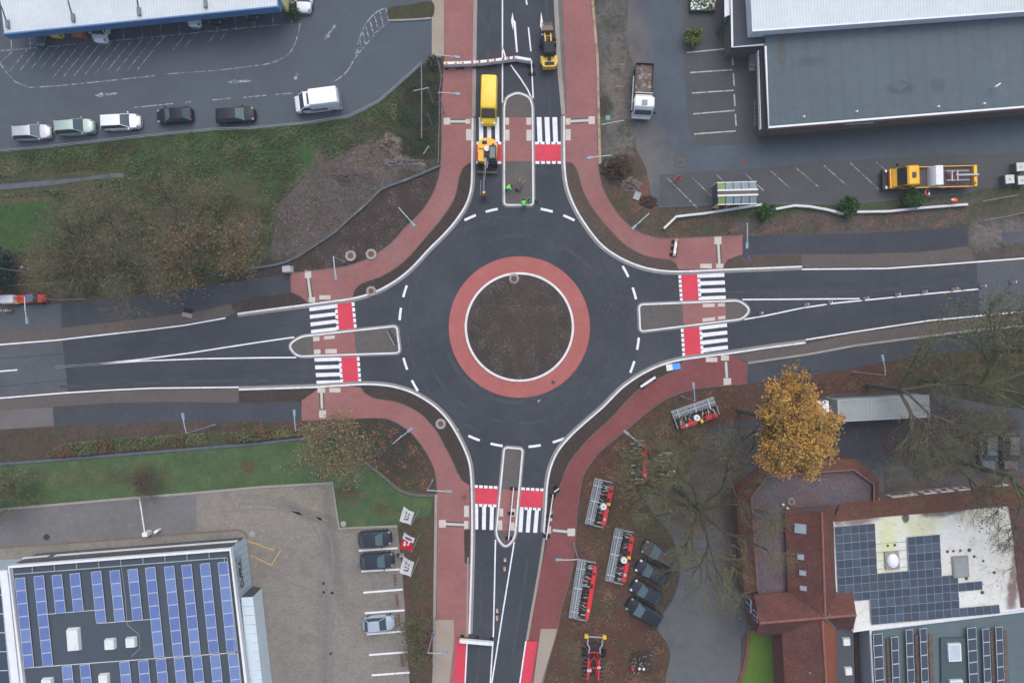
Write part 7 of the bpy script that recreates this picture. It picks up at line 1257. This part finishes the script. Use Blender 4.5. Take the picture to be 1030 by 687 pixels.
bare_tree('bare_tree', 'bare tree at the far east verge by the footpath', (1000, 352), [(.8, .3, .5, 3.2), (.8, -.6, .4, 3.4), (-.6, .4, .6, 3.0), (.1, -1, .5, 3)], 6.5, .24, 5, m_bark_moss, m_twig_g, 53, l_mo, 5200, .12, GB, (.6, -.1), 3, .6, .05)
bare_tree('bare_tree', 'small twiggy tree between shaded harrows and yard', (664, 470), [(.3, .9, .5, 2.4), (-.9, .2, .5, 2.4), (.6, -.6, .6, 2.4)], 3.6, .14, 5, m_bark_dk, m_twig_g, 59, l_gr, 1100, .1, GB, (.1, .2), 3, .6, .1)
# north-west thicket trees
bare_tree('thicket_tree', 'wide half bare tree with mossy forked limbs in the west scrub', (136, 277), [(-1, .75, .1, 3.6), (-.7, .2, .3, 3.2), (.2, 1, .2, 3.0), (.9, .8, .3, 3.2), (1, .1, .3, 3.6), (-1, -.3, .4, 2.8), (.6, -.5, .5, 2.4)], 3.2, .24, 5, m_bark_dk, m_haze_t, 61, l_tan + l_gr, 4400, .1, 'half bare thicket trees', (-.5, .3), 3, .6, .03, .7)
bare_tree('thicket_tree', 'half bare tree with grey green haze north of the mossy forked one', (190, 242), [(-1, .3, .3, 2.8), (.2, 1, .3, 2.6), (.9, .5, .3, 2.8), (-.5, -.8, .4, 2.8), (.6, -.7, .4, 2.6)], 3.0, .2, 5, m_bark_dk, m_haze_t, 67, l_gr + [MATS['leaf_tan']], 3600, .1, 'half bare thicket trees', (-.3, .2), 3, .6, .05, .7)
bare_tree('thicket_tree', 'rust leaved thin tree west of the service cabinet', (247, 278), [(-.9, .5, .4, 2.6), (.3, 1, .4, 2.4), (.5, .2, .6, 2.2), (-.6, -.4, .5, 2.6), (-.2, .8, .6, 2.4)], 4.0, .2, 5, m_bark_dk, m_haze_t, 71, l_or, 4200, .12, 'half bare thicket trees', (-.5, .2), 3, .6, .05, .6)
bare_tree('thicket_tree', 'low bare tree between conifer and mossy forked tree', (96, 262), [(-1, .3, .4, 1.9), (.3, 1, .4, 1.9), (.8, -.2, .5, 2.2), (-.3, -.8, .5, 2.0)], 2.2, .15, 5, m_bark_dk, m_haze_t, 73, l_tan, 1800, .1, 'half bare thicket trees', (-.2, .1), 3, .65, .05, .5)
bare_tree('autumn_tree', 'round tree with sparse tan and olive leaves beside dealer lawn', (356, 440), [(-.8, -.3, .5, 1.9), (.7, -.5, .5, 1.9), (.1, .9, .5, 1.7), (-.2, -1, .5, 1.9), (-.7, .6, .5, 1.8), (.8, .4, .5, 1.8), (0, 0, 1, 1.8)], 3.0, .17, 5, m_bark_dk, m_haze_t, 79, [MATS['leaf_tan'], leafm('leaf_straw', (166, 146, 98)), leafm('leaf_pale_olive', (132, 130, 82)), leafm('leaf_pinkish', (152, 126, 98))], 3600, .1, None, (-.4, -.3), 3, .6, .1, .5)
bare_tree('shrub', 'small brown twiggy shrub on the dealer lawn', (152, 482), [(.5, .3, 1, .9), (-.6, .1, 1, .9), (.1, -.7, 1, .9), (-.1, .6, 1, .9)], .3, .06, 4, m_bark_dk, m_twig, 83, [leafm('leaf_dusk', (86, 78, 62)), MATS['leaf_brown']], 900, .09, None, (0, 0), 3, .7, .1, .35)['category'] = 'shrub'
bare_tree('shrub', 'loose olive shrub at the west edge of the dealer lawn', (13, 488), [(.5, .3, 1, 1.6), (-.6, .1, 1, 1.6), (.1, -.7, 1, 1.6), (-.1, .6, 1, 1.6), (.8, -.3, .7, 1.4)], .4, .09, 5, m_bark_moss, m_twig_g, 89, l_gr + [leafm('leaf_sage', (118, 122, 94))], 2600, .11, None, (0, 0), 3, .7, .1, .4)['category'] = 'shrub'
bare_tree('shrub', 'long olive brown shrub south of the brick gap by red path', (421, 634), [(.3, .7, 1, 1.3), (-.4, .1, 1, 1.3), (.1, -.9, 1, 1.3), (-.1, .9, .8, 1.6), (.2, -.9, .8, 1.6)], .4, .08, 5, m_bark_moss, m_twig_g, 97, l_gr + [MATS['leaf_olive']], 1900, .1, None, (0, 0), 3, .6, .1, .4)['category'] = 'shrub'
# leafy bushes
def bush(name, label, xy, r, ms, n, seed, hz=1.0, ls=.13, group=None, cat='bush'):
    rnd = random.Random(seed); t = thing(name, label, cat, G(*xy), group=group); g = MB()
    for k in range(9): a = rnd.uniform(0, 6.28); g.tube([(0, 0, 0), (math.cos(a) * r * .3, math.sin(a) * r * .3, r * hz * .7), (math.cos(a) * r * .55, math.sin(a) * r * .55, r * hz * 1.2)], .05, m_bark_dk, 4, .02)
    g.build('stems', t); g = MB(); cs = []
    for k in range(46):
        v = Vector((rnd.gauss(0, 1), rnd.gauss(0, 1), rnd.gauss(0, 1))).normalized() * rnd.uniform(.45, .95); cs.append((v.x * r, v.y * r, r * hz * (1.05 + v.z * .95)))
    for i in range(n):
        c = Vector(rnd.choice(cs)); leaf(g, c + Vector((rnd.gauss(0, r * .16), rnd.gauss(0, r * .16), rnd.gauss(0, r * .14))), rnd.uniform(.7, 1.3) * ls, rnd.choice(ms), rnd)
    g.build('foliage', t); return t
lg = [leafm('leaf_green', (58, 98, 50)), leafm('leaf_green_dark', (42, 78, 42)), leafm('leaf_green_light', (80, 118, 58))]
bush('round_bush', 'round green bush between two white low walls near glass shelter', (767.6, 214.6), .95, lg, 2200, 101, .9, group='round green bushes'); bush('round_bush', 'round green bush at the east end of the curved wall', (849.6, 208.6), 1.1, lg, 2600, 103, .9, group='round green bushes'); bush('round_bush', 'round green bush below the yellow lorry', (913.6, 202.6), 1.08, lg, 2600, 107, .95, group='round green bushes')
bush('yellow_bush', 'yellow green bush beside the flower planter box', (695, 41), .95, [leafm('leaf_lime', (112, 122, 58)), leafm('leaf_lime_dark', (88, 104, 50)), leafm('leaf_lime_pale', (130, 132, 74))], 2200, 109, .9); bush('conifer', 'dark blue green conifer at the west edge of picture', (9, 274), 2.5, [leafm('needle_dark', (42, 70, 58)), leafm('needle_mid', (54, 84, 70)), leafm('needle_black', (38, 58, 48))], 11000, 113, 1.3, .16, cat='tree')
bush('dark_bush', 'low dark bush at the totem corner of the supermarket', (296, 14), .9, [MATS['needle_dark'], MATS['leaf_mossy'], MATS['leaf_green_dark']], 1500, 117, .6); bush('dark_bush', 'small dark bush at the north tip of green plot', (437, 64.5), .75, [MATS['needle_dark'], MATS['leaf_dusk'], MATS['leaf_brown']], 1000, 119, .6)
# ground cover nobody could count
def inside(p, poly):
    c = False; j = len(poly) - 1
    for i in range(len(poly)):
        (xi, yi), (xj, yj) = poly[i], poly[j]
        if (yi > p[1]) != (yj > p[1]) and p[0] < (xj - xi) * (p[1] - yi) / (yj - yi) + xi: c = not c
        j = i
    return c
def scatter(name, label, poly, n, s, h, ms, seed, freq=.05, th=-.15, cat='ground cover', z=.0, flat_=.6, holes=()):
    rnd = random.Random(seed); g = MB(); xs = [p[0] for p in poly]; ys = [p[1] for p in poly]; k = 0; tries = 0
    while k < n and tries < n * 12:
        tries += 1; p = (rnd.uniform(min(xs), max(xs)), rnd.uniform(min(ys), max(ys)))
        if not inside(p, poly) or any(inside(p, q) for q in holes): continue
        nv = mnoise.noise(Vector((p[0] * freq, p[1] * freq, seed)))
        if nv + rnd.uniform(-.25, .25) < th: continue
        m = ms[min(len(ms) - 1, max(0, int((mnoise.noise(Vector((p[0] * freq * 1.7, p[1] * freq * 1.7, seed + 9))) * .9 + .5 + rnd.uniform(-.4, .4)) * len(ms))))]
        leaf(g, G(p[0], p[1], z + rnd.random() ** 2 * h * (1 + nv)), rnd.uniform(*s), m, rnd, flat_); k += 1
    o = tag(g.build(name), label, cat, kind='stuff'); return o
g_rough = [leafm('weed_brown', (82, 72, 56)), leafm('weed_dark', (50, 60, 42)), leafm('weed_green', (62, 90, 50)), leafm('weed_mid', (68, 84, 52)), leafm('weed_leaf', (76, 104, 58)), leafm('weed_pale', (104, 102, 76))]
verge = [(0, 156), (50, 152), (131, 143), (215, 134), (308, 128), (352, 121), (384, 106), (400, 92), (398, 140), (360, 146), (318, 168), (280, 205), (272, 258), (240, 280), (190, 287), (130, 297), (70, 298), (30, 288), (20, 250), (0, 246)]
scatter('undergrowth', 'rough brown green weeds on the bank below the car park', verge, 34000, (.06, .16), .3, g_rough, 3, .03, -.22, holes=[[(0, 180), (60, 174), (118, 170), (130, 177), (90, 186), (0, 196)], [(0, 199), (50, 196), (72, 208), (76, 232), (48, 248), (0, 252)]])
scatter('undergrowth', 'dark green ground cover between north path and car park', [(424, 68), (440, 66), (443, 160), (404, 160), (402, 120), (408, 92)], 5200, (.06, .15), .25, [leafm('cover_dark', (44, 56, 40)), leafm('cover_mid', (56, 70, 48)), leafm('cover_brown', (70, 62, 50))], 5, .06, -.3)
scatter('undergrowth', 'straggly hedge row above the dealer lawn', [(48, 456), (62, 446), (120, 440), (200, 436), (300, 430), (304, 437), (260, 442), (150, 451), (90, 456), (50, 460)], 6500, (.08, .18), .7, [leafm('hedge_rust', (102, 78, 58)), MATS['weed_brown'], leafm('hedge_green', (70, 92, 56)), MATS['leaf_olive']], 7, .03, -.25)
scatter('fallen_leaves', 'brown red fallen leaves over the ground beside the south east path', [(752, 388), (722, 391), (697, 395), (672, 404), (652, 418), (630, 438), (600, 463), (590, 480), (585, 505), (583, 530), (579, 575), (567, 618), (563, 640), (548, 690), (668, 690), (668, 650), (656, 625), (640, 560), (650, 500), (690, 470), (712, 425), (760, 415), (830, 396), (900, 385), (1030, 378), (1030, 352), (930, 362), (830, 380)], 24000, (.05, .11), .05, [leafm('litter_red', (112, 66, 58)), leafm('litter_brown', (96, 66, 54)), leafm('litter_dark', (70, 54, 48)), leafm('litter_moss', (78, 80, 54)), leafm('litter_tan', (140, 104, 80))], 9, .04, -.2, flat_=.9)
scatter('fallen_leaves', 'scattered leaves on bare soil round the white low walls', [(612, 196), (640, 190), (664, 212), (680, 220), (745, 211), (850, 218), (970, 208), (972, 228), (900, 232), (748, 236), (676, 239), (645, 232), (622, 214)], 5200, (.05, .1), .04, [MATS['litter_tan'], MATS['litter_brown'], MATS['litter_dark'], MATS['weed_green']], 13, .05, -.2, flat_=.9)
scatter('fallen_leaves', 'pale flecks of leaves strewn over the east side of roundabout', [(575, 235), (620, 262), (680, 276), (682, 300), (640, 303), (640, 336), (684, 340), (660, 364), (620, 390), (585, 372), (598, 330), (590, 290), (560, 258)], 1100, (.025, .05), .004, [MATS['litter_tan'], leafm('litter_pale', (150, 140, 124)), MATS['litter_brown']], 17, .02, -.3, z=.03, flat_=.97)
scatter('fallen_leaves', 'leaf litter on the farm yard and under bare trees', [(650, 498), (690, 480), (716, 434), (770, 424), (760, 466), (742, 500), (744, 600), (690, 560), (676, 530)], 5200, (.05, .11), .03, [MATS['litter_brown'], MATS['litter_moss'], MATS['litter_dark'], MATS['litter_tan']], 19, .05, -.1, z=.012, flat_=.95)
scatter('fallen_leaves', 'leaf litter between trailer lorry and solar hall', [(885, 428), (960, 412), (1030, 415), (1030, 488), (960, 494), (890, 500), (888, 470)], 5200, (.06, .12), .04, [MATS['litter_brown'], MATS['litter_red'], MATS['litter_dark'], MATS['litter_moss']], 23, .05, -.1, z=.012, flat_=.95)
scatter('fallen_leaves', 'brown leaves round the autumn tree and west path edge', [(240, 424), (306, 424), (384, 422), (414, 440), (432, 470), (436, 496), (404, 490), (370, 462), (320, 484), (300, 440), (240, 442)], 4600, (.05, .11), .05, [MATS['litter_tan'], MATS['litter_brown'], MATS['litter_dark'], MATS['weed_green']], 29, .06, -.2, z=.02, flat_=.9)

clod = [leafm('clod_dark', (50, 44, 42)), leafm('clod_brown', (82, 72, 68)), leafm('clod_tan', (104, 92, 82)), leafm('clod_stone', (128, 122, 116))]
def ring(c, r, n=40): return [(c[0] + r * math.cos(2 * PI * i / n), c[1] + r * math.sin(2 * PI * i / n)) for i in range(n)]
scatter('soil_clods', 'clods and stones on the round soil island', ring((522.4, 329), 51), 3600, (.035, .09), .06, clod, 37, .05, -.3, z=.42, flat_=.5)
scatter('soil_clods', 'clods and stones over the dark soil triangle', smooth(tri, 4) + [(250, 275), (290, 272)] + list(reversed(smooth(o_nw[3:], 5)))[:-2], 3600, (.035, .09), .05, clod, 41, .05, -.2, z=.01, flat_=.5)
scatter('soil_clods', 'clods and churned lumps on the bare mud slope', [(395, 138), (430, 150), (438, 164), (384, 186), (350, 216), (312, 245), (280, 262), (274, 240), (284, 205), (330, 165), (370, 140)], 5200, (.04, .12), .08, [leafm('mud_mid', (96, 88, 85)), leafm('mud_dark', (74, 68, 66)), leafm('mud_pale', (122, 114, 108)), MATS['weed_brown']], 43, .05, -.2, flat_=.5)

scatter('fallen_leaves', 'thin scatter of leaves on the dealer lawn', [(0, 468), (90, 461), (260, 448), (312, 442), (352, 440), (382, 478), (402, 494), (434, 499), (430, 518), (398, 527), (344, 529), (336, 484), (260, 488), (142, 498), (0, 510)], 2600, (.035, .075), .03, [MATS['litter_tan'], MATS['litter_brown'], MATS['weed_pale'], leafm('grass_tuft', (64, 84, 52)), leafm('grass_tuft_pale', (92, 108, 76))], 47, .05, -.2, z=.01, flat_=.9)
scatter('soil_clods', 'crumbs of soil spilled along red path edges', [(296, 280), (372, 262), (426, 214), (446, 166), (474, 164), (456, 226), (400, 282), (356, 302)], 500, (.02, .045), .01, clod, 53, .08, -.1, z=.09, flat_=.8)
hm = bpy.data.materials.new('autumn_haze'); hm.use_nodes = True; hn = hm.node_tree; hn.nodes.remove(hn.nodes['Principled BSDF']); pv = hn.nodes.new('ShaderNodeVolumePrincipled')
pv.inputs['Color'].default_value = (.9, .93, .97, 1); pv.inputs['Density'].default_value = .0005; pv.inputs['Anisotropy'].default_value = .0; hn.links.new(pv.outputs[0], hn.nodes['Material Output'].inputs['Volume'])
hb = MB().box((0, 0, 40.5), (1440, 1440, 83), hm).build('haze'); tag(hb, 'thin damp autumn haze hanging over the whole place', 'haze', kind='stuff')
# ================================================================== LIGHT, SKY, CAMERA
w = bpy.data.worlds.new('World'); scene.world = w; w.use_nodes = True
nt = w.node_tree; bg = nt.nodes['Background']
sky = nt.nodes.new('ShaderNodeTexSky'); sky.sky_type = 'NISHITA'; sky.sun_disc = False
SUN_EL, SUN_AZ = 62.0, 15.0
sky.sun_elevation = R(SUN_EL); sky.sun_rotation = R(SUN_AZ); sky.air_density = 1.0; sky.dust_density = 4.0; sky.ozone_density = 1.0
hs = nt.nodes.new('ShaderNodeHueSaturation'); hs.inputs['Saturation'].default_value = 1.0; nt.links.new(sky.outputs[0], hs.inputs['Color']); nt.links.new(hs.outputs[0], bg.inputs[0]); bg.inputs[1].default_value = .15
sl = bpy.data.lights.new('overcast_sun', 'SUN'); sl.energy = 1.0; sl.angle = R(70); sl.color = (.99, .99, .97)
so = bpy.data.objects.new('overcast_sun', sl); COL.objects.link(so)
dv = Vector((math.sin(R(SUN_AZ)) * math.cos(R(SUN_EL)), math.cos(R(SUN_AZ)) * math.cos(R(SUN_EL)), math.sin(R(SUN_EL))))
so.rotation_euler = dv.to_track_quat('Z', 'Y').to_euler(); so.location = dv * 150
cam = bpy.data.cameras.new('camera'); co = bpy.data.objects.new('camera', cam); COL.objects.link(co)
co.location = (0, 0, HH); co.rotation_euler = (0, 0, 0); cam.sensor_width = 36; cam.lens = 24.0; cam.clip_start = .5; cam.clip_end = 3000
scene.camera = co
vs = scene.view_settings; vs.view_transform = 'Standard'; vs.look = 'None'; vs.gamma = 1.0; vs.use_curve_mapping = False; vs.exposure = 0.26
